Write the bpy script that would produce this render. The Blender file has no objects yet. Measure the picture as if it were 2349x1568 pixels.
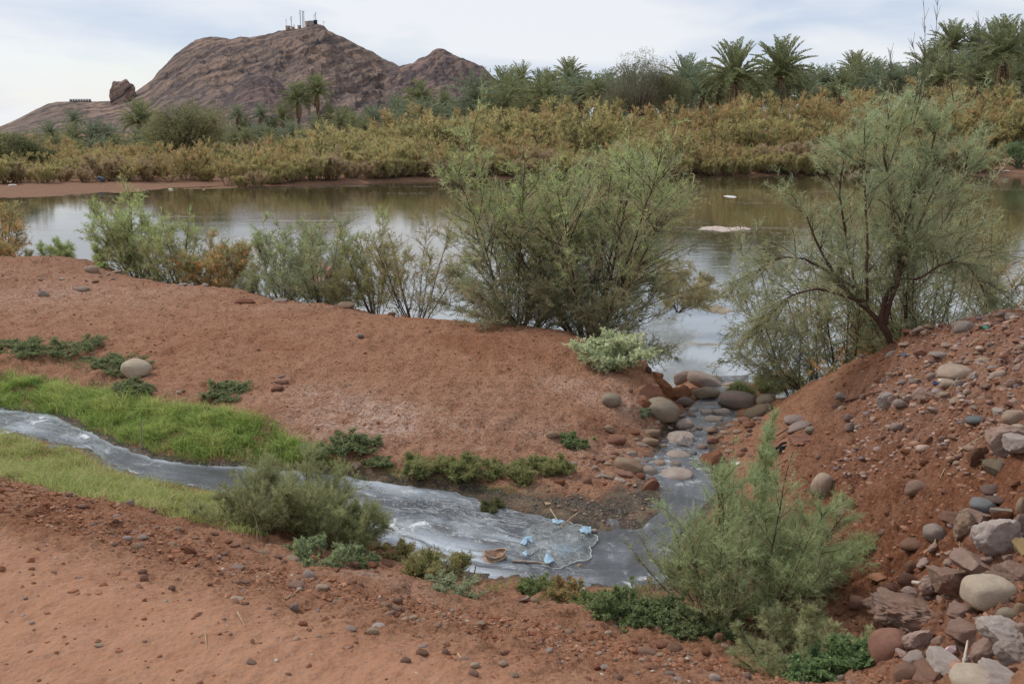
import bpy, math, random
import numpy as np
from mathutils import Vector, noise as mnoise

R = math.radians
rng = np.random.default_rng(7)
random.seed(7)
scene = bpy.context.scene
COL = scene.collection

# ---------------------------------------------------------------- camera
EYE = np.array([0.0, 0.0, 1.9])
PITCH = R(13.05)
FPX, CX, CY = 2088.0, 1174.5, 784.0          # focal length and centre for a 2349 x 1568 picture
cam = bpy.data.cameras.new('camera')
cam.sensor_width = 36.0
cam.lens = 36.0 * FPX / 2349.0
cam.clip_start = 0.05
cam.clip_end = 20000
camo = bpy.data.objects.new('camera', cam)
COL.objects.link(camo)
camo.location = EYE
camo.rotation_euler = (R(90) - PITCH, 0, 0)
scene.camera = camo

# ---------------------------------------------------------------- world, sun, exposure
SUN_EL, SUN_AZ = 46.0, -60.0                 # azimuth measured from +Y towards +X
w = bpy.data.worlds.new("World"); scene.world = w; w.use_nodes = True
nt = w.node_tree; nt.nodes.clear()
N = nt.nodes.new; Lk = nt.links.new
wo = N('ShaderNodeOutputWorld'); bg = N('ShaderNodeBackground')
sky = N('ShaderNodeTexSky'); sky.sky_type = 'NISHITA'; sky.sun_disc = False
sky.sun_elevation = R(SUN_EL); sky.sun_rotation = R(SUN_AZ); sky.air_density = 1.0; sky.dust_density = 1.0
tc = N('ShaderNodeTexCoord'); mp = N('ShaderNodeMapping'); mp.inputs['Scale'].default_value = (1.0, 1.0, 4.5)
n1 = N('ShaderNodeTexNoise'); n1.inputs['Scale'].default_value = 3.0; n1.inputs['Detail'].default_value = 6; n1.inputs['Roughness'].default_value = .5; n1.inputs['Distortion'].default_value = .3
Lk(tc.outputs['Generated'], mp.inputs['Vector']); Lk(mp.outputs[0], n1.inputs['Vector'])
cr = N('ShaderNodeValToRGB'); cr.color_ramp.elements[0].position = .38; cr.color_ramp.elements[1].position = .56
cr.color_ramp.elements[0].color = (4.9, 5.6, 6.75, 1); cr.color_ramp.elements[1].color = (7.0, 7.15, 7.5, 1)
n2 = N('ShaderNodeTexNoise'); n2.inputs['Scale'].default_value = 1.7; n2.inputs['Detail'].default_value = 4
mp2 = N('ShaderNodeMapping'); mp2.inputs['Scale'].default_value = (1.2, 1.0, 6.0); mp2.inputs['Location'].default_value = (3.3, 1.2, .4)
Lk(tc.outputs['Generated'], mp2.inputs['Vector']); Lk(mp2.outputs[0], n2.inputs['Vector'])
gap = N('ShaderNodeMapRange'); gap.inputs['From Min'].default_value = .50; gap.inputs['From Max'].default_value = .68; gap.inputs['To Min'].default_value = .93; gap.inputs['To Max'].default_value = .62
Lk(n2.outputs['Fac'], gap.inputs['Value'])
mx = N('ShaderNodeMix'); mx.data_type = 'RGBA'
Lk(n1.outputs['Fac'], cr.inputs['Fac']); Lk(gap.outputs[0], mx.inputs['Factor']); Lk(sky.outputs[0], mx.inputs['A']); Lk(cr.outputs[0], mx.inputs['B'])
Lk(mx.outputs['Result'], bg.inputs['Color']); bg.inputs['Strength'].default_value = 0.10
Lk(bg.outputs[0], wo.inputs['Surface'])
sun = bpy.data.lights.new('sun', 'SUN'); sun.energy = 1.8; sun.angle = R(12); sun.color = (1, .95, .88)
suno = bpy.data.objects.new('sun', sun); COL.objects.link(suno)
sd_ = Vector((math.sin(R(SUN_AZ)) * math.cos(R(SUN_EL)), math.cos(R(SUN_AZ)) * math.cos(R(SUN_EL)), math.sin(R(SUN_EL))))
suno.rotation_euler = sd_.to_track_quat('Z', 'Y').to_euler()
vs = scene.view_settings
vs.view_transform = 'Standard'; vs.look = 'None'; vs.exposure = 0.32; vs.gamma = 1; vs.use_curve_mapping = False
scene.cycles.max_bounces = 6; scene.cycles.diffuse_bounces = 4; scene.cycles.glossy_bounces = 2
scene.cycles.transparent_max_bounces = 8

# ---------------------------------------------------------------- noise
_perm = np.random.default_rng(3).permutation(4096)
def _h(ix, iy, s):
    return _perm[(_perm[(ix + s * 57) & 4095] + iy) & 4095]
def perlin(x, y, s=0):
    x = np.asarray(x, float); y = np.asarray(y, float)
    ix = np.floor(x).astype(np.int64); iy = np.floor(y).astype(np.int64)
    fx = x - ix; fy = y - iy
    u = fx * fx * fx * (fx * (fx * 6 - 15) + 10); v = fy * fy * fy * (fy * (fy * 6 - 15) + 10)
    def g(a, b, dx, dy):
        ang = _h(a, b, s) * (2 * math.pi / 4096)
        return np.cos(ang) * dx + np.sin(ang) * dy
    a = g(ix, iy, fx, fy); b = g(ix + 1, iy, fx - 1, fy); c = g(ix, iy + 1, fx, fy - 1); d = g(ix + 1, iy + 1, fx - 1, fy - 1)
    return ((a + (b - a) * u) + ((c + (d - c) * u) - (a + (b - a) * u)) * v) * 1.5
def fbm(x, y, o=4, s=0, gain=.5):
    r = 0; a = 1; f = 1
    for i in range(o):
        r = r + a * perlin(x * f, y * f, s + i); a *= gain; f *= 2.03
    return r
def ridged(x, y, o=4, s=0, gain=.5):
    r = 0; a = 1; f = 1; t = 0
    for i in range(o):
        r = r + a * (1 - np.abs(perlin(x * f, y * f, s + i)) * 2); t += a; a *= gain; f *= 2.1
    return r / t
def sstep(a, b, x):
    t = np.clip((x - a) / (b - a), 0, 1); return t * t * (3 - 2 * t)

# ---------------------------------------------------------------- picture <-> world helpers (used to survey real positions once)
def raydir(u, v):
    a = (np.asarray(u, float) - CX) / FPX; b = (CY - np.asarray(v, float)) / FPX
    return np.stack([a, math.cos(PITCH) + b * math.sin(PITCH), -math.sin(PITCH) + b * math.cos(PITCH)], -1)
def at_z(u, v, z):
    d = raydir(u, v); return EYE + d * ((z - EYE[2]) / d[..., 2])[..., None]
def at_y(u, v, Y):
    d = raydir(u, v); return EYE + d * (np.asarray(Y, float) / d[..., 1])[..., None]
def depth_of(p):
    return p[1] * math.cos(PITCH) - (p[2] - EYE[2]) * math.sin(PITCH)

RIVER_Z = -1.7
near_edge = [(-250,960,-.54),(-120,968,-.55),(0,985,-.56),(110,1010,-.57),(200,1030,-.58),(250,1065,-.6),(330,1095,-.62),(420,1110,-.64),(490,1125,-.65),(560,1150,-.66),(700,1200,-.68),(850,1235,-.7),(950,1265,-.71),(1050,1300,-.72),(1090,1318,-.72),(1150,1312,-.73),(1250,1326,-.74),(1350,1340,-.75),(1450,1346,-.75),(1520,1325,-.76),(1545,1285,-.76),(1575,1240,-.77),(1612,1180,-.78),(1650,1130,-.8),(1640,1080,-.83),(1630,1020,-.88),(1650,970,-.97),(1685,940,-1.08),(1702,905,-1.25),(1704,882,-1.45),(1704,862,-1.62),(1704,846,-1.76)]
far_edge = [(-250,920,-.54),(-120,925,-.55),(0,935,-.56),(130,950,-.57),(200,985,-.58),(270,1015,-.59),(360,1045,-.6),(450,1058,-.62),(560,1066,-.64),(700,1078,-.66),(800,1088,-.67),(860,1096,-.68),(950,1108,-.69),(1050,1122,-.7),(1110,1146,-.71),(1200,1165,-.72),(1300,1190,-.73),(1400,1212,-.74),(1460,1205,-.75),(1505,1170,-.77),(1515,1130,-.79),(1498,1090,-.82),(1500,1050,-.85),(1520,1005,-.89),(1560,965,-.97),(1600,935,-1.06),(1625,903,-1.2),(1642,880,-1.42),(1645,862,-1.6),(1645,846,-1.76)]
ctrl = [(0,1568,0),(600,1568,.02),(1200,1568,0),(1700,1568,-.05),(0,1350,-.02),(500,1400,-.03),(900,1480,-.03),(1300,1500,-.12),(0,1120,-.15),(200,1150,-.2),(350,1200,-.24),(480,1230,-.3),(650,1300,-.35),(850,1330,-.38),(1000,1370,-.42),(1200,1410,-.42),(1400,1440,-.42),(1600,1480,-.42),(1750,1540,-.35),(1900,1568,-.3),
 (0,830,-.4),(300,900,-.42),(600,950,-.43),(800,1000,-.5),(1000,1050,-.58),(0,760,-.36),(0,680,-.3),(0,605,-.25),(150,592,-.17),(240,606,-.24),(330,640,-.38),(560,662,-.42),(800,702,-.45),(1050,738,-.48),(1200,755,-.5),(1330,772,-.5),(1430,800,-.5),(1485,830,-.5),(1500,865,-.52),(1505,895,-.58),(1300,850,-.48),(1000,850,-.43),(600,800,-.4),(300,750,-.36),(700,900,-.44),(1200,950,-.52),(1100,1030,-.6),(1350,960,-.6),(1450,930,-.6),(1480,985,-.82),(1560,950,-.98),(1400,1010,-.76),(1300,1060,-.7),(1400,1120,-.72),(1350,1175,-.715),
 (1700,1010,-.85),(1720,965,-1.0),(1765,950,-.95),(1700,1100,-.78),(1760,1080,-.65),(1800,1130,-.55),(1810,1000,-.7),(1795,915,-.85),(1752,908,-1.15),(1735,880,-1.45),(1590,885,-1.2),(1600,865,-1.5),(1870,865,-.55),(1960,822,-.22),(2050,790,0),(2130,754,.2),(2240,735,.32),(2349,715,.42),(2500,700,.5),(1900,950,-.55),(1950,1050,-.35),(2100,900,.02),(2100,1000,-.1),(2100,1150,-.15),(1900,1150,-.45),(1900,1300,-.5),(2050,1300,-.3),(2300,900,.3),(2300,1100,.2),(2200,1250,0),(2349,1250,.15),(2200,1400,0),(2349,1400,.15),(2000,1450,-.33),(2080,1480,-.33),(2100,1568,-.15),(2349,1568,.12),(2600,1400,.4),(2600,1000,.6),(1800,1450,-.5),(1700,1400,-.6),(1850,1380,-.52),(1600,1400,-.55),
 (-300,605,-.2),(-300,760,-.35),(-300,1100,-.15),(-300,1400,0)]
crest = [(-300,605,-.2),(0,605,-.25),(150,592,-.17),(240,606,-.24),(330,640,-.38),(560,662,-.42),(800,702,-.45),(1050,738,-.48),(1200,755,-.5),(1330,772,-.5),(1870,865,-.55),(1960,822,-.22),(2050,790,0),(2130,754,.2),(2240,735,.32),(2349,715,.42),(2500,700,.5)]
def W3(l):
    a = np.array(l, float); return at_z(a[:, 0], a[:, 1], a[:, 2])
pts = [W3(ctrl), W3(near_edge), W3(far_edge)]
cp = W3(crest)
for dy, z in ((.9, -1.0), (2.0, -1.8), (5.0, -2.3)):
    q = cp.copy(); q[:, 1] += dy; q[:, 2] = np.minimum(z + (cp[:, 2] + .45) * (.6 if dy < 1 else .2), q[:, 2] - .3); pts.append(q)
q = W3([(1450,805,-.5),(1500,845,-.52)]); q[:, 1] += .55; q[:, 0] += .25; q[:, 2] = -1.35; pts.append(q)
q = W3([(1450,805,-.5),(1500,845,-.52)]); q[:, 1] += 2.2; q[:, 0] += .25; q[:, 2] = -1.95; pts.append(q)
pts.append(np.array([(-3,0,.02),(0,0,0),(3,0,.1),(-6,2,.02),(-9,4,0),(0,1.8,0),(5,2,.35),(8,5,.6),(9,8,.6),(3.4,14,-1.9),(2.4,16,-2.3),(4.2,16,-2.3),(9,12,-1.6),(0,-5,0),(-9,-4,0),(9,-4,.4)], float))
CP = np.concatenate(pts)
_, ui = np.unique(np.round(CP[:, :2], 2), axis=0, return_index=True); CP = CP[ui]
def rbf_fit(P, lam=.01):
    n = len(P); D = np.linalg.norm(P[:, None, :2] - P[None, :, :2], axis=2)
    A = np.zeros((n + 3, n + 3)); A[:n, :n] = -D - lam * np.eye(n) * -1
    A[:n, :n] = -D + lam * np.eye(n)
    A[:n, n] = 1; A[:n, n + 1:] = P[:, :2]; A[n, :n] = 1; A[n + 1:, :n] = P[:, :2].T
    b = np.zeros(n + 3); b[:n] = P[:, 2]
    return np.linalg.solve(A, b)
CW = rbf_fit(CP)
def rbf(x, y):
    sh = np.shape(x); x = np.ravel(x); y = np.ravel(y); out = np.empty(len(x)); n = len(CP)
    for i in range(0, len(x), 40000):
        xs = x[i:i + 40000, None]; ys = y[i:i + 40000, None]
        D = np.sqrt((xs - CP[None, :, 0])**2 + (ys - CP[None, :, 1])**2)
        out[i:i + 40000] = -D @ CW[:n] + CW[n] + xs[:, 0] * CW[n + 1] + ys[:, 0] * CW[n + 2]
    return out.reshape(sh)
# far shore
_sh = np.array([(-900,480),(-400,474),(-200,466),(0,456),(150,449),(300,441),(420,434),(520,432),(650,427),(800,421),(950,416),(1100,413),(1250,408),(1550,403),(2200,402),(2349,403),(2700,406),(3400,410)], float)
_shw = at_z(_sh[:, 0], _sh[:, 1], np.full(len(_sh), RIVER_Z))
def shore_y(x): return np.interp(x, _shw[:, 0], _shw[:, 1])
_tp = np.array([(-900,345),(0,350),(200,345),(400,330),(600,315),(900,275),(1200,252),(1700,228),(2100,220),(2349,218),(3400,215)], float)
_tpw = at_y(_tp[:, 0], _tp[:, 1], np.full(len(_tp), 85.0))
def land_z(x): return np.maximum(np.interp(x, _tpw[:, 0], _tpw[:, 2]) - 2.9, -1.25)
def far_z(x, y):
    s = y - shore_y(x); lz = land_z(x)
    sand = sstep(-14, -22, x)                       # wide beach on the left
    t = RIVER_Z + np.where(s > 0, .24 * sstep(0, 1.0 + sand * 12, s), 0)
    t = t + (lz - RIVER_Z - .24) * sstep(.8 + sand * 11, 26 + sand * 6, s)
    z = np.where(s < 0, RIVER_Z + np.maximum(s * .12, -.8), t)
    return z + np.where(s > -1, .10 * fbm(x * .35, y * .35, 3, 11), 0) * sstep(-.5, 2, s)
def poly_sd(x, y, P):
    """signed distance to the closed polygon P, negative inside"""
    d = np.full(np.shape(x), 1e9); ins = np.zeros(np.shape(x), bool); n = len(P)
    for i in range(n):
        ax, ay = P[i]; bx, by = P[(i + 1) % n]
        ex, ey = bx - ax, by - ay
        t = np.clip(((x - ax) * ex + (y - ay) * ey) / (ex * ex + ey * ey + 1e-12), 0, 1)
        d = np.minimum(d, (x - ax - t * ex)**2 + (y - ay - t * ey)**2)
        c = ((ay > y) != (by > y)) & (x < (bx - ax) * (y - ay) / ((by - ay) or 1e-12) + ax)
        ins ^= c
    return np.where(ins, -1, 1) * np.sqrt(d)
_ne, _fe = W3(near_edge), W3(far_edge)
STREAM = np.concatenate([_ne[:, :2], _fe[::-1, :2]])
def px_poly(l, z):
    a = np.array(l, float); return at_z(a[:, 0], a[:, 1], np.full(len(a), z))[:, :2]
TRACK = px_poly([(-400,1250),(0,1200),(250,1250),(480,1340),(800,1440),(1100,1500),(1300,1568),(1300,1700),(-400,1700)], -.03)
MOUND = px_poly([(1768,935),(1800,910),(1870,862),(2050,790),(2349,715),(2700,700),(2700,1700),(2150,1700),(1950,1500),(1850,1250),(1750,1100)], -.2)
def terrain_z(x, y, detail=True):
    x = np.asarray(x, float); y = np.asarray(y, float)
    near = np.clip(rbf(x, y), -2.6, 1.6); far = far_z(x, y)
    k = sstep(20, 30, y); z = near * (1 - k) + np.where(y > 20, far, 0) * k
    sd = np.where(y < 16, poly_sd(x, y, STREAM), 5.0)
    z = z - sstep(.0, -.16, sd) * .10
    if detail:
        nearm = 1 - sstep(16, 24, y)
        tr = sstep(.25, -.25, poly_sd(x, y, TRACK)); mo = sstep(.1, -.4, poly_sd(x, y, MOUND))
        dry = sstep(-.02, .18, sd)
        cb = at_z(1515, 880, -.8); cbm = np.exp(-(((x - cb[0]) / .5)**2 + ((y - cb[1]) / .7)**2))
        z = z + nearm * dry * (cbm * .07 * (ridged(x * 5, y * 5, 4, 91) - .6)) + nearm * dry * mo * .060 * (ridged(x * 2.2, y * 2.2, 3, 95) - .55)
        z = z + nearm * dry * (.020 * fbm(x * 1.3, y * 1.3, 3, 21) * (1 + 1.2 * mo) + (.019 * (1 - .7 * tr) + .018 * mo) * fbm(x * 8, y * 8, 4, 31, .70)
             + (.010 * (1 - tr) + .026 * mo) * np.maximum(ridged(x * 3.2, y * 3.2, 3, 41) - .45, 0) * 2
             + .006 * tr * fbm(x * 2.5, y * 7, 3, 51) + .007 * tr * (ridged(x * .8 + y * .5, y * 4.2 - x * 1.4, 2, 53) - .6) + .003 * tr * np.sin(70 * (x * .93 - y * .35)) * sstep(.55, .8, ridged(x * .45 + y * .3, y * 1.5 - x * .55, 1, 57)))
        z = z + nearm * (1 - dry) * sstep(-.5, 0, sd) * .012 * fbm(x * 9, y * 9, 3, 61)
        # old prints trodden into the dirt
        f = perlin(x * 5.1, y * 5.1, 71); z = z - nearm * dry * (1 - .88 * tr) * .020 * sstep(.28, .42, f)
    return z
# regular lookup grid for placing things
GX0, GX1, GY0, GY1, GS = -13.0, 13.0, .5, 26.0, .035
_gx = np.arange(GX0, GX1, GS); _gy = np.arange(GY0, GY1, GS)
_mx, _my = np.meshgrid(_gx, _gy)
GZ = terrain_z(_mx, _my)
_sdg = np.where(_my < 16, poly_sd(_mx, _my, STREAM), 5.0)
GW = np.where(_sdg < -.01, np.maximum(GZ, rbf(_mx, _my)), GZ)
def gz(x, y, GZ=None):
    GZ = globals()['GZ'] if GZ is None else GZ
    fx = np.clip((np.asarray(x, float) - GX0) / GS, 0, len(_gx) - 1.001); fy = np.clip((np.asarray(y, float) - GY0) / GS, 0, len(_gy) - 1.001)
    ix = fx.astype(int); iy = fy.astype(int); a = fx - ix; b = fy - iy
    return (GZ[iy, ix] * (1 - a) + GZ[iy, ix + 1] * a) * (1 - b) + (GZ[iy + 1, ix] * (1 - a) + GZ[iy + 1, ix + 1] * a) * b
_ts = np.geomspace(1.2, 26, 2600)
def hit(u, v, water=True):
    """the first ground (or river) point seen along a sight line"""
    d = raydir(u, v); P = EYE + d[None, :] * _ts[:, None]
    z = gz(P[:, 0], P[:, 1], GW if water else None)
    if water: z = np.maximum(z, RIVER_Z)
    below = np.nonzero(P[:, 2] <= z)[0]
    i = below[0] if len(below) else len(_ts) - 1
    p = P[i].copy(); p[2] = z[i]; return p

_cu = np.array([c[0] for c in crest[1:]], float); _cv = np.array([c[1] for c in crest[1:]], float); _cy = cp[1:, 1]
def on_crest(u, dy=0.0):
    Y = float(np.interp(u, _cu, _cy)) ; v = float(np.interp(u, _cu, _cv)); q = at_y(u, v, Y); s = (Y + dy) / Y
    return (q[0] * s, q[1] + dy, float(gz(q[0] * s, q[1] + dy)))
# ---------------------------------------------------------------- mesh helpers
def mesh_np(name, V, F, mat=None, smooth=False, col=None, k=None):
    """V (n,3); F (m,k) ints"""
    V = np.asarray(V, np.float32); F = np.asarray(F, np.int32)
    me = bpy.data.meshes.new(name); m, kk = F.shape
    me.vertices.add(len(V)); me.vertices.foreach_set('co', V.ravel())
    me.loops.add(m * kk); me.loops.foreach_set('vertex_index', F.ravel())
    me.polygons.add(m); me.polygons.foreach_set('loop_start', np.arange(0, m * kk, kk, dtype=np.int32))
    try: me.polygons.foreach_set('loop_total', np.full(m, kk, np.int32))
    except Exception: pass
    me.polygons.foreach_set('use_smooth', np.full(m, smooth))
    if col is not None:
        for nm, c in (col.items() if isinstance(col, dict) else (('Col', col),)):
            c = np.asarray(c, np.float32)
            if c.shape[1] == 3: c = np.concatenate([c, np.ones((len(c), 1), np.float32)], 1)
            at = me.attributes.new(nm, 'FLOAT_COLOR', 'POINT'); at.data.foreach_set('color', c.ravel())
    me.update(calc_edges=True)
    if mat: me.materials.append(mat)
    return me
def new_obj(name, me, parent=None, loc=None, kind=None):
    o = bpy.data.objects.new(name, me); COL.objects.link(o)
    if parent is not None: o.parent = parent
    if loc is not None: o.location = loc
    if kind: o['kind'] = kind
    return o
def tag(o, label, cat, group=None, kind=None):
    o['label'] = label; o['category'] = cat
    if group: o['group'] = group
    if kind: o['kind'] = kind
    return o
def empty(name, loc, label, cat, group=None, rz=0):
    o = bpy.data.objects.new(name, None); COL.objects.link(o); o.location = loc; o.rotation_euler = (0, 0, rz)
    o.empty_display_size = .1
    return tag(o, label, cat, group)
def merge(parts):
    """parts: list of (V,F[,C]) with the same face size"""
    off = 0; Vs = []; Fs = []; Cs = []
    for p in parts:
        Vs.append(p[0]); Fs.append(np.asarray(p[1]) + off); off += len(p[0])
        if len(p) > 2: Cs.append(p[2])
    return np.concatenate(Vs), np.concatenate(Fs), (np.concatenate(Cs) if Cs else None)
def unit(a): return a / (np.linalg.norm(a, axis=-1, keepdims=True) + 1e-9)
def tubes(P, Rr, sides=4):
    """P (n,k,3) polylines, Rr (n,k) radii -> quads"""
    n, k, _ = P.shape
    T = np.gradient(P, axis=1); T = unit(T)
    ref = np.where(np.abs(T[..., 2:3]) > .9, np.array([1., 0, 0]), np.array([0, 0, 1.]))
    A = unit(np.cross(T, ref)); B = np.cross(T, A)
    an = np.arange(sides) * 2 * math.pi / sides
    V = P[:, :, None, :] + Rr[:, :, None, None] * (A[:, :, None, :] * np.cos(an)[None, None, :, None] + B[:, :, None, :] * np.sin(an)[None, None, :, None])
    idx = np.arange(n * k * sides).reshape(n, k, sides)
    a = idx[:, :-1, :]; b = np.roll(a, -1, 2); d = idx[:, 1:, :]; c = np.roll(d, -1, 2)
    F = np.stack([a, b, c, d], -1).reshape(-1, 4)
    return V.reshape(-1, 3), F
def tri_leaves(P, D, L, Wd, r):
    """thin pointed leaves, one diamond of two triangles each"""
    n = len(P); S = unit(np.cross(D, unit(r.normal(size=(n, 3)))))
    L = np.broadcast_to(L, (n,))[:, None]; Wd = np.broadcast_to(Wd, (n,))[:, None]
    mid = P + D * L * .45
    V = np.stack([P + S * Wd * .15, mid + S * Wd * .5, P + D * L, mid - S * Wd * .5], 1).reshape(-1, 3)
    F = np.arange(n * 4).reshape(n, 4)
    return V, F
def tri1_leaves(P, D, L, Wd, r):
    n = len(P); S = unit(np.cross(D, unit(r.normal(size=(n, 3)))))
    L = np.broadcast_to(L, (n,))[:, None]; Wd = np.broadcast_to(Wd, (n,))[:, None]
    V = np.stack([P - S * Wd * .5, P + S * Wd * .5, P + D * L], 1).reshape(-1, 3)
    return V, np.arange(n * 3).reshape(n, 3)

# ---------------------------------------------------------------- materials
def newmat(name):
    m = bpy.data.materials.new(name); m.use_nodes = True; t = m.node_tree; t.nodes.clear()
    o = t.nodes.new('ShaderNodeOutputMaterial'); return m, t, o
class G:
    """small node builder"""
    def __init__(s, t): s.t = t
    def n(s, ty, **kw):
        x = s.t.nodes.new(ty)
        for k, v in kw.items(): setattr(x, k, v)
        return x
    def put(s, sock, v):
        if hasattr(v, 'is_output') or isinstance(v, bpy.types.NodeSocket): s.t.links.new(v, sock)
        elif v is not None:
            try: sock.default_value = v
            except Exception: sock.default_value = (*v, 1) if len(v) == 3 else v
    def noise(s, vec, scale, detail=4, rough=.5, dist=0):
        x = s.n('ShaderNodeTexNoise'); s.put(x.inputs['Vector'], vec); x.inputs['Scale'].default_value = scale
        x.inputs['Detail'].default_value = detail; x.inputs['Roughness'].default_value = rough; x.inputs['Distortion'].default_value = dist
        return x.outputs['Fac']
    def vor(s, vec, scale, out='Distance', feat='F1'):
        x = s.n('ShaderNodeTexVoronoi'); x.feature = feat; s.put(x.inputs['Vector'], vec); x.inputs['Scale'].default_value = scale
        return x.outputs[out]
    def rng(s, v, a, b, c=0, d=1):
        x = s.n('ShaderNodeMapRange'); s.put(x.inputs[0], v)
        for i, q in enumerate((a, b, c, d)): x.inputs[1 + i].default_value = q
        return x.outputs[0]
    def mix(s, f, a, b):
        x = s.n('ShaderNodeMix'); x.data_type = 'RGBA'; s.put(x.inputs['Factor'], f); s.put(x.inputs['A'], a if not isinstance(a, tuple) or len(a) == 4 else (*a, 1)); s.put(x.inputs['B'], b if not isinstance(b, tuple) or len(b) == 4 else (*b, 1))
        return x.outputs['Result']
    def math(s, op, a, b=None, c=None):
        x = s.n('ShaderNodeMath'); x.operation = op; s.put(x.inputs[0], a)
        if b is not None: s.put(x.inputs[1], b)
        if c is not None: s.put(x.inputs[2], c)
        return x.outputs[0]
    def attr(s, nm):
        x = s.n('ShaderNodeAttribute'); x.attribute_name = nm; return x
    def mapping(s, vec, sc):
        x = s.n('ShaderNodeMapping'); s.put(x.inputs['Vector'], vec); x.inputs['Scale'].default_value = sc; return x.outputs[0]
    def bump(s, h, dist, strength=1, nrm=None):
        x = s.n('ShaderNodeBump'); s.put(x.inputs['Height'], h); x.inputs['Distance'].default_value = dist; x.inputs['Strength'].default_value = strength
        if nrm is not None: s.put(x.inputs['Normal'], nrm)
        return x.outputs[0]
    def principled(s, out, col, rough=.9, spec=.2, nrm=None, **kw):
        x = s.n('ShaderNodeBsdfPrincipled'); s.put(x.inputs['Base Color'], col if not isinstance(col, tuple) or len(col) == 4 else (*col, 1)); s.put(x.inputs['Roughness'], rough)
        s.put(x.inputs['Specular IOR Level'], spec)
        if nrm is not None: s.put(x.inputs['Normal'], nrm)
        for k, v in kw.items(): s.put(x.inputs[k.replace('_', ' ')], v)
        s.t.links.new(x.outputs[0], out.inputs['Surface']); return x

def mat_simple(name, col, rough=.85, var=.25, scale=30, bumpd=.0, spec=.2, coord='Object'):
    m, t, o = newmat(name); g = G(t); c = g.n('ShaderNodeTexCoord').outputs[coord]
    nz = g.noise(c, scale, 5, .6)
    cc = g.mix(g.rng(nz, .3, .7), tuple(x * (1 - var) for x in col), tuple(min(1, x * (1 + var)) for x in col))
    g.principled(o, cc, rough, spec, g.bump(nz, bumpd) if bumpd else None); return m

def mat_leaf(name, trans=.48, gain=2.65):
    m, t, o = newmat(name); g = G(t); hs = g.n('ShaderNodeHueSaturation'); hs.inputs['Value'].default_value = gain; hs.inputs['Saturation'].default_value = .86; g.put(hs.inputs['Color'], g.attr('Col').outputs['Color']); a = hs.outputs[0]
    d = g.n('ShaderNodeBsdfDiffuse'); g.put(d.inputs['Color'], a)
    tr = g.n('ShaderNodeBsdfTranslucent'); g.put(tr.inputs['Color'], a)
    ms = g.n('ShaderNodeMixShader'); ms.inputs[0].default_value = trans
    t.links.new(d.outputs[0], ms.inputs[1]); t.links.new(tr.outputs[0], ms.inputs[2]); t.links.new(ms.outputs[0], o.inputs['Surface'])
    return m
M_LEAF = mat_leaf('foliage')
def mat_vcol(name, rough=.9):
    m, t, o = newmat(name); g = G(t); g.principled(o, g.attr('Col').outputs['Color'], rough, .15); return m
M_VCOL = mat_vcol('loose_stones')
M_BARK = mat_simple('red_bark', (.085, .045, .032), .85, .35, 60, .004)
M_BARKD = mat_simple('grey_bark', (.11, .085, .065), .9, .35, 40, .01)
M_PALMTRUNK = mat_simple('palm_trunk', (.16, .085, .055), .95, .4, 3, .08)

def stone_mat(name, col, col2, dust=.35, rough=.8):
    m, t, o = newmat(name); g = G(t)
    tcn = g.n('ShaderNodeTexCoord'); c = tcn.outputs['Object']; oi = g.n('ShaderNodeObjectInfo')
    loc = g.n('ShaderNodeVectorMath'); loc.operation = 'ADD'; g.put(loc.inputs[0], c); g.put(loc.inputs[1], oi.outputs['Location']); c = loc.outputs[0]
    a = g.noise(c, 2.2, 5, .6, .4); b = g.noise(c, 9, 6, .7); f = g.noise(c, 42, 3, .7)
    cc = g.mix(g.rng(a, .35, .65), col, col2)
    cc = g.mix(g.rng(b, .45, .8, 0, .45), cc, tuple(x * .55 for x in col))
    cc = g.mix(g.rng(f, .62, .75, 0, .5), cc, tuple(min(.8, x * 1.5 + .05) for x in col))
    geo = g.n('ShaderNodeNewGeometry'); sep = g.n('ShaderNodeSeparateXYZ'); t.links.new(c, sep.inputs[0])
    # red silt clinging in uneven blotches
    du = g.math('MULTIPLY', g.rng(g.noise(c, 1.7, 5, .65, .6), .42, .62), dust)
    cc = g.mix(du, cc, (.33, .15, .085))
    hs = g.n('ShaderNodeHueSaturation'); g.put(hs.inputs['Color'], cc); g.put(hs.inputs['Value'], g.rng(oi.outputs['Random'], 0, 1, .78, 1.2)); g.put(hs.inputs['Saturation'], g.rng(oi.outputs['Random'], 0, 1, 1.1, .85))
    h = g.math('ADD', g.math('MULTIPLY', b, .6), g.math('MULTIPLY', f, .35))
    g.principled(o, hs.outputs[0], rough, .2, g.bump(h, .11 if rough > .9 else .06, .6)); return m
SM = {
 't': stone_mat('stone_tan', (.42, .31, .215), (.35, .26, .185)),
 'g': stone_mat('stone_grey', (.25, .215, .19), (.31, .255, .215)),
 'b': stone_mat('stone_brown', (.21, .125, .09), (.26, .15, .105)),
 'r': stone_mat('stone_red', (.29, .13, .08), (.22, .105, .07), .6),
 'p': stone_mat('stone_pale', (.58, .47, .35), (.50, .40, .29), .06),
 'm': stone_mat('stone_mauve', (.28, .215, .19), (.33, .25, .205), .25),
 'o': stone_mat('stone_olive', (.24, .205, .145), (.30, .24, .17), .25),
 's': stone_mat('stone_slate', (.20, .215, .21), (.165, .175, .18), .15),
 'k': stone_mat('rubble_pink', (.45, .31, .25), (.37, .245, .19), .25, .95),
 'w': stone_mat('rubble_pale', (.50, .42, .37), (.40, .32, .275), .15, .95),
 'd': stone_mat('stone_dark', (.12, .085, .075), (.15, .10, .085), .3),
 'c': stone_mat('clay_lump', (.36, .165, .09), (.28, .12, .065), .5, .98),
 'q': stone_mat('stone_wet_crust', (.36, .26, .195), (.45, .40, .36), .12, .6),
}
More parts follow.
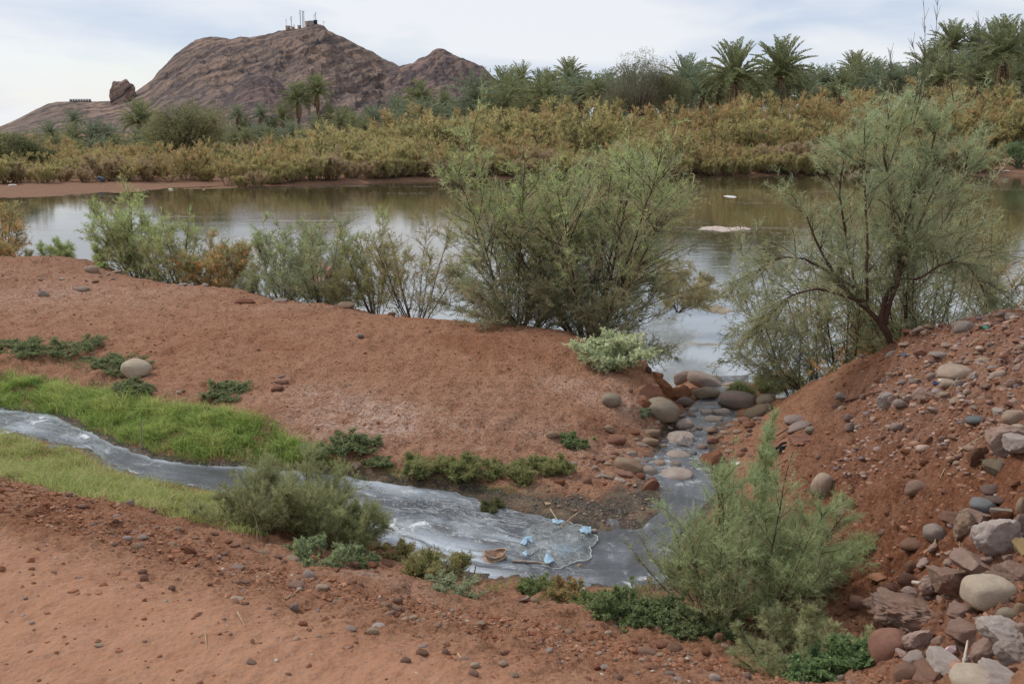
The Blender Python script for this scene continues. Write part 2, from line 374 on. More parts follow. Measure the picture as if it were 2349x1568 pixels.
CWORD = dict(t='tan', g='grey', b='brown', r='red-brown', p='pale', m='mauve-grey', o='olive-grey', s='blue-grey', k='pinkish', w='pale grey', d='dark', c='red clay', q='salt-crusted')

# ================================================================ GROUND
ysf = np.concatenate([np.geomspace(24, 110, 130)[:-1], np.geomspace(110, 9000, 40)]); af = np.linspace(-1.05, 1.05, 240)
ys = np.concatenate([np.linspace(-5, 1.6, 30)[:-1], np.geomspace(1.6, 24.02, 470)])
aa = np.linspace(-.98, .98, 580)
aa = np.sign(aa) * np.abs(aa)**1.0
S_ = np.maximum(ys, 1.2) * .88 + 1.2
GXm = aa[None, :] * S_[:, None]; GYm = np.broadcast_to(ys[:, None], GXm.shape)
GZm = terrain_z(GXm, GYm)
ny_, nx_ = GXm.shape
Vg = np.stack([GXm, GYm, GZm], -1).reshape(-1, 3)
ii = np.arange(ny_ * nx_).reshape(ny_, nx_)
Fg = np.stack([ii[:-1, :-1], ii[:-1, 1:], ii[1:, 1:], ii[1:, :-1]], -1).reshape(-1, 4)
def blobs(x, y, lst):
    r = np.zeros(np.shape(x))
    for (u, v, z, rx, ry, s) in lst:
        c = at_z(u, v, z); r = np.maximum(r, s * np.exp(-(((x - c[0]) / rx)**2 + ((y - c[1]) / ry)**2)))
    return r
x, y = Vg[:, 0], Vg[:, 1]
sdS = np.where(y < 16, poly_sd(x, y, STREAM), 5.0)
salt = blobs(x, y, [(850,960,-.5,.7,.6,.8),(1020,980,-.55,.8,.45,1),(1250,985,-.58,.7,.35,.9),(1330,890,-.5,.45,.35,1),(1150,900,-.47,.6,.3,.7),(1430,925,-.58,.3,.3,.8),(700,905,-.44,.5,.4,.6),(1380,1290,-.5,.1,.1,.3),(880,1290,-.36,.3,.2,.6),(1000,1340,-.4,.3,.2,.6),(330,930,-.43,.6,.4,.45),(600,720,-.42,1.6,.5,.35),(150,680,-.3,2.5,1.2,.45),(1280,1060,-.65,.6,.3,.5)])
algae = sstep(.30, .02, sdS) * sstep(6.2, 7.0, 0 * x + 20) * blobs(x, y, [(1300,1160,-.72,.55,.5,1),(1450,1130,-.75,.4,.45,1),(1130,1120,-.7,.5,.3,1),(1000,1090,-.7,.3,.25,.6),(1500,1180,-.75,.35,.3,1.0),(1540,1340,-.75,.3,.2,.9),(1100,1330,-.7,.3,.15,.7),(700,1080,-.6,.8,.3,.5),(1600,1060,-.85,.5,1.2,.45),(1650,970,-.95,.4,.8,.5)])
algae = np.maximum(algae, .9 * sstep(.55, .1, sdS) * blobs(x, y, [(1360,1140,-.72,.45,.38,1),(1440,1160,-.73,.3,.25,1)]))
algae = np.maximum(algae, .55 * sstep(.1, .0, sdS))
mo = sstep(.1, -.3, poly_sd(x, y, MOUND))
dust = np.clip(blobs(x, y, [(2330,810,.38,1.1,1.2,1),(2220,770,.28,1.0,.7,.9),(2220,870,.18,.5,.4,.8),(2330,1350,.1,.5,.5,.6),(2349,960,.3,.35,.6,.7)]) * 1.1, 0, 1) * sstep(-.2, .3, x)
dust = np.maximum(dust, .55 * blobs(x, y, [(200,612,-.2,1.6,1.2,1)]))
track = sstep(.3, -.3, poly_sd(x, y, TRACK))
farm = sstep(24, 34, y)
GR = mesh_np('ground', Vg, Fg, None, True, {'mask': np.stack([salt, algae, dust], -1), 'mask2': np.stack([track, mo, farm], -1)})
Sf = np.maximum(ysf, 1.2) * .88 + 1.2; fxm = af[None, :] * Sf[:, None]; fym = np.broadcast_to(ysf[:, None], fxm.shape); Vf_ = np.stack([fxm, fym, terrain_z(fxm, fym)], -1).reshape(-1, 3); ii = np.arange(len(Vf_)).reshape(fxm.shape)
GF = mesh_np('far_ground', Vf_, np.stack([ii[:-1, :-1], ii[:-1, 1:], ii[1:, 1:], ii[1:, :-1]], -1).reshape(-1, 4), None, True, {'mask': np.zeros((len(Vf_), 3)), 'mask2': np.stack([0 * Vf_[:, 0], 0 * Vf_[:, 0], sstep(24, 34, Vf_[:, 1])], -1)})
def mat_ground():
    m, t, o = newmat('red_earth'); g = G(t)
    c = g.n('ShaderNodeTexCoord').outputs['Object']
    s1 = g.n('ShaderNodeSeparateColor'); t.links.new(g.attr('mask').outputs['Color'], s1.inputs[0]); salt, alg, dust = s1.outputs
    s2 = g.n('ShaderNodeSeparateColor'); t.links.new(g.attr('mask2').outputs['Color'], s2.inputs[0]); trk, mo, farm = s2.outputs
    n0 = g.noise(c, .7, 5, .6, .5); n1 = g.noise(c, 4, 6, .65, .3); n2 = g.noise(c, 26, 6, .7); n3 = g.noise(c, 110, 3, .7)
    col = g.mix(g.rng(n1, .32, .68), (.30, .138, .078), (.45, .245, .152))
    col = g.mix(g.rng(n0, .38, .66), col, (.415, .212, .126))
    col = g.mix(g.rng(n0, .52, .66, 0, .6), col, (.235, .088, .042))
    # paler, finer silt on the driven track, darker freshly dug earth on the heap
    col = g.mix(g.math('MULTIPLY', trk, g.rng(n1, .32, .62, .15, .95)), col, (.425, .228, .140))
    col = g.mix(g.math('MULTIPLY', mo, g.rng(n1, .3, .7, 1, .55)), col, (.185, .068, .033))
    col = g.mix(g.math('MULTIPLY', dust, g.rng(n1, .28, .6, .5, 1)), col, (.36, .205, .14))
    sm = g.math('MULTIPLY', salt, g.rng(g.math('ADD', g.math('MULTIPLY', n1, .5), g.math('MULTIPLY', n2, .5)), .40, .54))
    col = g.mix(g.math('MULTIPLY', sm, g.rng(n0, .40, .60, .30, .95)), col, (.60, .41, .31))
    col = g.mix(g.math('MULTIPLY', g.math('MULTIPLY', salt, g.rng(n2, .52, .60)), g.rng(n0, .42, .60, .25, .95)), col, (.74, .64, .57))
    # wet slime by the stream
    am = g.math('MULTIPLY', g.rng(g.math('ADD', alg, g.math('MULTIPLY', g.math('SUBTRACT', n1, .5), 1.0)), .18, .42), 1.0)
    slime = g.mix(g.rng(n2, .46, .66), (.022, .025, .017), (.14, .115, .06)); slime = g.mix(g.rng(n1, .50, .60, 0, .8), slime, (.22, .155, .085))
    col = g.mix(am, col, slime)
    # fine grit
    v = g.vor(c, 70, 'Color'); sv = g.n('ShaderNodeSeparateColor'); t.links.new(v, sv.inputs[0])
    col = g.mix(g.math('MULTIPLY', g.rng(sv.outputs[0], .8, .9), .45), col, (.33, .21, .155))
    col = g.mix(g.math('MULTIPLY', g.rng(sv.outputs[1], .86, .92), g.rng(trk, 0, 1, .55, .08)), col, (.13, .055, .03))
    n4 = g.noise(c, 14, 6, .8, .5); col = g.mix(g.math('MULTIPLY', g.rng(n4, .52, .62, 0, .62), g.rng(trk, 0, 1, 1, .3)), col, (.155, .060, .030)); col = g.mix(g.math('MULTIPLY', g.rng(n2, .56, .70, 0, .45), g.rng(trk, 0, 1, 1, .3)), col, (.155, .058, .028)); col = g.mix(g.rng(n2, .44, .34, 0, .35), col, (.47, .27, .18))
    # far bank: duller, browner mud
    col = g.mix(g.math('MULTIPLY', farm, .85), col, g.mix(n1, (.17, .095, .062), (.30, .18, .12)))
    h = g.math('ADD', g.math('MULTIPLY', n2, .9), g.math('ADD', g.math('MULTIPLY', n3, .25), g.math('MULTIPLY', g.vor(c, 38), .35)))
    bs = g.rng(trk, 0, 1, 1.0, .6)
    b = g.n('ShaderNodeBump'); g.put(b.inputs['Height'], h); b.inputs['Distance'].default_value = .042; g.put(b.inputs['Strength'], bs)
    g.principled(o, col, g.rng(am, 0, 1, .95, .35), g.rng(am, 0, 1, .08, .5), b.outputs[0]); return m
MG = mat_ground(); GR.materials.append(MG); GF.materials.append(MG)
new_obj('ground', GR, kind='structure'); new_obj('far_ground', GF, kind='structure')

# ================================================================ RIVER
def mat_river():
    m, t, o = newmat('river_water'); g = G(t)
    c = g.n('ShaderNodeTexCoord').outputs['Object']
    sp = g.n('ShaderNodeSeparateXYZ'); t.links.new(c, sp.inputs[0]); X, Y, Z = sp.outputs
    # milky outflow from the stream into clearer green-brown water
    dx = g.math('SUBTRACT', X, 4.2); dy = g.math('SUBTRACT', Y, 14.0)
    dd = g.math('SQRT', g.math('ADD', g.math('MULTIPLY', dx, g.math('MULTIPLY', dx, .05)), g.math('MULTIPLY', dy, dy)))
    nn = g.noise(g.mapping(c, (.25, .5, 1)), 1.0, 5, .6, .8)
    milk = g.rng(g.math('ADD', dd, g.math('MULTIPLY', nn, 9)), 4.5, 18, 1, 0)
    base = g.mix(g.noise(g.mapping(c, (.03, .12, 1)), 1.0, 3), (.060, .050, .022), (.088, .070, .032))
    base = g.mix(milk, base, (.33, .36, .38))
    # scum: small flecks and drawn-out rafts
    fl = g.noise(g.mapping(c, (.9, 2.2, 1)), 2.6, 3, .7, .2); reg = g.noise(g.mapping(c, (.04, .13, 1)), 1.0, 3, .5, 1.0)
    band = g.rng(reg, .42, .60)
    fm = g.math('MULTIPLY', g.rng(fl, .665, .69), g.rng(band, 0, 1, .12, 1))
    st = g.noise(g.mapping(c, (.10, 2.3, 1)), 1.1, 5, .6, 1.4)
    fm2 = g.math('MULTIPLY', g.rng(st, .60, .66), g.math('MULTIPLY', g.rng(reg, .5, .62), .55))
    foam = g.math('MAXIMUM', fm, fm2)
    near = g.rng(Y, 30, 15, 0, 1)
    raft = g.math('MULTIPLY', g.math('MULTIPLY', g.rng(g.noise(g.mapping(c, (.8, 1.5, 1)), 1.1, 5, .65, .5), .60, .64), near), .75)
    col = g.mix(foam, base, (.50, .45, .38)); col = g.mix(raft, col, (.36, .29, .19))
    solid = g.math('MAXIMUM', foam, raft)
    rip = g.noise(g.mapping(c, (.55, 1.6, 1)), 2.2, 4, .55, .2)
    rp2 = g.noise(g.mapping(c, (.12, .5, 1)), 1, 2)
    b = g.n('ShaderNodeBump'); g.put(b.inputs['Height'], rip); b.inputs['Distance'].default_value = .0035; g.put(b.inputs['Strength'], g.rng(rp2, .4, .6, .2, 1))
    g.principled(o, col, g.rng(solid, 0, 1, .06, .8), g.rng(solid, 0, 1, .75, .1), b.outputs[0], IOR=1.45); return m
xs = np.linspace(-160, 160, 33); yv = np.linspace(6, 90, 12)
a_, b_ = np.meshgrid(xs, yv); Vr = np.stack([a_, b_, np.full_like(a_, RIVER_Z)], -1).reshape(-1, 3)
ii = np.arange(len(Vr)).reshape(a_.shape); Fr = np.stack([ii[:-1, :-1], ii[:-1, 1:], ii[1:, 1:], ii[1:, :-1]], -1).reshape(-1, 4)
new_obj('river_water', mesh_np('river_water', Vr, Fr, mat_river(), True), kind='structure')

# ================================================================ STREAM
def resample(P, n):
    d = np.r_[0, np.cumsum(np.linalg.norm(np.diff(P[:, :2], axis=0), axis=1))]; s = np.linspace(0, d[-1], n)
    return np.stack([np.interp(s, d, P[:, k]) for k in range(3)], -1), d[-1]
# pair the two banks by picking matched stations so that the strip runs straight across the flow
NS = 420
pairs = [(0,0),(1,1),(2,2),(3,3),(4,4),(5,5),(6,6),(7,7),(8,8),(9,9),(10,10),(11,11),(12,12),(13,13),(15,14),(16,15),(17,16),(18,17),(20,18),(21,19),(22,20),(23,21),(24,22),(25,23),(26,24),(27,25),(28,26),(29,27),(30,28)]
np_ = np.array([_ne[i] for i, j in pairs if i < len(_ne) and j < len(_fe)]); fp_ = np.array([_fe[j] for i, j in pairs if i < len(_ne) and j < len(_fe)])
mid = (np_ + fp_) / 2; dm = np.r_[0, np.cumsum(np.linalg.norm(np.diff(mid[:, :2], axis=0), axis=1))]; sm_ = np.linspace(0, dm[-1], NS)
A = np.stack([np.interp(sm_, dm, np_[:, k]) for k in range(3)], -1); B = np.stack([np.interp(sm_, dm, fp_[:, k]) for k in range(3)], -1)
NT = 28; tt = np.linspace(-.22, 1.22, NT)
Vs_ = A[:, None, :] * (1 - tt[None, :, None]) + B[:, None, :] * tt[None, :, None]
zz = (A[:, 2] + B[:, 2]) / 2; kern = np.ones(9) / 9; zz = np.convolve(np.pad(zz, 4, mode='edge'), kern, 'valid')
Vs_[..., 2] = zz[:, None] - .004
Vs_[..., 2] += .006 * fbm(Vs_[..., 0] * 5, Vs_[..., 1] * 5, 3, 81) * sstep(0, .1, sstep(-.74, -.85, zz)[:, None] + .15)
flow = np.stack([np.broadcast_to(sm_[:, None], Vs_.shape[:2]), np.broadcast_to(tt[None, :], Vs_.shape[:2]) * 1.0, np.broadcast_to(zz[:, None], Vs_.shape[:2])], -1)
ii = np.arange(NS * NT).reshape(NS, NT); Fs_ = np.stack([ii[:-1, :-1], ii[1:, :-1], ii[1:, 1:], ii[:-1, 1:]], -1).reshape(-1, 4)
def mat_stream():
    m, t, o = newmat('stream_water'); g = G(t)
    c = g.n('ShaderNodeTexCoord').outputs['Object']; f = g.attr('flow').outputs['Vector']
    sf = g.n('ShaderNodeSeparateXYZ'); t.links.new(f, sf.inputs[0]); s, tt, zz = sf.outputs
    warp = g.noise(c, 2.4, 3, .5); wv = g.n('ShaderNodeVectorMath'); wv.operation = 'ADD'
    cmb = g.n('ShaderNodeCombineXYZ'); g.put(cmb.inputs[0], g.math('MULTIPLY', warp, .5)); g.put(cmb.inputs[1], g.math('MULTIPLY', warp, .22)); t.links.new(f, wv.inputs[0]); t.links.new(cmb.outputs[0], wv.inputs[1]); fw = wv.outputs[0]
    streak = g.noise(g.mapping(fw, (.8, 9, 0)), 1.0, 7, .6, .15)
    fine = g.noise(g.mapping(fw, (3.0, 40, 0)), 1.0, 4, .6, .2)
    cloud = g.noise(c, 1.5, 4, .55, .7); crust = g.noise(c, 9, 6, .75, .8)
    base = g.mix(g.rng(cloud, .35, .65), (.052, .053, .056), (.092, .096, .104))
    base = g.mix(g.rng(g.noise(c, 1.1, 2, .5, .2), .60, .72, 0, .35), base, (.16, .115, .09))
    # milky veil, strongest in the wide pool and at the far bank
    pool = g.math('MULTIPLY', g.rng(s, 4.4, 4.9), g.rng(s, 6.2, 6.8, 1, 0))
    upper = g.rng(s, 2.9, 2.3)
    white = g.math('MULTIPLY', g.math('MULTIPLY', g.rng(s, 4.9, 5.2), g.rng(s, 5.8, 6.2, 1, 0)), g.rng(tt, .42, .15))
    veil = g.math('ADD', g.rng(streak, .42, .60), g.math('MULTIPLY', g.rng(fine, .5, .7), .35))
    zone = g.math('MAXIMUM', g.math('MAXIMUM', g.math('MULTIPLY', pool, .85), g.math('MULTIPLY', upper, .95)), .16)
    vm = g.math('MULTIPLY', g.math('ADD', g.math('MULTIPLY', g.math('MINIMUM', veil, 1.0), .6), g.math('MULTIPLY', g.rng(g.noise(g.mapping(fw, (.7, 3, 0)), 1.4, 5, .6), .45, .65), .5)), g.math('MULTIPLY', zone, g.rng(cloud, .44, .60, .12, 1)))
    vm = g.math('MAXIMUM', vm, g.math('MULTIPLY', white, g.rng(streak, .36, .55)))
    vm = g.math('MAXIMUM', vm, g.math('MULTIPLY', g.math('MULTIPLY', g.rng(tt, .70, .92), g.rng(s, 6.6, 5.6)), g.rng(cloud, .40, .55, .2, .8)))
    col = g.mix(vm, base, (.52, .58, .65))
    fil = g.rng(g.math('ABSOLUTE', g.math('SUBTRACT', g.noise(g.mapping(fw, (1.1, 6, 0)), 1.5, 7, .68, .5), .5)), .016, .002)
    fil2 = g.rng(g.math('ABSOLUTE', g.math('SUBTRACT', g.noise(c, 4.5, 6, .72, 1.2), .5)), .014, .002)
    edge = g.math('MAXIMUM', g.rng(tt, .80, .95), g.rng(tt, .20, .05))
    foam = g.math('MAXIMUM', g.math('MULTIPLY', g.rng(crust, .55, .66), g.math('MULTIPLY', edge, .75)), g.math('MULTIPLY', g.rng(g.math('MULTIPLY', crust, cloud), .31, .36), g.rng(zone, .16, .9, .45, .95)))
    rap = g.rng(zz, -.78, -.84); foam = g.math('MAXIMUM', foam, g.math('MULTIPLY', rap, g.rng(crust, .54, .64, 0, .6)))
    foam = g.math('MAXIMUM', foam, g.math('MULTIPLY', g.math('MAXIMUM', fil, g.math('MULTIPLY', fil2, .7)), g.rng(g.math('ADD', zone, g.math('MULTIPLY', g.math('SUBTRACT', cloud, .5), 1.5)), .15, .9, .06, .9)))
    col = g.mix(foam, col, (.66, .68, .70))
    h = g.math('ADD', g.math('MULTIPLY', fine, .5), g.math('ADD', g.math('MULTIPLY', foam, .5), g.math('MULTIPLY', g.noise(c, 14, 3), .5)))
    g.principled(o, col, g.rng(foam, 0, 1, .22, .7), .32, g.bump(h, .010, .7)); return m
new_obj('stream_water', mesh_np('stream_water', Vs_.reshape(-1, 3), Fs_, mat_stream(), True, {'flow': flow.reshape(-1, 3)}), kind='structure')

# ================================================================ HILLS
def mat_hill(name, tone=1.0):
    m, t, o = newmat(name); g = G(t); c = g.n('ShaderNodeTexCoord').outputs['Object']; a = g.attr('Col').outputs['Color']
    n1 = g.noise(c, .018, 6, .6); n2 = g.noise(c, .11, 5, .65); n3 = g.noise(g.mapping(c, (.08, .08, .25)), 1, 5, .65)
    sx_ = g.n('ShaderNodeSeparateXYZ'); t.links.new(c, sx_.inputs[0])
    dip = g.math('ADD', g.math('SUBTRACT', g.math('MULTIPLY', sx_.outputs[2], 1.0), g.math('MULTIPLY', sx_.outputs[0], .50)), g.math('MULTIPLY', g.noise(c, .006, 3, .5), 70))
    bd = g.noise(g.mapping(g.n('ShaderNodeCombineXYZ').outputs[0], (1, 1, 1)), 1, 0) if False else None
    cx_ = g.n('ShaderNodeCombineXYZ'); g.put(cx_.inputs[2], dip); bed = g.noise(g.mapping(cx_.outputs[0], (1, 1, .085)), 1.0, 6, .75)
    a = g.mix(g.rng(bed, .51, .56, 0, .9), a, (.085, .070, .070)); a = g.mix(g.rng(bed, .48, .40, 0, .55), a, (.35, .245, .185))
    col = g.mix(g.rng(n2, .58, .75, 0, .4), a, (.085, .066, .066)); col = g.mix(g.rng(n3, .56, .70, 0, .45), col, (.28, .165, .115))
    h = g.math('ADD', g.math('MULTIPLY', n2, .6), g.math('MULTIPLY', n3, .5))
    g.principled(o, col, .95, .05, g.bump(h, 5.5, .8)); return m
def make_hill(name, ridge, D, wf, wb, step, seed, gully=8, rough=3, strata=None, tint=(1, 1, 1), base=-3, rockmask=None, label=None, prof=1.15):
    r = np.array(ridge, float); P = at_y(r[:, 0], r[:, 1], np.full(len(r), float(D))); H0 = P[:, 2]
    X = np.arange(P[0, 0], P[-1, 0] + step, step); Y = np.concatenate([np.arange(D - wf, D, step * 1.6), np.arange(D, D + wb, step * 4)])
    Hx = np.interp(X, P[:, 0], H0); mx_, my_ = np.meshgrid(X, Y); Hm = np.broadcast_to(Hx, mx_.shape)
    t = np.where(my_ <= D, (D - my_) / wf, (my_ - D) / wb); t = np.clip(t, 0, 1)
    wx = mx_ + 30 * fbm(mx_ / 160, my_ / 160, 2, seed + 5)
    pr = (1 - t)**prof
    gl = ridged(wx / 55, my_ / 260, 4, seed); gl2 = ridged(mx_ / 17, my_ / 60, 3, seed + 9)
    env = np.clip(t * 5, 0, 1) * (1 - t)
    rel = np.clip(Hm / max(H0.max(), 1), .12, 1)
    z = base + (Hm - base) * pr + gully * rel * env * (gl - .62) * 2.2 + gully * .3 * rel * (gl2 - .6) * np.clip(t * 8 + .25, 0, 1) * (1 - t)
    z = z + rough * rel * fbm(mx_ / 9, my_ / 14, 3, seed + 20) * np.clip(t * 4 + .3, 0, 1) * (1 - t * .7)
    dark = sstep(.52, .72, ridged(mx_ / 46, my_ / 90 + z / 40, 4, seed + 33)) * .8
    light = sstep(.0, .45, fbm(mx_ / 70, my_ / 110, 4, seed + 41))
    if strata is not None:
        sl, per, umin, umax = strata
        xa = at_y(umin, 200, D)[0]; xb = at_y(umax, 200, D)[0]
        q = (z - sl * mx_ + 10 * fbm(mx_ / 60, my_ / 80, 3, seed + 55)) / per; fr = q - np.floor(q)
        mk = sstep(xa, xa + 50, mx_) * sstep(xb, xb - 40, mx_)
        led = (sstep(.0, .05, fr) * sstep(.22, .10, fr)) * mk * (.55 + .45 * sstep(-.2, .2, fbm(mx_ / 30, my_ / 30, 2, seed + 60)))
        z = z + led * 7.5 * np.clip(t * 8, 0, 1); dark = np.maximum(dark * (1 - .7 * mk), led)
    # level rock courses low on the face
    q = (z + 4 * fbm(mx_ / 40, my_ / 40, 2, seed + 71)) / 9.0; fr = q - np.floor(q)
    dark = np.maximum(dark, .6 * sstep(.3, .0, fr) * sstep(.15, .5, fbm(mx_ / 120, my_ / 160, 2, seed + 77)))
    if rockmask is not None: dark = np.maximum(dark, rockmask(mx_, my_, z, t))
    c0 = np.array([.200, .146, .120]) * tint; c1 = np.array([.275, .190, .145]) * tint; cd = np.array([.088, .074, .075]) * tint; cg = np.array([.185, .148, .130]) * tint
    lowg = sstep(.35, .8, t)[..., None]
    C = c0 + (c1 - c0) * light[..., None]; C = C * (1 - lowg * .6) + cg * lowg * .6; C = C * (1 - dark[..., None]) + cd * dark[..., None]
    V = np.stack([mx_ * my_ / D, my_, z], -1).reshape(-1, 3); ny, nx = mx_.shape; ii = np.arange(ny * nx).reshape(ny, nx)
    F = np.stack([ii[:-1, :-1], ii[:-1, 1:], ii[1:, 1:], ii[1:, :-1]], -1).reshape(-1, 4)
    new_obj(name, mesh_np(name, V, F, mat_hill(name + '_rock'), False, C.reshape(-1, 3)), kind='structure')
    return lambda px, py: float(np.interp(px, X, Hx))
main_ridge = [(-260,300),(-120,298),(0,290),(25,280),(50,268),(80,252),(110,238),(130,234),(160,233),(210,233),(250,232),(268,229),(300,218),(330,197),(350,182),(365,162),(380,148),(400,126),(425,108),(450,91),(470,86),(490,84),(515,87),(530,90),(552,84),(575,85),(600,81),(625,76),(640,71),(655,68),(680,66),(698,63),(712,57),(727,54),(742,58),(752,70),(770,78),(800,92),(830,108),(855,119),(880,135),(905,145),(912,149),(960,182),(1010,215),(1060,240),(1120,262),(1200,288),(1300,300)]
def butte_rock(X_, Y_, Z_, T_): return .9 * sstep(.50, .1, T_) * sstep(.2, .05, np.abs(T_ - .15))
make_hill('mountain', main_ridge, 1500, 620, 500, 2.7, 100, 11, 3.6, strata=(.62, 26, 660, 925))
make_hill('rocky_hill', [(700,300),(760,282),(800,262),(830,238),(850,215),(870,198),(890,172),(905,156),(922,148),(945,144),(965,133),(985,124),(995,116),(1008,112),(1020,113),(1030,120),(1050,127),(1075,138),(1095,147),(1108,150),(1120,165),(1132,177),(1150,192),(1180,222),(1220,250),(1290,276),(1400,300)], 1280, 430, 500, 2.2, 210, 11, 5, tint=(.80, .80, .90))
make_hill('butte', [(380,300),(420,286),(470,262),(505,240),(530,215),(545,192),(560,181),(590,174),(615,176),(635,184),(648,196),(660,212),(690,228),(740,246),(790,262),(850,280),(900,300)], 1080, 300, 200, 2.0, 320, 7, 3.5, rockmask=lambda X_, Y_, Z_, T_: .85 * sstep(.30, .12, T_), tint=(.84, .82, .90), prof=1.3)
# rock knob beside the saddle
def rock_mass(name, c, sx, sy, sz, seed, col):
    import bmesh
    bm = bmesh.new(); bmesh.ops.create_icosphere(bm, subdivisions=5, radius=1)
    for vtx in bm.verts:
        p = vtx.co; n = mnoise.fractal(p * 1.3 + Vector((seed, 0, 0)), .9, 2.1, 4) * .26 + mnoise.fractal(Vector((p.x * 4, p.y * 4, p.z * 1.5)) + Vector((seed, 3, 0)), .9, 2.2, 4) * .07
        f = 1 + n; zz_ = math.copysign(abs(p.z) ** .75, p.z); hx_ = math.copysign(abs(p.x) ** .8, p.x)
        vtx.co = Vector((hx_ * f * sx + max(p.z, 0) * -1.5, p.y * f * sy, zz_ * f * sz))
    me = bpy.data.meshes.new(name); bm.to_mesh(me); bm.free()
    at = me.attributes.new('Col', 'FLOAT_COLOR', 'POINT'); at.data.foreach_set('color', np.tile([*col, 1], len(me.vertices)).astype(np.float32))
    me.materials.append(mat_hill(name + '_rock')); return new_obj(name, me, loc=c)
kc = at_y(283, 221, 1420)
rock = rock_mass('rock_outcrop', kc, 15.5, 20, 22, 5, (.34, .235, .19))
tag(rock, 'rounded rock knob standing up on the saddle left of the main mountain', 'rock outcrop')

# ---- masts and huts on the summit
M_MAST = mat_simple('mast_paint', (.13, .125, .15), .6, .1, 1)
M_HUT = mat_simple('hut_plaster', (.42, .30, .22), .9, .15, .5)
M_HUTW = mat_simple('hut_pale_plaster', (.30, .28, .25), .9, .15, .5)
M_DARK = mat_simple('dark_opening', (.03, .03, .035), .8, .2, 1)
def box(cx, cy, cz, sx, sy, sz):
    v = np.array([(x_, y_, z_) for z_ in (-1, 1) for y_ in (-1, 1) for x_ in (-1, 1)], float) * .5 * np.array([sx, sy, sz]) + np.array([cx, cy, cz])
    f = np.array([(0, 2, 3, 1), (4, 5, 7, 6), (0, 1, 5, 4), (2, 6, 7, 3), (0, 4, 6, 2), (1, 3, 7, 5)]); return v, f
def bars(segs, r, sides=4):
    P = np.array([[a, b] for a, b in segs], float); return tubes(P, np.full(P.shape[:2], r), sides)
def mast(u, vtop, vbot, label, wide=0, dishes=0):
    c = at_y(u, vbot, 1500); top = at_y(u, vtop, 1500); h = top[2] - c[2] + 3; e = empty('radio_mast', (c[0], c[1], c[2] - 3), label, 'mast', 'radio masts along the mountain summit')
    hw = max(wide * .62, .35) / 2
    if wide:
        for sx, sy in ((-1, -1), (1, -1), (0, 1)):
            V, F = bars([((sx * hw, sy * hw, 0), (sx * hw * .5, sy * hw * .5, h))], .13); new_obj('leg', mesh_np('mast_leg', V, F, M_MAST), e)
        segs = []; k = int(h / 3)
        for i in range(k):
            f0 = 1 - .5 * i / k; z0 = i * h / k; z1 = (i + 1) * h / k
            q = [(-hw * f0, -hw * f0), (hw * f0, -hw * f0), (0, hw * f0)]
            for j in range(3): a, b = q[j], q[(j + 1) % 3]; segs += [((*a, z0), (*b, z0)), ((*a, z0), (*b, z1))]
        V, F = bars(segs, .06); new_obj('bracing', mesh_np('mast_bracing', V, F, M_MAST), e)
    else:
        V, F = bars([((0, 0, 0), (0, 0, h))], .22); new_obj('pole', mesh_np('mast_pole', V, F, M_MAST), e)
        for hh_, wd_ in ((.8, 1.3), (.93, .9)):
            V, F = bars([((-wd_, 0, h * hh_), (wd_, 0, h * hh_))], .16); new_obj('antenna', mesh_np('mast_antenna', V, F, M_MAST), e)
    for i in range(dishes):
        V, F = tubes(np.array([[[.9 * (-1)**i, -1.2, h * (.95 - .13 * i)], [.9 * (-1)**i, -.5, h * (.95 - .13 * i)]]]), np.array([[1.0, .7]]), 8); new_obj('dish', mesh_np('mast_dish', V, F, M_MAST), e)
mast(657, 44, 64, 'thin whip mast at the left end of the summit huts')
mast(669, 38, 65, 'lattice mast with drum antennas between the two small summit huts', 1.8, 3)
mast(675, 56, 66, 'short pole antenna beside the right small summit hut')
mast(690, 23, 63, 'tallest lattice mast on the mountain summit', 2.6, 2)
mast(695, 25, 62, 'lattice mast just right of the tallest summit mast', 2.2, 1)
mast(698, 26, 61, 'rightmost lattice mast of the tall summit trio', 2.2, 1)
mast(721, 34, 55, 'slender pole mast above the pale summit building')
mast(725, 29, 53, 'mast with antennas on the dark hut at the very top', 1.6, 2)
mast(743, 48, 62, 'lone short whip aerial on the right shoulder of the summit')
for (u, v, wd, hh, mt, lb) in ((661, 66, 9, 5, M_HUT, 'small tan hut at the left end of the summit ridge'), (672, 67, 6, 4, M_HUT, 'lowest tan summit hut beside the drum antenna mast'), (687, 65, 6, 5, M_HUT, 'small tan hut below the tall lattice masts'), (705, 60, 7, 9, M_HUT, 'tan block beside the pale summit building'), (716, 59, 12, 9, M_HUTW, 'pale flat-roofed building just below the mountain top'), (724, 53, 6, 5, M_DARK, 'dark little hut on the very top of the mountain')):
    c = at_y(u, v, 1498); k = 1500 / FPX; e = empty('summit_hut', (c[0], c[1], c[2] - 2), lb, 'hut')
    new_obj('wall', mesh_np('hut_wall', *box(0, 0, hh * k / 2 + 1, wd * k, 6, hh * k + 2), mt), e)
    new_obj('roof', mesh_np('hut_roof', *box(0, 0, hh * k + 2.25, wd * k + .6, 6.6, .5), mt), e)
    new_obj('door', mesh_np('hut_door', *box(wd * k * .2, -3.02, 1.9, 1.2, .1, 2.2), M_DARK), e)
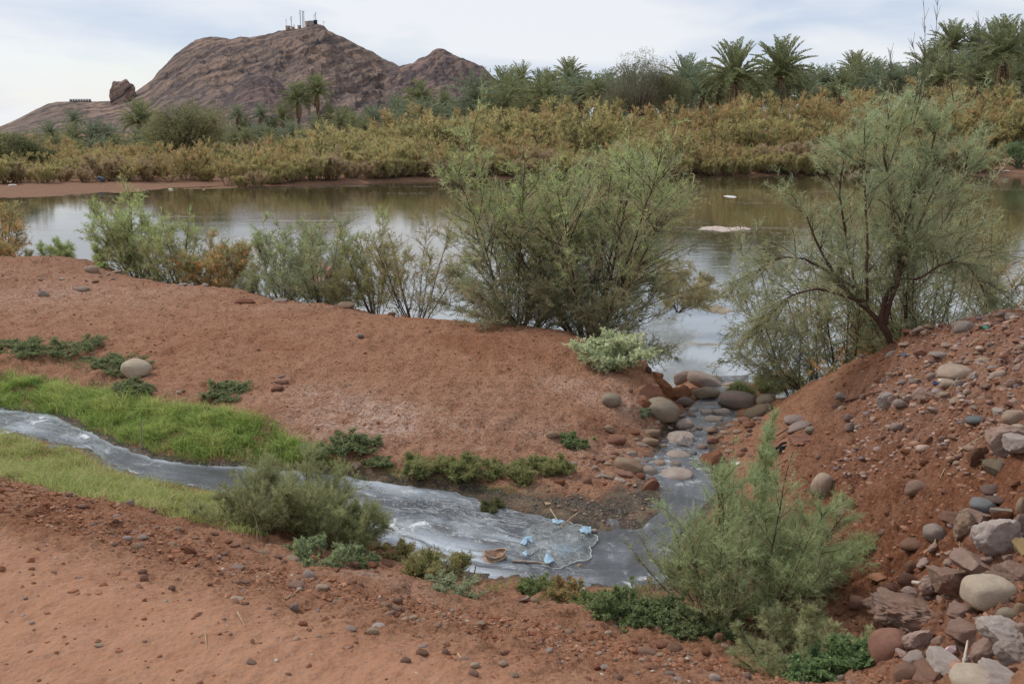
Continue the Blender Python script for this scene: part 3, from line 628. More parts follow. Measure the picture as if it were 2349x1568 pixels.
# ---- row of dark frames on the plateau
c = at_y(185, 237, 1495); e = empty('roadside_structure', (c[0], c[1], c[2] + 1.0), 'long dark framed structure on short legs on the plateau edge', 'shelter')
M_FR = mat_simple('dark_steel', (.045, .05, .065), .7, .2, 1)
Lw = 34.0
for i in range(9): V, F = box(-Lw / 2 + Lw * i / 8, 0, 1.2, .8, 1, 3.8); new_obj('leg', mesh_np('support', V, F, M_FR), e)
for i in range(8):
    V, F = box(-Lw / 2 + Lw * (i + .5) / 8, 0, 3.2, Lw / 8 - 1.4, .6, 2.4); new_obj('panel', mesh_np('panel', V, F, M_FR if i in (0, 7) else mat_simple('panel_grey', (.15, .13, .12), .8, .2, 1)), e)
new_obj('top_rail', mesh_np('rail', *box(0, 0, 5.0, Lw + 1, 1.2, .8), M_FR), e); new_obj('bottom_rail', mesh_np('rail', *box(0, 0, 1.6, Lw + 1, 1.2, .7), M_FR), e)

# ================================================================ STONES
import bmesh
def round_stone(seed, sub=3, lump=.20):
    bm = bmesh.new(); bmesh.ops.create_icosphere(bm, subdivisions=sub, radius=1); s = Vector((seed * 7.3, seed * 1.9, 0)); r_ = random.Random(seed); pl_ = [(Vector((r_.gauss(0, 1), r_.gauss(0, 1), r_.gauss(0, 1))).normalized(), r_.uniform(.72, .92)) for _ in range(4)]
    for vtx in bm.verts:
        p = vtx.co.copy(); f = 1 + lump * mnoise.noise(p * 1.0 + s) * 1.6 + lump * .35 * mnoise.noise(p * 2.4 + s) + lump * .12 * mnoise.noise(p * 6 + s)
        for n_, d_ in pl_:
            k_ = p.dot(n_) * f
            if k_ > d_: f *= 1 - .75 * (k_ - d_) / max(k_, .01)
        q = p * f; q.x *= 1 + .12 * math.copysign(1, q.x) * mnoise.noise(s); e = .88
        vtx.co = Vector([math.copysign(abs(c) ** e, c) for c in q])
    for f in bm.faces: f.smooth = True
    me = bpy.data.meshes.new('stone'); bm.to_mesh(me); bm.free(); return me
def angular_stone(seed, sub=4, cuts=9, rough=.05):
    r = random.Random(seed); bm = bmesh.new(); bmesh.ops.create_icosphere(bm, subdivisions=sub, radius=1.25); s = Vector((seed * 3.1, 0, seed * 2.2))
    pl = []
    for i in range(cuts):
        n = Vector((r.gauss(0, 1), r.gauss(0, 1), r.gauss(0, 1))).normalized(); pl.append((n, r.uniform(.62, .95)))
    for vtx in bm.verts:
        p = vtx.co
        for n, d in pl:
            k = p.dot(n)
            if k > d: p = p - n * (k - d)
        p = p * (1 + rough * mnoise.fractal(p * 3 + s, .8, 2.1, 4) + .06 * mnoise.noise(p * 1.3 + s)); vtx.co = p
    me = bpy.data.meshes.new('rubble'); bm.to_mesh(me); bm.free()
    for p in me.polygons: p.use_smooth = True
    try: me.set_sharp_from_angle(angle=R(38))
    except Exception: pass
    return me
RS = [round_stone(i) for i in range(9)]; RP = [round_stone(30 + i, 2) for i in range(10)]
AS = [angular_stone(i + 1, 5 if i < 4 else 4, 8 + i % 4, .11) for i in range(9)]
RSL = [round_stone(60 + i, 4, .10) for i in range(3)]
_mc = {}
def with_mat(me, key):
    k = (me.name, key)
    if k not in _mc: c = me.copy(); c.materials.clear(); c.materials.append(SM[key]); _mc[k] = c
    return _mc[k]
def zone(ox, oy, sc): return lambda X, Y: ((ox + X / sc) * .9396, (oy + Y / sc) * .9396, .9396 / sc)
ZA, ZB, ZC, ZD, ZE, ZF, ZG = zone(0, 450, 2.1355), zone(1350, 850, 3.915), zone(1750, 750, 2.6133), zone(1950, 1150, 3.0218), zone(800, 1000, 2.61), zone(0, 1150, 1.678), zone(1400, 1150, 2.936)
PLACED = []
used_labels = {}
def place_stone(z, X, Y, wpx, hpx, key, label=None, where='', group=None, ang=False, roll=0, lift=.45, big=False, sink=0, depth=None, mesh=None):
    u, v, s = z(X, Y); wp, hp = wpx * s, hpx * s
    p = hit(u, v + hp * .28)
    for _k in range(14):
        if p[2] > RIVER_Z + .02: break
        v += 2.5; p = hit(u, v + hp * .28)
    d = depth_of(p); a = wp / 2 * d / FPX; hh = hp / 2 * d / FPX
    th = math.asin((EYE[2] - p[2]) / np.linalg.norm(p - EYE)); b = min(a * random.uniform(.7, .95), hh * 1.15 / math.sin(th)) if depth is None else a * depth
    c = math.sqrt(max(hh * hh - (b * math.sin(th))**2, 0)) / math.cos(th); c = max(c, hh * .62, a * .3)
    me = mesh if mesh else (random.choice(AS) if ang else (random.choice(RSL) if big else (random.choice(RS) if wp > 16 else random.choice(RP))))
    diam = 2 * a
    name = ('rubble_chunk' if ang else 'boulder' if diam > .26 else 'cobble' if diam > .065 else 'pebble')
    o = new_obj(name, with_mat(me, key)); k = 1.0 if not ang else 1.08
    o.scale = (a * k, b * k, c * k); o.rotation_euler = (random.uniform(-.12, .12), R(roll) + random.uniform(-.06, .06), random.uniform(-.3, .3) if roll else random.choice((0, math.pi)) + random.uniform(-.35, .35))
    o.location = (p[0], p[1] + b * .15, p[2] + c * lift - sink)
    nm = name.replace('_', ' ')
    if label is None: label = f"{CWORD[key]} {'angular ' if ang else 'rounded '}{'chunk' if ang else nm} {where}"
    cat = 'rubble' if ang else ('pebble' if name == 'pebble' else 'stone')
    tag(o, label, cat, group); PLACED.append((p[0], p[1], a)); return o

# --- notable stones one by one
LS = [
 # zone, X, Y, w, h, colour, label, options
 (ZB,935,400,190,150,'c','crumbling red earth lump overhanging the lodged olive boulder',dict(ang=True,lift=.2)),
 (ZB,1060,300,170,170,'c','red earth lump on the cut bank face under the tamarisk skirt',dict(ang=True,lift=.1)),
 (ZB,1230,420,230,140,'c','red earth lump between cut bank and mauve boulder',dict(ang=True,lift=.1)),
 (ZB,880,520,120,130,'c','broken earth edge left of the lodged olive boulder',dict(ang=True,lift=.0)),
 (ZB,985,190,150,120,'c','uppermost earth lump of the cut bank beside the silvery bush',dict(ang=True,lift=.1)),
 (ZB,912,215,62,80,'d','dark stone stuck in the cut bank under the silvery bush',dict(lift=.6)),
 (ZB,1035,215,70,60,'d','second dark stone stuck in the cut bank',dict(lift=.6)),
 (ZA,705,968,152,112,'p','largest pale boulder beside the grass, in front of a dark creeping mat',dict(big=True,lift=.55,roll=10)),
 (ZA,225,572,52,40,'g','grey tilted stone alone near the left edge of the dirt flat',dict(roll=30)),
 (ZA,475,443,72,48,'t','tan boulder standing at the foot of the small gravel heap',dict()),
 (ZA,1275,608,112,36,'r','long red-brown stone half sunk in the flat near the water crest',dict(lift=.25)),
 (ZA,1462,605,80,26,'g','grey flat stone at the bank crest left of the rounded tan one',dict(lift=.25)),
 (ZA,1805,624,98,38,'t','rounded tan stone on the bank crest behind the red flat',dict()),
 (ZA,1068,513,40,20,'w','small whitish stone on the crest below the orange shrub',dict()),
 (ZA,2040,636,42,24,'b','brown cobble on the crest left of the large tamarisk',dict()),
 (ZA,1880,790,36,24,'s','blue-grey cobble alone in the middle of the red flat',dict()),
 (ZA,425,542,74,24,'m','flat mauve-grey stone sunk in the left dirt flat',dict(lift=.2)),
 (ZA,1445,1062,70,32,'r','front red-brown cobble of the pair behind the salt crust',dict()),
 (ZA,1465,1024,72,28,'r','back red-brown cobble of the pair behind the salt crust',dict(lift=.3)),
 (ZB,550,487,202,140,'o','olive-grey egg-shaped boulder perched on the cut bank edge',dict(big=True,roll=14,lift=.4)),
 (ZB,1040,585,340,225,'o','largest olive-grey boulder lodged under the cut bank',dict(big=True,roll=22,lift=.45)),
 (ZB,1470,325,400,180,'m','big mauve-grey sloping boulder at the river end of the stream',dict(big=True,roll=24,lift=.5)),
 (ZB,1470,432,260,135,'o','olive slab-like boulder in front of the sloping mauve one',dict(big=True,lift=.5)),
 (ZB,1750,505,400,205,'g','largest dark grey boulder blocking the stream mouth',dict(big=True,lift=.55,roll=6)),
 (ZB,1690,375,150,100,'t','yellowish tan boulder behind the dark grey one',dict(lift=.5)),
 (ZB,2045,497,190,125,'o','rough olive boulder right of the dark grey one',dict(lift=.5)),
 (ZB,1960,605,290,120,'o','long slanted stone leaning on the red bank below the dark boulder',dict(roll=-26,lift=.5)),
 (ZB,1230,200,130,170,'m','mauve rock hanging out of the bank under the tamarisk branches',dict(roll=55,lift=.5)),
 (ZB,1270,515,170,110,'g','grey cobble under the olive slab at the stream head',dict()),
 (ZB,1480,548,165,84,'m','mauve-grey cobble below the olive slab',dict()),
 (ZB,1620,610,170,96,'q','salt-crusted flat cobble left of the dark pool',dict(lift=.3)),
 (ZB,1470,604,130,64,'q','salt-crusted small cobble above the pale wedge stone',dict(lift=.3)),
 (ZB,1540,682,190,94,'q','pale wedge stone in the middle of the trickle',dict(lift=.35)),
 (ZB,1260,712,190,112,'q','pinkish crusted stone at the left edge of the trickle',dict(lift=.3)),
 (ZB,1215,832,270,112,'q','broad crusted stone dividing the trickle',dict(lift=.3)),
 (ZB,1265,908,130,112,'w','angular grey stone leaning against the broad crusted stone',dict(ang=True)),
 (ZB,1200,1012,230,96,'q','oval crusted stone below the angular grey one',dict(lift=.3)),
 (ZB,1335,1005,92,62,'s','small grey stone right of the oval crusted stone',dict()),
 (ZB,1165,1107,112,72,'q','small crusted stone above the flat pale slab',dict()),
 (ZB,1180,1197,330,120,'q','flat pale slab awash where the trickle meets the pool',dict(lift=.15,big=True)),
 (ZB,1515,780,112,58,'t','tan cobble on the right edge of the trickle',dict()),
 (ZB,1530,872,122,84,'r','red-brown crusted cobble at the right edge of the trickle',dict()),
 (ZB,1550,1055,212,134,'r','layered red-brown block with grass roots right of the stream',dict(ang=True)),
 (ZB,740,1117,302,150,'t','largest tan oblong cobble of the pebble spit',dict(big=True,roll=14,lift=.35)),
 (ZB,920,1172,152,100,'q','pale crusted cobble at the tip of the pebble spit',dict()),
 (ZB,685,1192,172,72,'r','long pinkish cobble below the largest tan one',dict(roll=12,lift=.3)),
 (ZB,925,1312,142,112,'r','red-brown block standing on black slime at the spit edge',dict(ang=True)),
 (ZB,540,770,112,72,'t','split tan cobble lying on the slope under the egg-shaped boulder',dict(roll=25)),
 (ZB,610,860,192,102,'r','dark red-brown stone sunk in the slope above the pebble spit',dict(lift=.2)),
 (ZB,935,802,192,92,'t','tan crusted stone at the foot of the cut bank',dict(lift=.3)),
 (ZB,930,885,172,92,'t','grassy tan stone at the stream margin below the crusted one',dict(lift=.3)),
 (ZB,1830,692,122,72,'r','reddish cobble under the slanted stone',dict()),
 (ZB,1880,724,132,72,'r','larger reddish cobble under the slanted stone',dict()),
 (ZC,1580,135,132,98,'g','largest grey boulder on the crest of the right heap',dict(big=True,lift=.6)),
 (ZC,1880,60,84,52,'m','mauve cobble on the heap crest near the right edge',dict()),
 (ZC,1520,415,212,92,'t','large tan oblong boulder on the upper right heap',dict(big=True,roll=-4,lift=.5)),
 (ZC,1370,446,70,56,'m','mauve cobble left of the large tan oblong',dict()),
 (ZC,1475,487,112,58,'t','tan cobble directly below the large tan oblong',dict()),
 (ZC,1325,545,152,58,'k','pinkish flat block below the white shard on the heap',dict(ang=True,lift=.3)),
 (ZC,1080,596,82,94,'w','pale angular stone standing on the slope',dict(ang=True)),
 (ZC,800,580,72,52,'w','whitish angular stone near the top of the red slope',dict(ang=True)),
 (ZC,1165,620,84,52,'m','mauve cobble beside the pale angular stone',dict()),
 (ZC,1655,712,122,62,'s','blue-grey cobble half sunk in the upper heap',dict(lift=.25)),
 (ZC,1895,700,142,104,'t','rounded tan boulder at the right edge above the broken block',dict(big=True)),
 (ZC,1925,790,112,104,'p','pale tan boulder just below the rounded tan one',dict(big=True)),
 (ZC,525,757,164,62,'m','mauve oblong stone jutting from the red bank above the black rag',dict(roll=-28)),
 (ZC,602,781,84,52,'o','olive cobble below the mauve oblong stone',dict()),
 (ZC,560,842,160,64,'r','red earth-coated slab ledge on the bank face',dict(ang=True,lift=.2)),
 (ZC,850,770,66,62,'m','mauve cobble in the middle of the red slope',dict()),
 (ZC,672,1135,130,150,'t','upright tan oblong stone behind the pale green sprig',dict(big=True,roll=28,lift=.6)),
 (ZC,1272,1140,150,96,'b','dark brown stone half buried in the red slope',dict(lift=.2,roll=-14)),
 (ZC,1755,1157,122,74,'d','dark stone half buried below the broken block',dict(lift=.2)),
 (ZC,1780,1226,132,52,'d','flat dark stone behind the blue-grey oval one',dict(lift=.3)),
 (ZC,1705,1267,182,92,'s','blue-grey oval stone on top of the rubble',dict(big=True,roll=14,lift=.6)),
 (ZC,1390,1446,150,124,'g','grey pear-shaped stone resting on red earth left of the rubble',dict(big=True,roll=34,lift=.6)),
 (ZC,1255,1502,152,84,'b','brown stone sunk beside the grey pear-shaped one',dict(lift=.15,roll=-12)),
 (ZC,1510,1342,152,84,'b','brown block lodged above the orange rough lump',dict(ang=True)),
 (ZC,1650,962,104,134,'b','upright brown slab leaning beside the broken block',dict(ang=True,roll=20)),
 (ZC,1545,956,82,62,'r','square red-brown stone sunk in the slope left of the slab',dict(ang=True,lift=.2)),
 (ZC,1850,905,262,210,'k','large pinkish broken block near the right edge',dict(ang=True,lift=.7)),
 (ZC,1905,915,150,110,'w','pale greenish broken face on the pinkish block',dict(ang=True,lift=1.6)),
 (ZC,1790,1022,142,92,'o','olive-tan angular stone under the broken block',dict(ang=True,roll=18)),
 (ZD,1395,942,376,246,'p','smooth loaf-shaped pale boulder on top of the rubble',dict(big=True,lift=.95,roll=0,mesh='loaf')),
 (ZD,1460,512,272,274,'w','large pale grey faceted block right of the orange lump',dict(ang=True,lift=.7)),
 (ZD,1235,437,192,232,'t','rough orange-tan lump in the rubble',dict(ang=True,lift=.6)),
 (ZD,1320,342,192,142,'k','mauve-pink angular block under the blue-grey oval stone',dict(ang=True)),
 (ZD,1622,422,112,162,'m','mauve squared block at the right picture edge',dict(ang=True)),
 (ZD,1635,552,84,150,'k','pinkish block below the mauve squared one at the right edge',dict(ang=True)),
 (ZD,1108,828,332,246,'k','long pinkish block tilted against the loaf-shaped boulder',dict(ang=True,roll=32,lift=.6)),
 (ZD,1290,692,256,172,'k','pinkish lump behind the loaf-shaped boulder',dict(ang=True,roll=18,lift=.5)),
 (ZD,1120,680,92,62,'k','small pinkish chunk at the dry straw',dict(ang=True)),
 (ZD,1560,772,262,172,'k','flat pinkish block between the loaf and the yellow board',dict(ang=True,lift=.5)),
 (ZD,1450,792,182,54,'w','thin grey slab behind the loaf-shaped boulder',dict(ang=True,lift=.6)),
 (ZD,845,1072,584,200,'k','largest slab of pebbly conglomerate lying flat on the rubble',dict(ang=True,lift=.7,roll=8,mesh='slab')),
 (ZD,1192,1047,172,152,'k','squarish pinkish chunk between slab and loaf',dict(ang=True)),
 (ZD,972,852,172,152,'k','pinkish wedge above the conglomerate slab',dict(ang=True)),
 (ZD,840,897,122,72,'k','small rounded chunk at the left of the pinkish wedge',dict(ang=True)),
 (ZD,1232,1192,252,182,'k','cracked brownish-pink block below the loaf',dict(ang=True)),
 (ZD,890,1252,182,162,'k','dusty chunk under the conglomerate slab',dict(ang=True)),
 (ZD,870,1367,164,84,'w','pale flat chunk at the bottom of the rubble',dict(ang=True)),
 (ZD,1092,1402,262,182,'w','ridged grey chunk in front of the pink litter',dict(ang=True,roll=14)),
 (ZD,1492,1192,322,202,'w','broad grey slab below the loaf-shaped boulder',dict(ang=True,roll=14)),
 (ZD,1570,1352,256,172,'w','grey block under the broad grey slab at the right edge',dict(ang=True,roll=10)),
 (ZD,1382,1302,134,182,'k','narrow pinkish chunk left of the grey block',dict(ang=True,roll=50)),
 (ZD,1318,1312,92,92,'k','small chunk right of the splintered stick',dict(ang=True)),
 (ZD,1005,1480,306,196,'b','brown angular boulder at the bottom edge of the rubble',dict(ang=True,lift=.3,roll=20)),
 (ZD,800,1482,206,156,'b','brown rounded boulder left of the bottom angular one',dict(big=True,lift=.3)),
 (ZD,1310,1525,376,186,'p','pale tan lumpy boulder at the bottom edge',dict(big=True,lift=.5)),
 (ZD,1510,1505,334,176,'w','grey slab with dark crack at the bottom right corner',dict(ang=True,roll=22)),
 (ZD,1632,1032,92,134,'t','tan cobble wedged at the right edge beside the loaf',dict()),
 (ZD,1640,1162,72,102,'k','pinkish cobble below the tan one at the right edge',dict()),
 (ZD,600,952,162,62,'t','thin tan flake rock above the conglomerate slab',dict(ang=True)),
 (ZD,430,972,132,104,'r','red-brown cobble between bush and conglomerate slab',dict(lift=.4)),
 (ZD,835,702,100,98,'b','grey-brown cobble on bare earth left of the straw',dict(roll=20)),
 (ZD,800,812,122,144,'b','brown upright cobble under the grey-brown one',dict(roll=-50)),
 (ZD,270,832,102,76,'r','red-brown squared block beside the green sprig',dict(ang=True)),
 (ZD,1545,1062,152,112,'o','dark olive stone shaded beneath the loaf-shaped boulder',dict()),
 (ZD,665,872,112,102,'r','red-brown cobble sunk in the gully earth',dict(lift=.2)),
 (ZD,690,1256,334,306,'r','big smooth brown boulder low between bush and rubble',dict(big=True,lift=.1)),
 (ZD,1500,310,150,90,'r','red-brown stone beside the blue-grey oval',dict(lift=.3)),
 (ZD,1645,260,80,150,'t','tan upright stone at the right edge above the rubble',dict()),
 (ZE,1430,156,76,46,'t','tan cobble alone on the red flat above the green tufts',dict()),
 (ZE,185,362,58,42,'k','small pink stone at the water edge beside the left bush',dict(ang=True)),
 (ZE,1610,1002,56,42,'t','brown and white cobble in the pool touching the plastic bag',dict(roll=30)),
 (ZE,1695,771,42,26,'w','small pale stone in the pool behind the plastic bag',dict()),
 (ZE,2055,931,36,24,'t','tiny tan stone awash in the grey pool',dict()),
 (ZE,1540,1072,38,42,'t','pale pebble at the near edge of the pool',dict()),
 (ZF,1265,427,58,46,'m','mauve-brown egg-shaped cobble on the near bank',dict(roll=40)),
 (ZF,1320,476,56,38,'t','tan wedge cobble on the near bank below the egg-shaped one',dict()),
 (ZF,1215,466,72,24,'b','flat brown stone left of the tan wedge cobble',dict()),
 (ZF,1205,559,36,34,'m','round mauve pebble alone on the driven track',dict(lift=.7)),
 (ZF,590,440,36,32,'r','lower red-brown cobble of the pair on the smooth track',dict(lift=.6)),
 (ZF,585,411,36,22,'b','upper brown cobble of the pair on the smooth track',dict()),
 (ZF,705,481,30,26,'b','brown pebble alone right of the stacked pair on the track',dict(lift=.6)),
 (ZF,775,326,48,34,'r','pointed red clod with a tail of earth near the left bush',dict(ang=True)),
 (ZF,1525,656,46,32,'t','tan round cobble below the whitish flat pebble',dict(lift=.6)),
 (ZF,1550,631,56,20,'w','whitish flat pebble on the foreground dirt',dict()),
 (ZG,1045,1190,68,62,'r','red-brown cobble against the bush skirt beside the split wood',dict(lift=.6)),
 (ZG,725,1257,116,54,'b','flat brown stone on the near slope left of the split wood',dict()),
 (ZG,530,1292,122,66,'b','brown wedge cobble left of the flat brown stone',dict(roll=12)),
 (ZG,640,1235,112,62,'r','reddish stone touching the flat brown stone',dict(lift=.3)),
 (ZG,950,1290,78,52,'r','reddish cobble beside the dry white twig',dict(roll=15)),
 (ZG,1012,1476,82,62,'w','pale grey cobble near the bottom edge of the slope',dict(roll=10)),
 (ZG,1245,1467,62,56,'m','mauve round cobble near the bottom edge of the slope',dict(lift=.6)),
 (ZG,1770,1492,88,52,'m','mauve oval cobble at the bottom edge under the pale bush',dict()),
 (ZG,325,1481,66,62,'b','brown upright cobble at the bottom of the slope',dict(roll=50)),
]
loaf = None
def make_loaf():
    bm = bmesh.new(); bmesh.ops.create_icosphere(bm, subdivisions=4, radius=1)
    for vtx in bm.verts:
        p = vtx.co; q = Vector([math.copysign(abs(c) ** .62, c) for c in p]); q.x *= 1.0; vtx.co = q * (1 + .03 * mnoise.noise(p * 2)) * .97
    for f in bm.faces: f.smooth = True
    me = bpy.data.meshes.new('loaf_stone'); bm.to_mesh(me); bm.free(); return me
def make_slab():
    bm = bmesh.new(); bmesh.ops.create_icosphere(bm, subdivisions=6, radius=1)
    for vtx in bm.verts:
        p = vtx.co; q = Vector([math.copysign(abs(c) ** .7, c) for c in p])
        n = mnoise.fractal(Vector((q.x * 2.2, q.y * 2.2, q.z * 1.2)), .8, 2.1, 5) * .30 + mnoise.fractal(q * 9, .6, 2.1, 3) * .06
        vtx.co = q * (.92 + n * (.5 + .5 * abs(q.z)))
    me = bpy.data.meshes.new('slab_stone'); bm.to_mesh(me); bm.free()
    for p in me.polygons: p.use_smooth = True
    return me
SPECIAL = dict(loaf=make_loaf(), slab=make_slab())
for z_, X_, Y_, w_, h_, key, lab, op in LS:
    op = dict(op)
    if 'mesh' in op: op['mesh'] = SPECIAL[op['mesh']]
    place_stone(z_, X_, Y_, w_, h_, key, label=lab, **op)

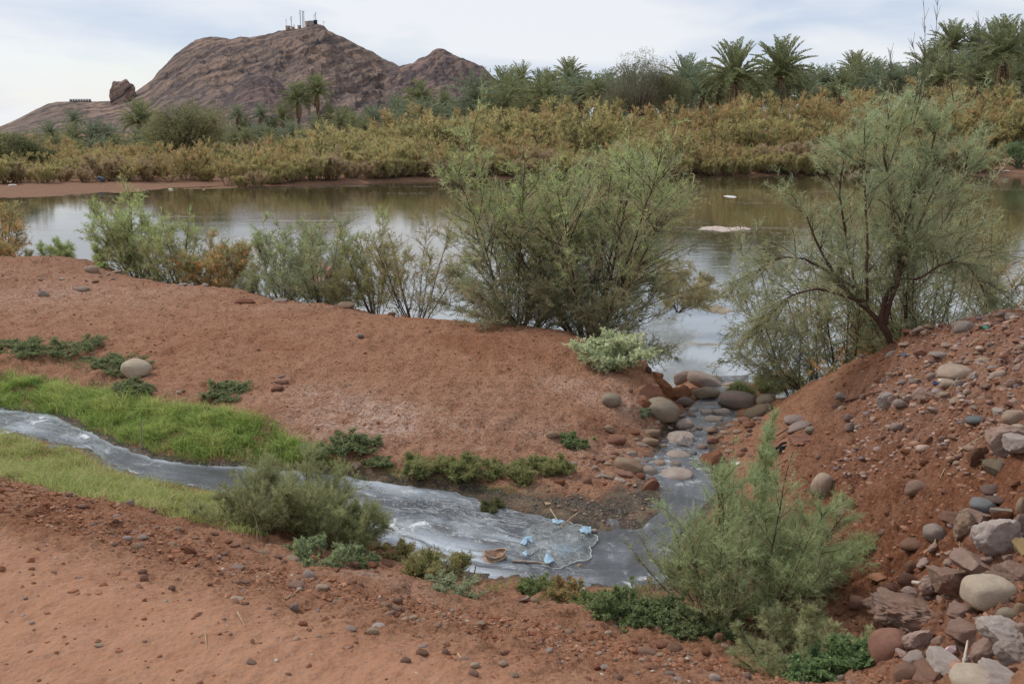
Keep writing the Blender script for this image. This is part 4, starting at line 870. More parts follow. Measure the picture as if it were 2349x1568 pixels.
# --- the lesser stones, placed where they lie; look-alikes of one patch share a label
minor = [
 (ZA,'on the left flat','small stones on the left dirt flat','tgb',[(2112,668,40,20),(325,493,30,15),(495,508,40,16),(225,498,50,14),(600,455,60,20),(950,517,60,12),(1465,1000,50,14),(170,875,40,16),(640,425,50,26),(560,470,30,14),(585,488,26,14),(520,478,22,12),(185,405,34,14),(300,665,22,9),(1750,875,20,9),(1415,1032,14,14),(1590,1060,16,10),(1825,1043,18,12),(930,1082,30,22),(960,1075,28,20),(300,880,36,16)]),
 (ZB,'on the pebble spit','cobbles of the pebble spit','ttrqb',[(1150,900,110,32),(775,805,120,46),(850,920,112,56),(750,1000,112,62),(590,1000,82,52),(660,1030,62,42),(380,1050,62,42),(450,1070,112,52),(210,1095,72,42),(910,1010,142,52),(1020,1090,122,82),(830,1215,112,82),(950,1240,92,52),(640,1255,132,52),(325,1262,102,72),(60,1272,122,62),(20,830,72,62),(740,400,50,52),(1060,925,62,42),(700,1055,50,36),(560,1040,54,36),(300,1040,50,34),(520,1100,70,34),(820,1060,80,40),(880,1080,80,46),(400,1130,60,40),(480,1180,60,34),(560,1230,60,30),(700,1290,70,36),(760,1160,60,34),(430,1220,60,40),(180,1180,50,32),(250,1330,60,30),(500,1290,60,30),(340,1110,40,30),(970,760,70,46),(1000,700,60,40),(1020,860,60,40),(800,870,60,36)]),
 (ZB,'at the stream mouth','stones at the stream mouth','qgtm',[(1280,582,42,32),(1960,672,112,52),(1750,682,102,52),(1420,940,122,62),(1600,762,82,42),(1390,700,80,44),(1340,640,90,46),(1400,760,70,40),(1330,780,70,36),(1700,740,90,50),(1650,800,90,46),(1600,840,70,40),(1760,790,80,46),(1240,640,70,40),(1430,1030,60,34),(1400,1100,60,32),(1330,1090,50,30),(1120,760,60,36)]),
 (ZB,'under the red bank','stones under the right red bank','rbt',[(1690,980,102,52),(1820,960,72,52),(1800,1010,112,62),(1640,900,80,44),(1720,900,90,50),(1800,880,80,44),(1860,820,90,44),(1650,940,70,36),(1900,1020,60,40),(1740,1050,70,40),(1680,1150,60,34),(1880,780,70,36)]),
 (ZC,'on the gravelly heap','stones on the gravelly heap','tkkwtrmt',[(1655,108,62,42),(1710,112,62,36),(1555,476,62,52),(1255,470,62,42),(1025,465,52,46),(1070,465,52,46),(1105,432,62,36),(1125,586,56,62),(1225,585,62,42),(1530,590,92,42),(1385,650,82,36),(1220,230,92,26),(1465,240,62,32),(1600,345,52,42),(1720,500,62,36),(1790,425,104,62),(1190,560,50,34),(1160,520,56,36),(1280,460,40,26),(1300,290,70,40),(1420,300,120,30),(1700,330,90,44),(1690,360,60,40),(1760,380,60,34),(1640,440,50,60),(1600,490,60,36),(1570,570,40,30),(1610,600,50,30),(1640,480,40,24),(1690,575,40,26),(1720,570,36,24),(1860,620,50,26),(1900,600,90,36),(1800,655,80,40),(1830,640,50,30),(1640,640,36,24),(1590,620,40,26),(1400,540,60,34),(1420,570,50,40),(1370,580,60,40),(1450,550,60,34),(1500,640,40,20),(1870,572,36,26),(1350,370,40,22),(1390,340,60,24),(1340,520,50,24),(1160,480,40,22),(940,310,50,28),(1110,295,60,36),(1240,150,80,40),(1290,140,90,44),(1350,120,60,30),(1450,95,60,26),(1520,90,50,24),(1640,60,60,26),(1720,50,60,22),(1800,45,60,24),(1930,330,70,60),(1930,380,60,44),(1940,250,60,40),(1880,170,60,30),(1740,240,40,26),(1660,290,50,22),(1500,300,50,22),(1900,480,80,50),(1830,510,60,36),(1600,530,60,34),(1550,520,50,36),(1750,130,30,20)]),
 (ZC,'on the red slope','stones on the red slope','rbtm',[(905,755,52,36),(1230,775,52,46),(1150,755,82,62),(1070,1430,72,52),(360,1085,62,52),(1810,1310,82,42),(770,622,60,50),(800,640,60,40),(1010,500,50,30),(740,465,40,24),(550,640,40,20),(500,705,150,60),(840,700,60,50),(930,570,40,50),(850,865,34,26),(890,895,44,28),(1130,950,40,26),(1330,905,44,30),(1340,840,70,40),(1440,830,60,40),(1520,820,60,34),(1160,915,40,20),(1180,880,60,26),(1440,895,60,30),(1080,1300,40,26),(650,950,50,34),(800,1290,110,50),(1450,1175,50,30),(340,760,70,40),(700,1400,60,34),(680,1350,50,30),(500,1500,60,40),(930,1060,40,26),(1240,1060,50,26),(1040,830,60,26),(1700,800,50,30),(1600,890,60,30),(1530,990,50,30),(1900,1120,60,34),(1940,1170,40,36),(640,1260,50,30),(1330,990,60,40)]),
 (ZD,'in the rubble','small chunks in the rubble','kkwr',[(930,670,102,62),(170,860,62,52),(950,920,80,50),(1060,930,80,44),(1000,560,90,70),(1110,600,60,50),(1550,640,70,50),(1350,1100,90,60),(1420,1430,120,60),(950,1200,90,60),(1190,1290,90,60),(1250,1380,80,70),(760,1330,80,50),(1590,940,70,50),(1400,640,90,60),(1090,920,70,50),(880,960,60,40),(1040,1240,90,60),(1160,960,60,40),(1570,1460,90,60)]),
 (ZE,'along the near bank','cobbles along the near stream edge','btrr',[(1255,1195,92,36),(1320,1210,62,36),(1100,1180,62,26),(1225,1095,36,32),(930,1090,46,42),(440,1210,82,56),(340,1220,62,42),(375,1240,52,36),(435,1265,82,50),(400,1288,72,32),(125,980,62,42),(170,985,62,52),(45,1015,62,32),(275,980,92,50),(375,980,72,36),(230,1190,62,30),(60,1220,62,26),(115,1205,52,42),(530,995,46,52),(160,1105,62,46),(375,860,50,40),(500,890,50,30),(440,890,46,26),(600,1050,40,24),(650,1060,36,24),(680,1235,50,26),(980,1155,50,30),(1060,1210,50,26),(80,960,50,30),(220,965,60,34)]),
 (ZF,'on the near slope','cobbles strewn over the near dirt slope','rbbtm',[(520,272,46,26),(555,245,52,22),(520,245,32,20),(580,270,50,22),(565,305,42,32),(475,295,36,22),(475,183,32,18),(475,206,28,28),(410,208,28,18),(335,140,52,18),(40,77,46,16),(530,126,36,26),(283,94,26,24),(75,136,32,18),(970,520,60,24),(940,412,42,20),(970,392,52,18),(968,450,32,20),(1005,450,42,16),(1080,330,46,20),(1010,308,32,16),(1200,355,52,24),(1165,366,32,26),(1160,350,42,20),(1270,383,32,16),(1370,402,46,20),(1415,378,36,22),(1455,380,36,30),(1620,525,52,32),(1560,530,36,26),(1580,545,42,20),(1630,560,56,24),(1615,580,52,22),(1690,596,36,26),(1435,640,42,18),(1385,533,46,16),(1415,522,36,24),(1490,515,42,20),(1240,620,36,24),(1305,673,24,14),(1730,740,52,36),(1660,770,42,32),(1825,736,36,32),(1900,766,42,22),(1945,790,42,26),(1940,826,42,30),(2060,782,42,26),(2105,829,42,28),(2070,741,36,30),(1815,590,32,22),(1795,630,30,22),(1965,622,46,20),(2145,517,50,24),(2190,526,36,20),(2290,640,32,22),(2330,655,42,30),(2215,690,32,22),(1440,456,42,26),(1475,461,32,28),(725,233,32,20),(620,162,40,16),(960,300,40,20),(930,288,44,22),(880,255,30,16),(635,230,40,16),(700,295,40,22),(1140,350,30,16),(1190,505,40,18),(1100,560,26,14),(1000,540,40,16),(330,435,26,12),(220,412,24,12),(1180,830,26,16),(590,695,24,12),(405,708,40,14),(1030,780,40,24),(1360,660,20,12),(860,460,24,14),(1010,480,22,14),(1290,510,30,16),(1460,540,24,14),(1730,715,40,16),(1830,705,30,16),(2250,730,32,16),(2290,780,30,18),(2180,720,24,14),(1500,420,34,16),(1540,410,30,16),(1600,430,36,18),(1650,470,26,14),(800,270,30,14),(1240,345,50,20),(1100,300,30,14),(915,335,34,14)]),
 (ZG,'below the big bush','pebbles below the big bush','rbtm',[(225,1396,66,36),(860,1420,46,32),(560,1396,76,36),(690,1440,66,42),(750,1486,72,36),(115,1095,66,26),(690,1350,42,36),(965,1410,72,36),(920,1436,72,36),(835,1330,52,26),(750,1300,42,32),(300,1346,36,32),(1865,1450,72,52),(1920,1480,62,62),(1980,1510,52,32),(620,1310,50,30),(590,1290,50,30),(410,1240,60,36),(250,1150,60,36),(300,1110,50,26),(825,1075,44,34),(635,1060,60,40),(370,1110,50,24),(1090,1250,70,40),(1120,1290,40,26),(460,1440,40,24),(1630,1500,60,34),(1430,1480,50,30),(180,1300,50,30),(60,1330,50,30),(100,1480,60,34),(1900,1400,60,40)]),
]
LAND = [(100,640,'left edge of the flat'),(430,665,'crest behind the flat'),(290,860,'pale boulder'),(640,890,'paired red cobbles'),(820,740,'blue-grey cobble'),(950,700,'crest stones'),(680,1210,'left foreground tamarisk'),(250,1235,'five clustered cobbles'),(120,1150,'lower grass end'),(280,1310,'stacked pair on the track'),(330,1440,'smooth track'),(560,1320,'left tamarisk foot'),(720,1350,'egg-shaped cobble'),(670,1400,'round mauve pebble'),(870,1370,'middle of the slope'),(860,1450,'tan round cobble'),(1000,1400,'grey-green mat'),(1140,1360,'bright grass tuft'),(1010,1500,'bottom edge'),(1240,1430,'leafy thicket'),(1280,1520,'bottom slope'),(1500,1500,'flat brown stone'),(1680,1500,'split wood'),(1800,1550,'bush skirt'),
 (1400,1000,'egg-shaped boulder'),(1445,1065,'largest tan cobble'),(1350,1090,'spit middle'),(1490,1120,'spit tip'),(1500,945,'lodged olive boulder'),(1330,1130,'black slime'),(1560,1040,'broad crusted stone'),(1620,900,'mauve sloping boulder'),(1700,920,'dark grey boulder'),(1660,1010,'trickle edge'),(1710,1060,'black rag'),(1640,1130,'flat pale slab'),
 (1810,980,'mauve oblong stone'),(1930,920,'whitish angular stone'),(2030,930,'pale angular stone'),(2190,855,'large tan oblong'),(2170,885,'white tile shard'),(2210,755,'grey crest boulder'),(2330,730,'right end of the crest'),(2310,870,'right edge of the heap'),(2070,830,'blue rag'),(2240,950,'blue-grey cobble'),(2330,1010,'broken block'),(1890,1100,'upright tan stone'),(2100,1100,'half-buried dark stone'),(2010,1030,'centre of the slope'),(2150,1220,'pear-shaped stone'),(2250,1310,'loaf-shaped boulder'),(2080,1400,'conglomerate slab'),(2200,1500,'pink litter'),(2270,1220,'faceted block'),(2130,1330,'long straw'),(2320,1480,'grey block')]
def land_near(u, v): return min(LAND, key=lambda q: (q[0] - u)**2 + ((q[1] - v) * 1.6)**2)[2]
for z_, wh, grp, keys, lst in minor:
    for (X_, Y_, w_, h_) in lst:
        k = random.choice(keys); angd = (z_ is ZD) or (z_ is ZC and k in 'kwr')
        u_, v_, s_ = z_(X_, Y_); wp_ = w_ * s_; sz_ = 'tiny' if wp_ < 13 else 'small' if wp_ < 19 else 'middling' if wp_ < 27 else 'large'; shp = 'broken' if angd else 'flat' if h_ < .45 * w_ else 'egg-shaped' if h_ < .7 * w_ else 'round'
        wh2 = grp.split(' ', 1)[1] if False else wh.split(' beside')[0].split(' by ')[0].replace('strewn over', 'on').replace('lying loose on', 'on').replace('strewn on', 'on').replace('scattered ', '')
        place_stone(z_, X_, Y_, w_, h_, k, label=f"{sz_} {CWORD[k]} {shp} stone {wh2}, near the {land_near(u_, v_)}", group=grp, ang=angd, lift=random.uniform(-.15, .3) if z_ is ZC else random.uniform(.0, .35), roll=random.uniform(-20, 20))

# --- gravel, crumbs and clods that nobody could count
def scatter_poly(P, n, r):
    lo, hi = P.min(0), P.max(0); out = []
    while sum(len(q) for q in out) < n:
        q = r.uniform(lo, hi, (n * 2, 2)); out.append(q[poly_sd(q[:, 0], q[:, 1], P) < 0])
    return np.concatenate(out)[:n]
_bm = bmesh.new(); bmesh.ops.create_icosphere(_bm, subdivisions=1, radius=1); ICO_V = np.array([v.co[:] for v in _bm.verts]); ICO_F = np.array([[v.index for v in f.verts] for f in _bm.faces])
ICO0 = (ICO_V, ICO_F); _bm.free()
def gravel(name, xy, size, cols, r, label, flat=.6, sink=.3, water=False, jit=.12, smooth=True):
    n = len(xy); z = gz(xy[:, 0], xy[:, 1]); ok = z > RIVER_Z
    sdd = poly_sd(xy[:, 0], xy[:, 1], STREAM); ok &= (sdd > 0) | water
    xy, z = xy[ok], z[ok]; n = len(xy)
    s = size * r.lognormal(0, .5, n); s = np.clip(s, size * .35, size * 3.2)
    base = ICO0[0][None] * (1 + r.normal(0, jit, (n, len(ICO0[0]), 1)))
    sc = np.stack([s * r.uniform(.7, 1.3, n), s * r.uniform(.7, 1.3, n), s * flat * r.uniform(.6, 1.2, n)], -1)
    V = base * sc[:, None, :]; an = r.uniform(0, 6.28, n); ca, sa = np.cos(an)[:, None], np.sin(an)[:, None]
    V = np.stack([V[..., 0] * ca - V[..., 1] * sa, V[..., 0] * sa + V[..., 1] * ca, V[..., 2]], -1)
    V += np.stack([xy[:, 0], xy[:, 1], z + sc[:, 2] * (1 - 2 * sink) * .6], -1)[:, None, :]
    F = (ICO0[1][None] + np.arange(n)[:, None, None] * len(ICO0[0])).reshape(-1, 3)
    cc = np.array(cols)[r.integers(0, len(cols), n)] * r.uniform(.75, 1.25, (n, 1)); C = np.repeat(cc, len(ICO0[0]), 0)
    o = new_obj(name, mesh_np(name, V.reshape(-1, 3), F, M_VCOL, smooth, C), kind='stuff'); o['label'] = label; return o
NEARB = px_poly([(0,1100),(200,1140),(480,1225),(700,1290),(1000,1350),(1350,1400),(1650,1460),(2100,1568),(1900,1640),(1300,1560),(800,1420),(420,1320),(0,1240)], -.25)
HEAPTOP = px_poly([(1900,900),(2050,800),(2130,756),(2349,718),(2500,720),(2500,1150),(2250,1100),(2150,1000),(1950,960)], .1)
SPIT = px_poly([(1180,1160),(1250,1050),(1380,1000),(1480,980),(1530,1000),(1500,1080),(1510,1150),(1450,1195),(1380,1200)], -.68)
MOUTH = px_poly([(1500,1060),(1560,960),(1600,880),(1740,880),(1760,950),(1740,1080),(1660,1120),(1640,1040)], -.95)
FLAT = px_poly([(-100,610),(330,640),(1050,740),(1480,830),(1450,960),(1250,1040),(900,1030),(500,900),(0,760)], -.45)
FORE = px_poly([(-150,1130),(480,1225),(1350,1400),(2100,1568),(2000,1660),(-150,1660)], -.1)
stcols = [(.30,.19,.13),(.24,.14,.10),(.36,.26,.2),(.28,.13,.08),(.22,.17,.15),(.40,.31,.25)]
dirt = [(.27,.125,.072),(.21,.090,.048),(.33,.165,.098),(.25,.105,.058)]
gr = np.random.default_rng(11)
gravel('gravel', np.concatenate([scatter_poly(NEARB, 700, gr), scatter_poly(SPIT, 900, gr), scatter_poly(MOUTH, 700, gr), scatter_poly(FORE, 260, gr), scatter_poly(FLAT, 200, gr)]), .0055, stcols, gr, 'fine gravel strewn along the near bank and the pebble spit')
gravel('heap_gravel', np.concatenate([scatter_poly(HEAPTOP, 3000, gr), scatter_poly(MOUND, 500, gr)]), .012, [(.33,.21,.15),(.38,.27,.21),(.27,.17,.14),(.24,.18,.17),(.33,.18,.12)], gr, 'loose gravel and small stones covering the right heap')
gravel('clods', np.concatenate([scatter_poly(NEARB, 3800, gr), scatter_poly(MOUND, 5500, gr), scatter_poly(FORE, 400, gr), scatter_poly(FLAT, 2500, gr)]), .0062, dirt, gr, 'crumbled red earth clods on the ground', flat=.7, sink=.3, jit=.26, smooth=False)
gravel('large_clods', scatter_poly(MOUND, 1900, gr), .0125, [(.20,.088,.048),(.165,.070,.038),(.25,.12,.07)], gr, 'larger lumps of broken red earth on the heap', flat=.7, sink=.55, jit=.2, smooth=False)

# ================================================================ VEGETATION
def pal(cols, weights=None): return (np.array(cols, float), None if weights is None else np.array(weights) / sum(weights))
GREY = pal([(.145,.165,.090),(.120,.140,.078),(.175,.195,.100),(.155,.150,.090)], [4,3,3,2])
BLUEG = pal([(.100,.130,.082),(.122,.155,.092),(.082,.106,.066)], [4,3,2])
FRESH = pal([(.150,.205,.075),(.120,.170,.065),(.185,.235,.095)], [4,3,3])
OLIVE = pal([(.150,.150,.060),(.120,.118,.050),(.175,.160,.070),(.110,.095,.055)], [4,3,2,2])
ORNG = pal([(.30,.155,.04),(.24,.15,.045),(.19,.15,.05),(.34,.17,.05)], [3,3,2,1])
BROWNG = pal([(.160,.150,.090),(.135,.130,.080),(.185,.170,.100),(.140,.112,.070)], [4,3,2,2])
WARM = np.array([1.12, 1.0, .90])
def pick(p, n, r): return p[0][r.choice(len(p[0]), n, p=p[1])] * WARM
def arc_paths(P0, D0, L, bend, k, r=None, wob=0.0):
    """n curved paths: start, direction, length, bend vector added over the length"""
    t = np.linspace(0, 1, k)[None, :, None]
    P = P0[:, None, :] + D0[:, None, :] * (L[:, None, None] * t) + bend[:, None, :] * (L[:, None, None] * t * t)
    if wob and r is not None:
        P = P + np.cumsum(r.normal(0, 1, P.shape) * wob * L[:, None, None] / k, axis=1) * t
    return P
def sample_path(P, i, s):
    k = P.shape[1] - 1; f = np.clip(s, 0, .9999) * k; j = f.astype(int); a = (f - j)[:, None]
    q = P[i, j] * (1 - a) + P[i, j + 1] * a; return q, unit(P[i, j + 1] - P[i, j])
def tamarisk(seed, H, spread=38, nst=10, nb=13, nt=9, nl=26, leaf=(.045, .0045), pals=(GREY,), tip=FRESH, tipw=.35, droop=.15, stemr=.013, lean=(0, 0), low=.12, blen=.36, tlen=.13, base_r=.06, up=.25, hvar=.35, patch=None, diamonds=False, ls=1.0, min_z=None, stemc=None):
    r = np.random.default_rng(seed)
    az = r.uniform(0, 2 * math.pi, nst) + np.arange(nst) * 2.4; til = R(spread) * np.sqrt(r.uniform(.02, 1, nst))
    D = np.stack([np.sin(til) * np.cos(az), np.sin(til) * np.sin(az), np.cos(til)], -1) + np.array([lean[0], lean[1], 0]); D = unit(D)
    L = H * (1 - hvar + hvar * r.uniform(0, 1, nst)) * (1.05 - .25 * til / (R(spread) + 1e-6)) / np.maximum(D[:, 2], .5)**.5
    P0 = np.stack([np.cos(az) * base_r * r.uniform(0, 1, nst), np.sin(az) * base_r * r.uniform(0, 1, nst), np.full(nst, -.03)], -1)
    bend = np.stack([D[:, 0] * -.08, D[:, 1] * -.08, np.full(nst, .12)], -1) - np.array([0, 0, 1.]) * (droop * (til / (R(spread) + 1e-6)))[:, None]
    SP = arc_paths(P0, D, L, bend, 12, r, .10)
    # side branches
    n = nst * nb; si = np.repeat(np.arange(nst), nb); s = low + (1 - low) * r.uniform(0, 1, n)**.85 * .97
    q, T = sample_path(SP, si, s); out = unit(r.normal(size=(n, 3)) * np.array([1, 1, .45])); bd = unit(T * .75 + out * .85 + np.array([0, 0, up]))
    bl = H * blen * r.uniform(.45, 1.15, n) * (1.05 - .72 * s)
    BP = arc_paths(q, bd, bl, np.stack([bd[:, 0] * .1, bd[:, 1] * .1, np.full(n, up * .4) - droop * r.uniform(.2, 1.4, n)], -1), 6, r, .12)
    # twigs
    m = n * nt; bi = np.repeat(np.arange(n), nt); s2 = .08 + .92 * r.uniform(0, 1, m); q2, T2 = sample_path(BP, bi, s2)
    td = unit(T2 * .9 + unit(r.normal(size=(m, 3))) * .75 + np.array([0, 0, up * .6 - droop * .6])); tl = H * tlen * r.uniform(.5, 1.2, m) * (1.1 - .5 * s2)
    m2 = nst * nt * 2; ti = np.repeat(np.arange(nst), nt * 2); s3 = .35 + .65 * r.uniform(0, 1, m2); q3, T3 = sample_path(SP, ti, s3)
    td3 = unit(T3 * 1.0 + unit(r.normal(size=(m2, 3))) * .6); tl3 = H * tlen * .8 * r.uniform(.5, 1.2, m2)
    q2 = np.concatenate([q2, q3]); td = np.concatenate([td, td3]); tl = np.concatenate([tl, tl3]); m = len(q2)
    TP = arc_paths(q2, td, tl, np.tile([0, 0, up * .3 - droop * .8], (m, 1)), 3, r, .1)
    # feathery leaves along every twig
    N_ = m * nl; wi = np.repeat(np.arange(m), nl); s4 = r.uniform(0, 1, N_); q4, T4 = sample_path(TP, wi, s4)
    ld = unit(T4 * .9 + unit(r.normal(size=(N_, 3))) * ls); ll = leaf[0] * r.uniform(.6, 1.3, N_)
    if min_z is not None: keep = q4[:, 2] > min_z; q4, ld, ll, wi = q4[keep], ld[keep], ll[keep], wi[keep]; N_ = len(q4)
    V, F = (tri_leaves if diamonds else tri1_leaves)(q4, ld, ll, leaf[1], r)
    pi = r.integers(0, len(pals), m); C = np.zeros((m, 3))
    for j, p in enumerate(pals): C[pi == j] = pick(p, int((pi == j).sum()), r)
    if patch is not None:
        (pc, pr, pp) = patch; dd = np.linalg.norm(q2 - np.array(pc) * H, axis=1) < pr * H * r.uniform(.6, 1.2, m); C[dd] = pick(pp, int(dd.sum()), r)
    hi = np.clip(q2[:, 2] / (H * .95), 0, 1)**1.6; tm = r.uniform(0, 1, m) < hi * tipw * 2; C[tm] = pick(tip, int(tm.sum()), r)
    C = C * r.uniform(.82, 1.18, (m, 1)); CL = np.repeat(C[wi] * r.uniform(.9, 1.1, (N_, 1)), V.shape[0] // N_, 0)
    # wood
    wood = []
    for i in range(nst):
        rr = (stemr * r.uniform(.6, 1.15)) * np.linspace(1, .18, 12)**1.0; wv = [tubes(SP[i:i + 1], rr[None], 5)]
        bb = BP[si == i][:, ::2] if diamonds else BP[si == i]; wv.append(tubes(bb, np.tile(np.linspace(.30, .09, bb.shape[1]) * stemr, (len(bb), 1)), 3)); wood.append(merge(wv)[:2])
    tw = tubes(TP[::4], np.tile(np.array([.0011, .0009, .0005]) * max(H, .6), (len(TP[::4]), 1)), 3)
    return dict(leaves=(V, F, CL), stems=wood, twigs=tw)
def build_bush(name, T, loc, label, cat, group=None, rz=0, stem_mat=None, meshes=None, fol='foliage'):
    e = empty(name, loc, label, cat, group, rz)
    if meshes is None:
        meshes = [('stem', mesh_np('stem', *s, stem_mat or M_BARK, True)) for s in T['stems']]
        tv = T['twigs']; meshes.append(('twigs', mesh_np('twigs', *tv, stem_mat or M_BARK, True)))
        meshes.append((fol, mesh_np(fol, *T['leaves'][:2], M_LEAF, False, T['leaves'][2])))
    for nm, me in meshes:
        o = new_obj(nm, me, e)
        if nm in (fol, 'twigs'): o['kind'] = 'stuff'
    return e, meshes
def gpos(u, v, dz=0, y=None):
    if y is None: p = hit(u, v)
    else:
        q = at_y(u, v, y); p = np.array([q[0], q[1], float(gz(q[0], q[1]))])
    return (p[0], p[1], p[2] + dz)
def behind(u, v, dy):
    if not 1380 < u < 1800: return on_crest(u, dy)
    p = hit(u, v, False); s = (p[1] + dy) / p[1]; x, y = p[0] * s, p[1] + dy; return (x, y, float(gz(x, y)))
def hit_poly(l): return np.array([hit(u, v)[:2] for u, v in l])
def height_to(p, vtop): return at_y(CX, vtop, p[1])[2] - p[2]

TG = 'tamarisks on the river bank'
def bank_tam(u, v, dy, vtop, label, seed, name='tamarisk', maxdrop=1.25, **kw):
    p = behind(u, v, dy); p = (p[0], p[1], max(p[2], -maxdrop)); H = height_to(p, vtop); k = dict(kw); T = tamarisk(seed, H, **k); return build_bush(name, T, p, label, 'shrub', TG)
# -- the big one in the middle, three root stocks grown into each other
bank_tam(1345, 772, .35, 222, 'tallest tamarisk in the middle with red-brown trunk and grey-green plumes', 501, spread=36, nst=13, nb=19, nt=10, nl=19, pals=(GREY, BROWNG, BROWNG, BLUEG), tip=FRESH, tipw=.42, droop=.12, stemr=.026, low=.06, blen=.46, tlen=.13, leaf=(.07, 0.0072), hvar=.3)
bank_tam(1185, 752, .3, 262, 'upright blue-green tamarisk on the left of the tallest one', 502, spread=32, nst=11, nb=17, nt=12, nl=18, pals=(BLUEG, GREY, BROWNG), tip=FRESH, tipw=.40, droop=.1, stemr=.02, low=.04, blen=.38, tlen=.11, leaf=(.06, 0.0066), hvar=.45)
bank_tam(1215, 760, .2, 520, 'low dense grey-green tamarisk skirt hanging onto the red flat', 503, spread=72, nst=15, nb=15, nt=11, nl=16, pals=(BLUEG, BROWNG, GREY), tip=BROWNG, tipw=.2, droop=.22, stemr=.014, low=.02, blen=.5, tlen=.16, leaf=(.055, 0.0066), hvar=.4)
bank_tam(1370, 775, .15, 560, 'low grey-brown tamarisk skirt behind the silvery bush', 517, spread=72, nst=12, nb=14, nt=10, nl=15, pals=(BROWNG, GREY, BLUEG), tip=BROWNG, tipw=.2, droop=.22, stemr=.012, low=.02, blen=.5, tlen=.16, leaf=(.055, 0.0066), hvar=.4)
bank_tam(1450, 800, .3, 500, 'drooping olive tamarisk at the cut bank beside the stream mouth', 504, spread=66, nst=12, nb=14, nt=11, nl=16, pals=(BROWNG, OLIVE, GREY), tip=OLIVE, tipw=.3, droop=.42, stemr=.015, low=.1, blen=.5, tlen=.15, leaf=(.055, 0.0060), lean=(.45, 0), hvar=.4)
bank_tam(1550, 850, .25, 600, 'olive tamarisk spilling down above the mauve boulder', 505, spread=62, nst=12, nb=13, nt=9, nl=18, pals=(OLIVE, BROWNG), tip=OLIVE, droop=.3, stemr=.010, low=.05, blen=.5, tlen=.18, leaf=(.05, 0.0060), lean=(.3, 0))
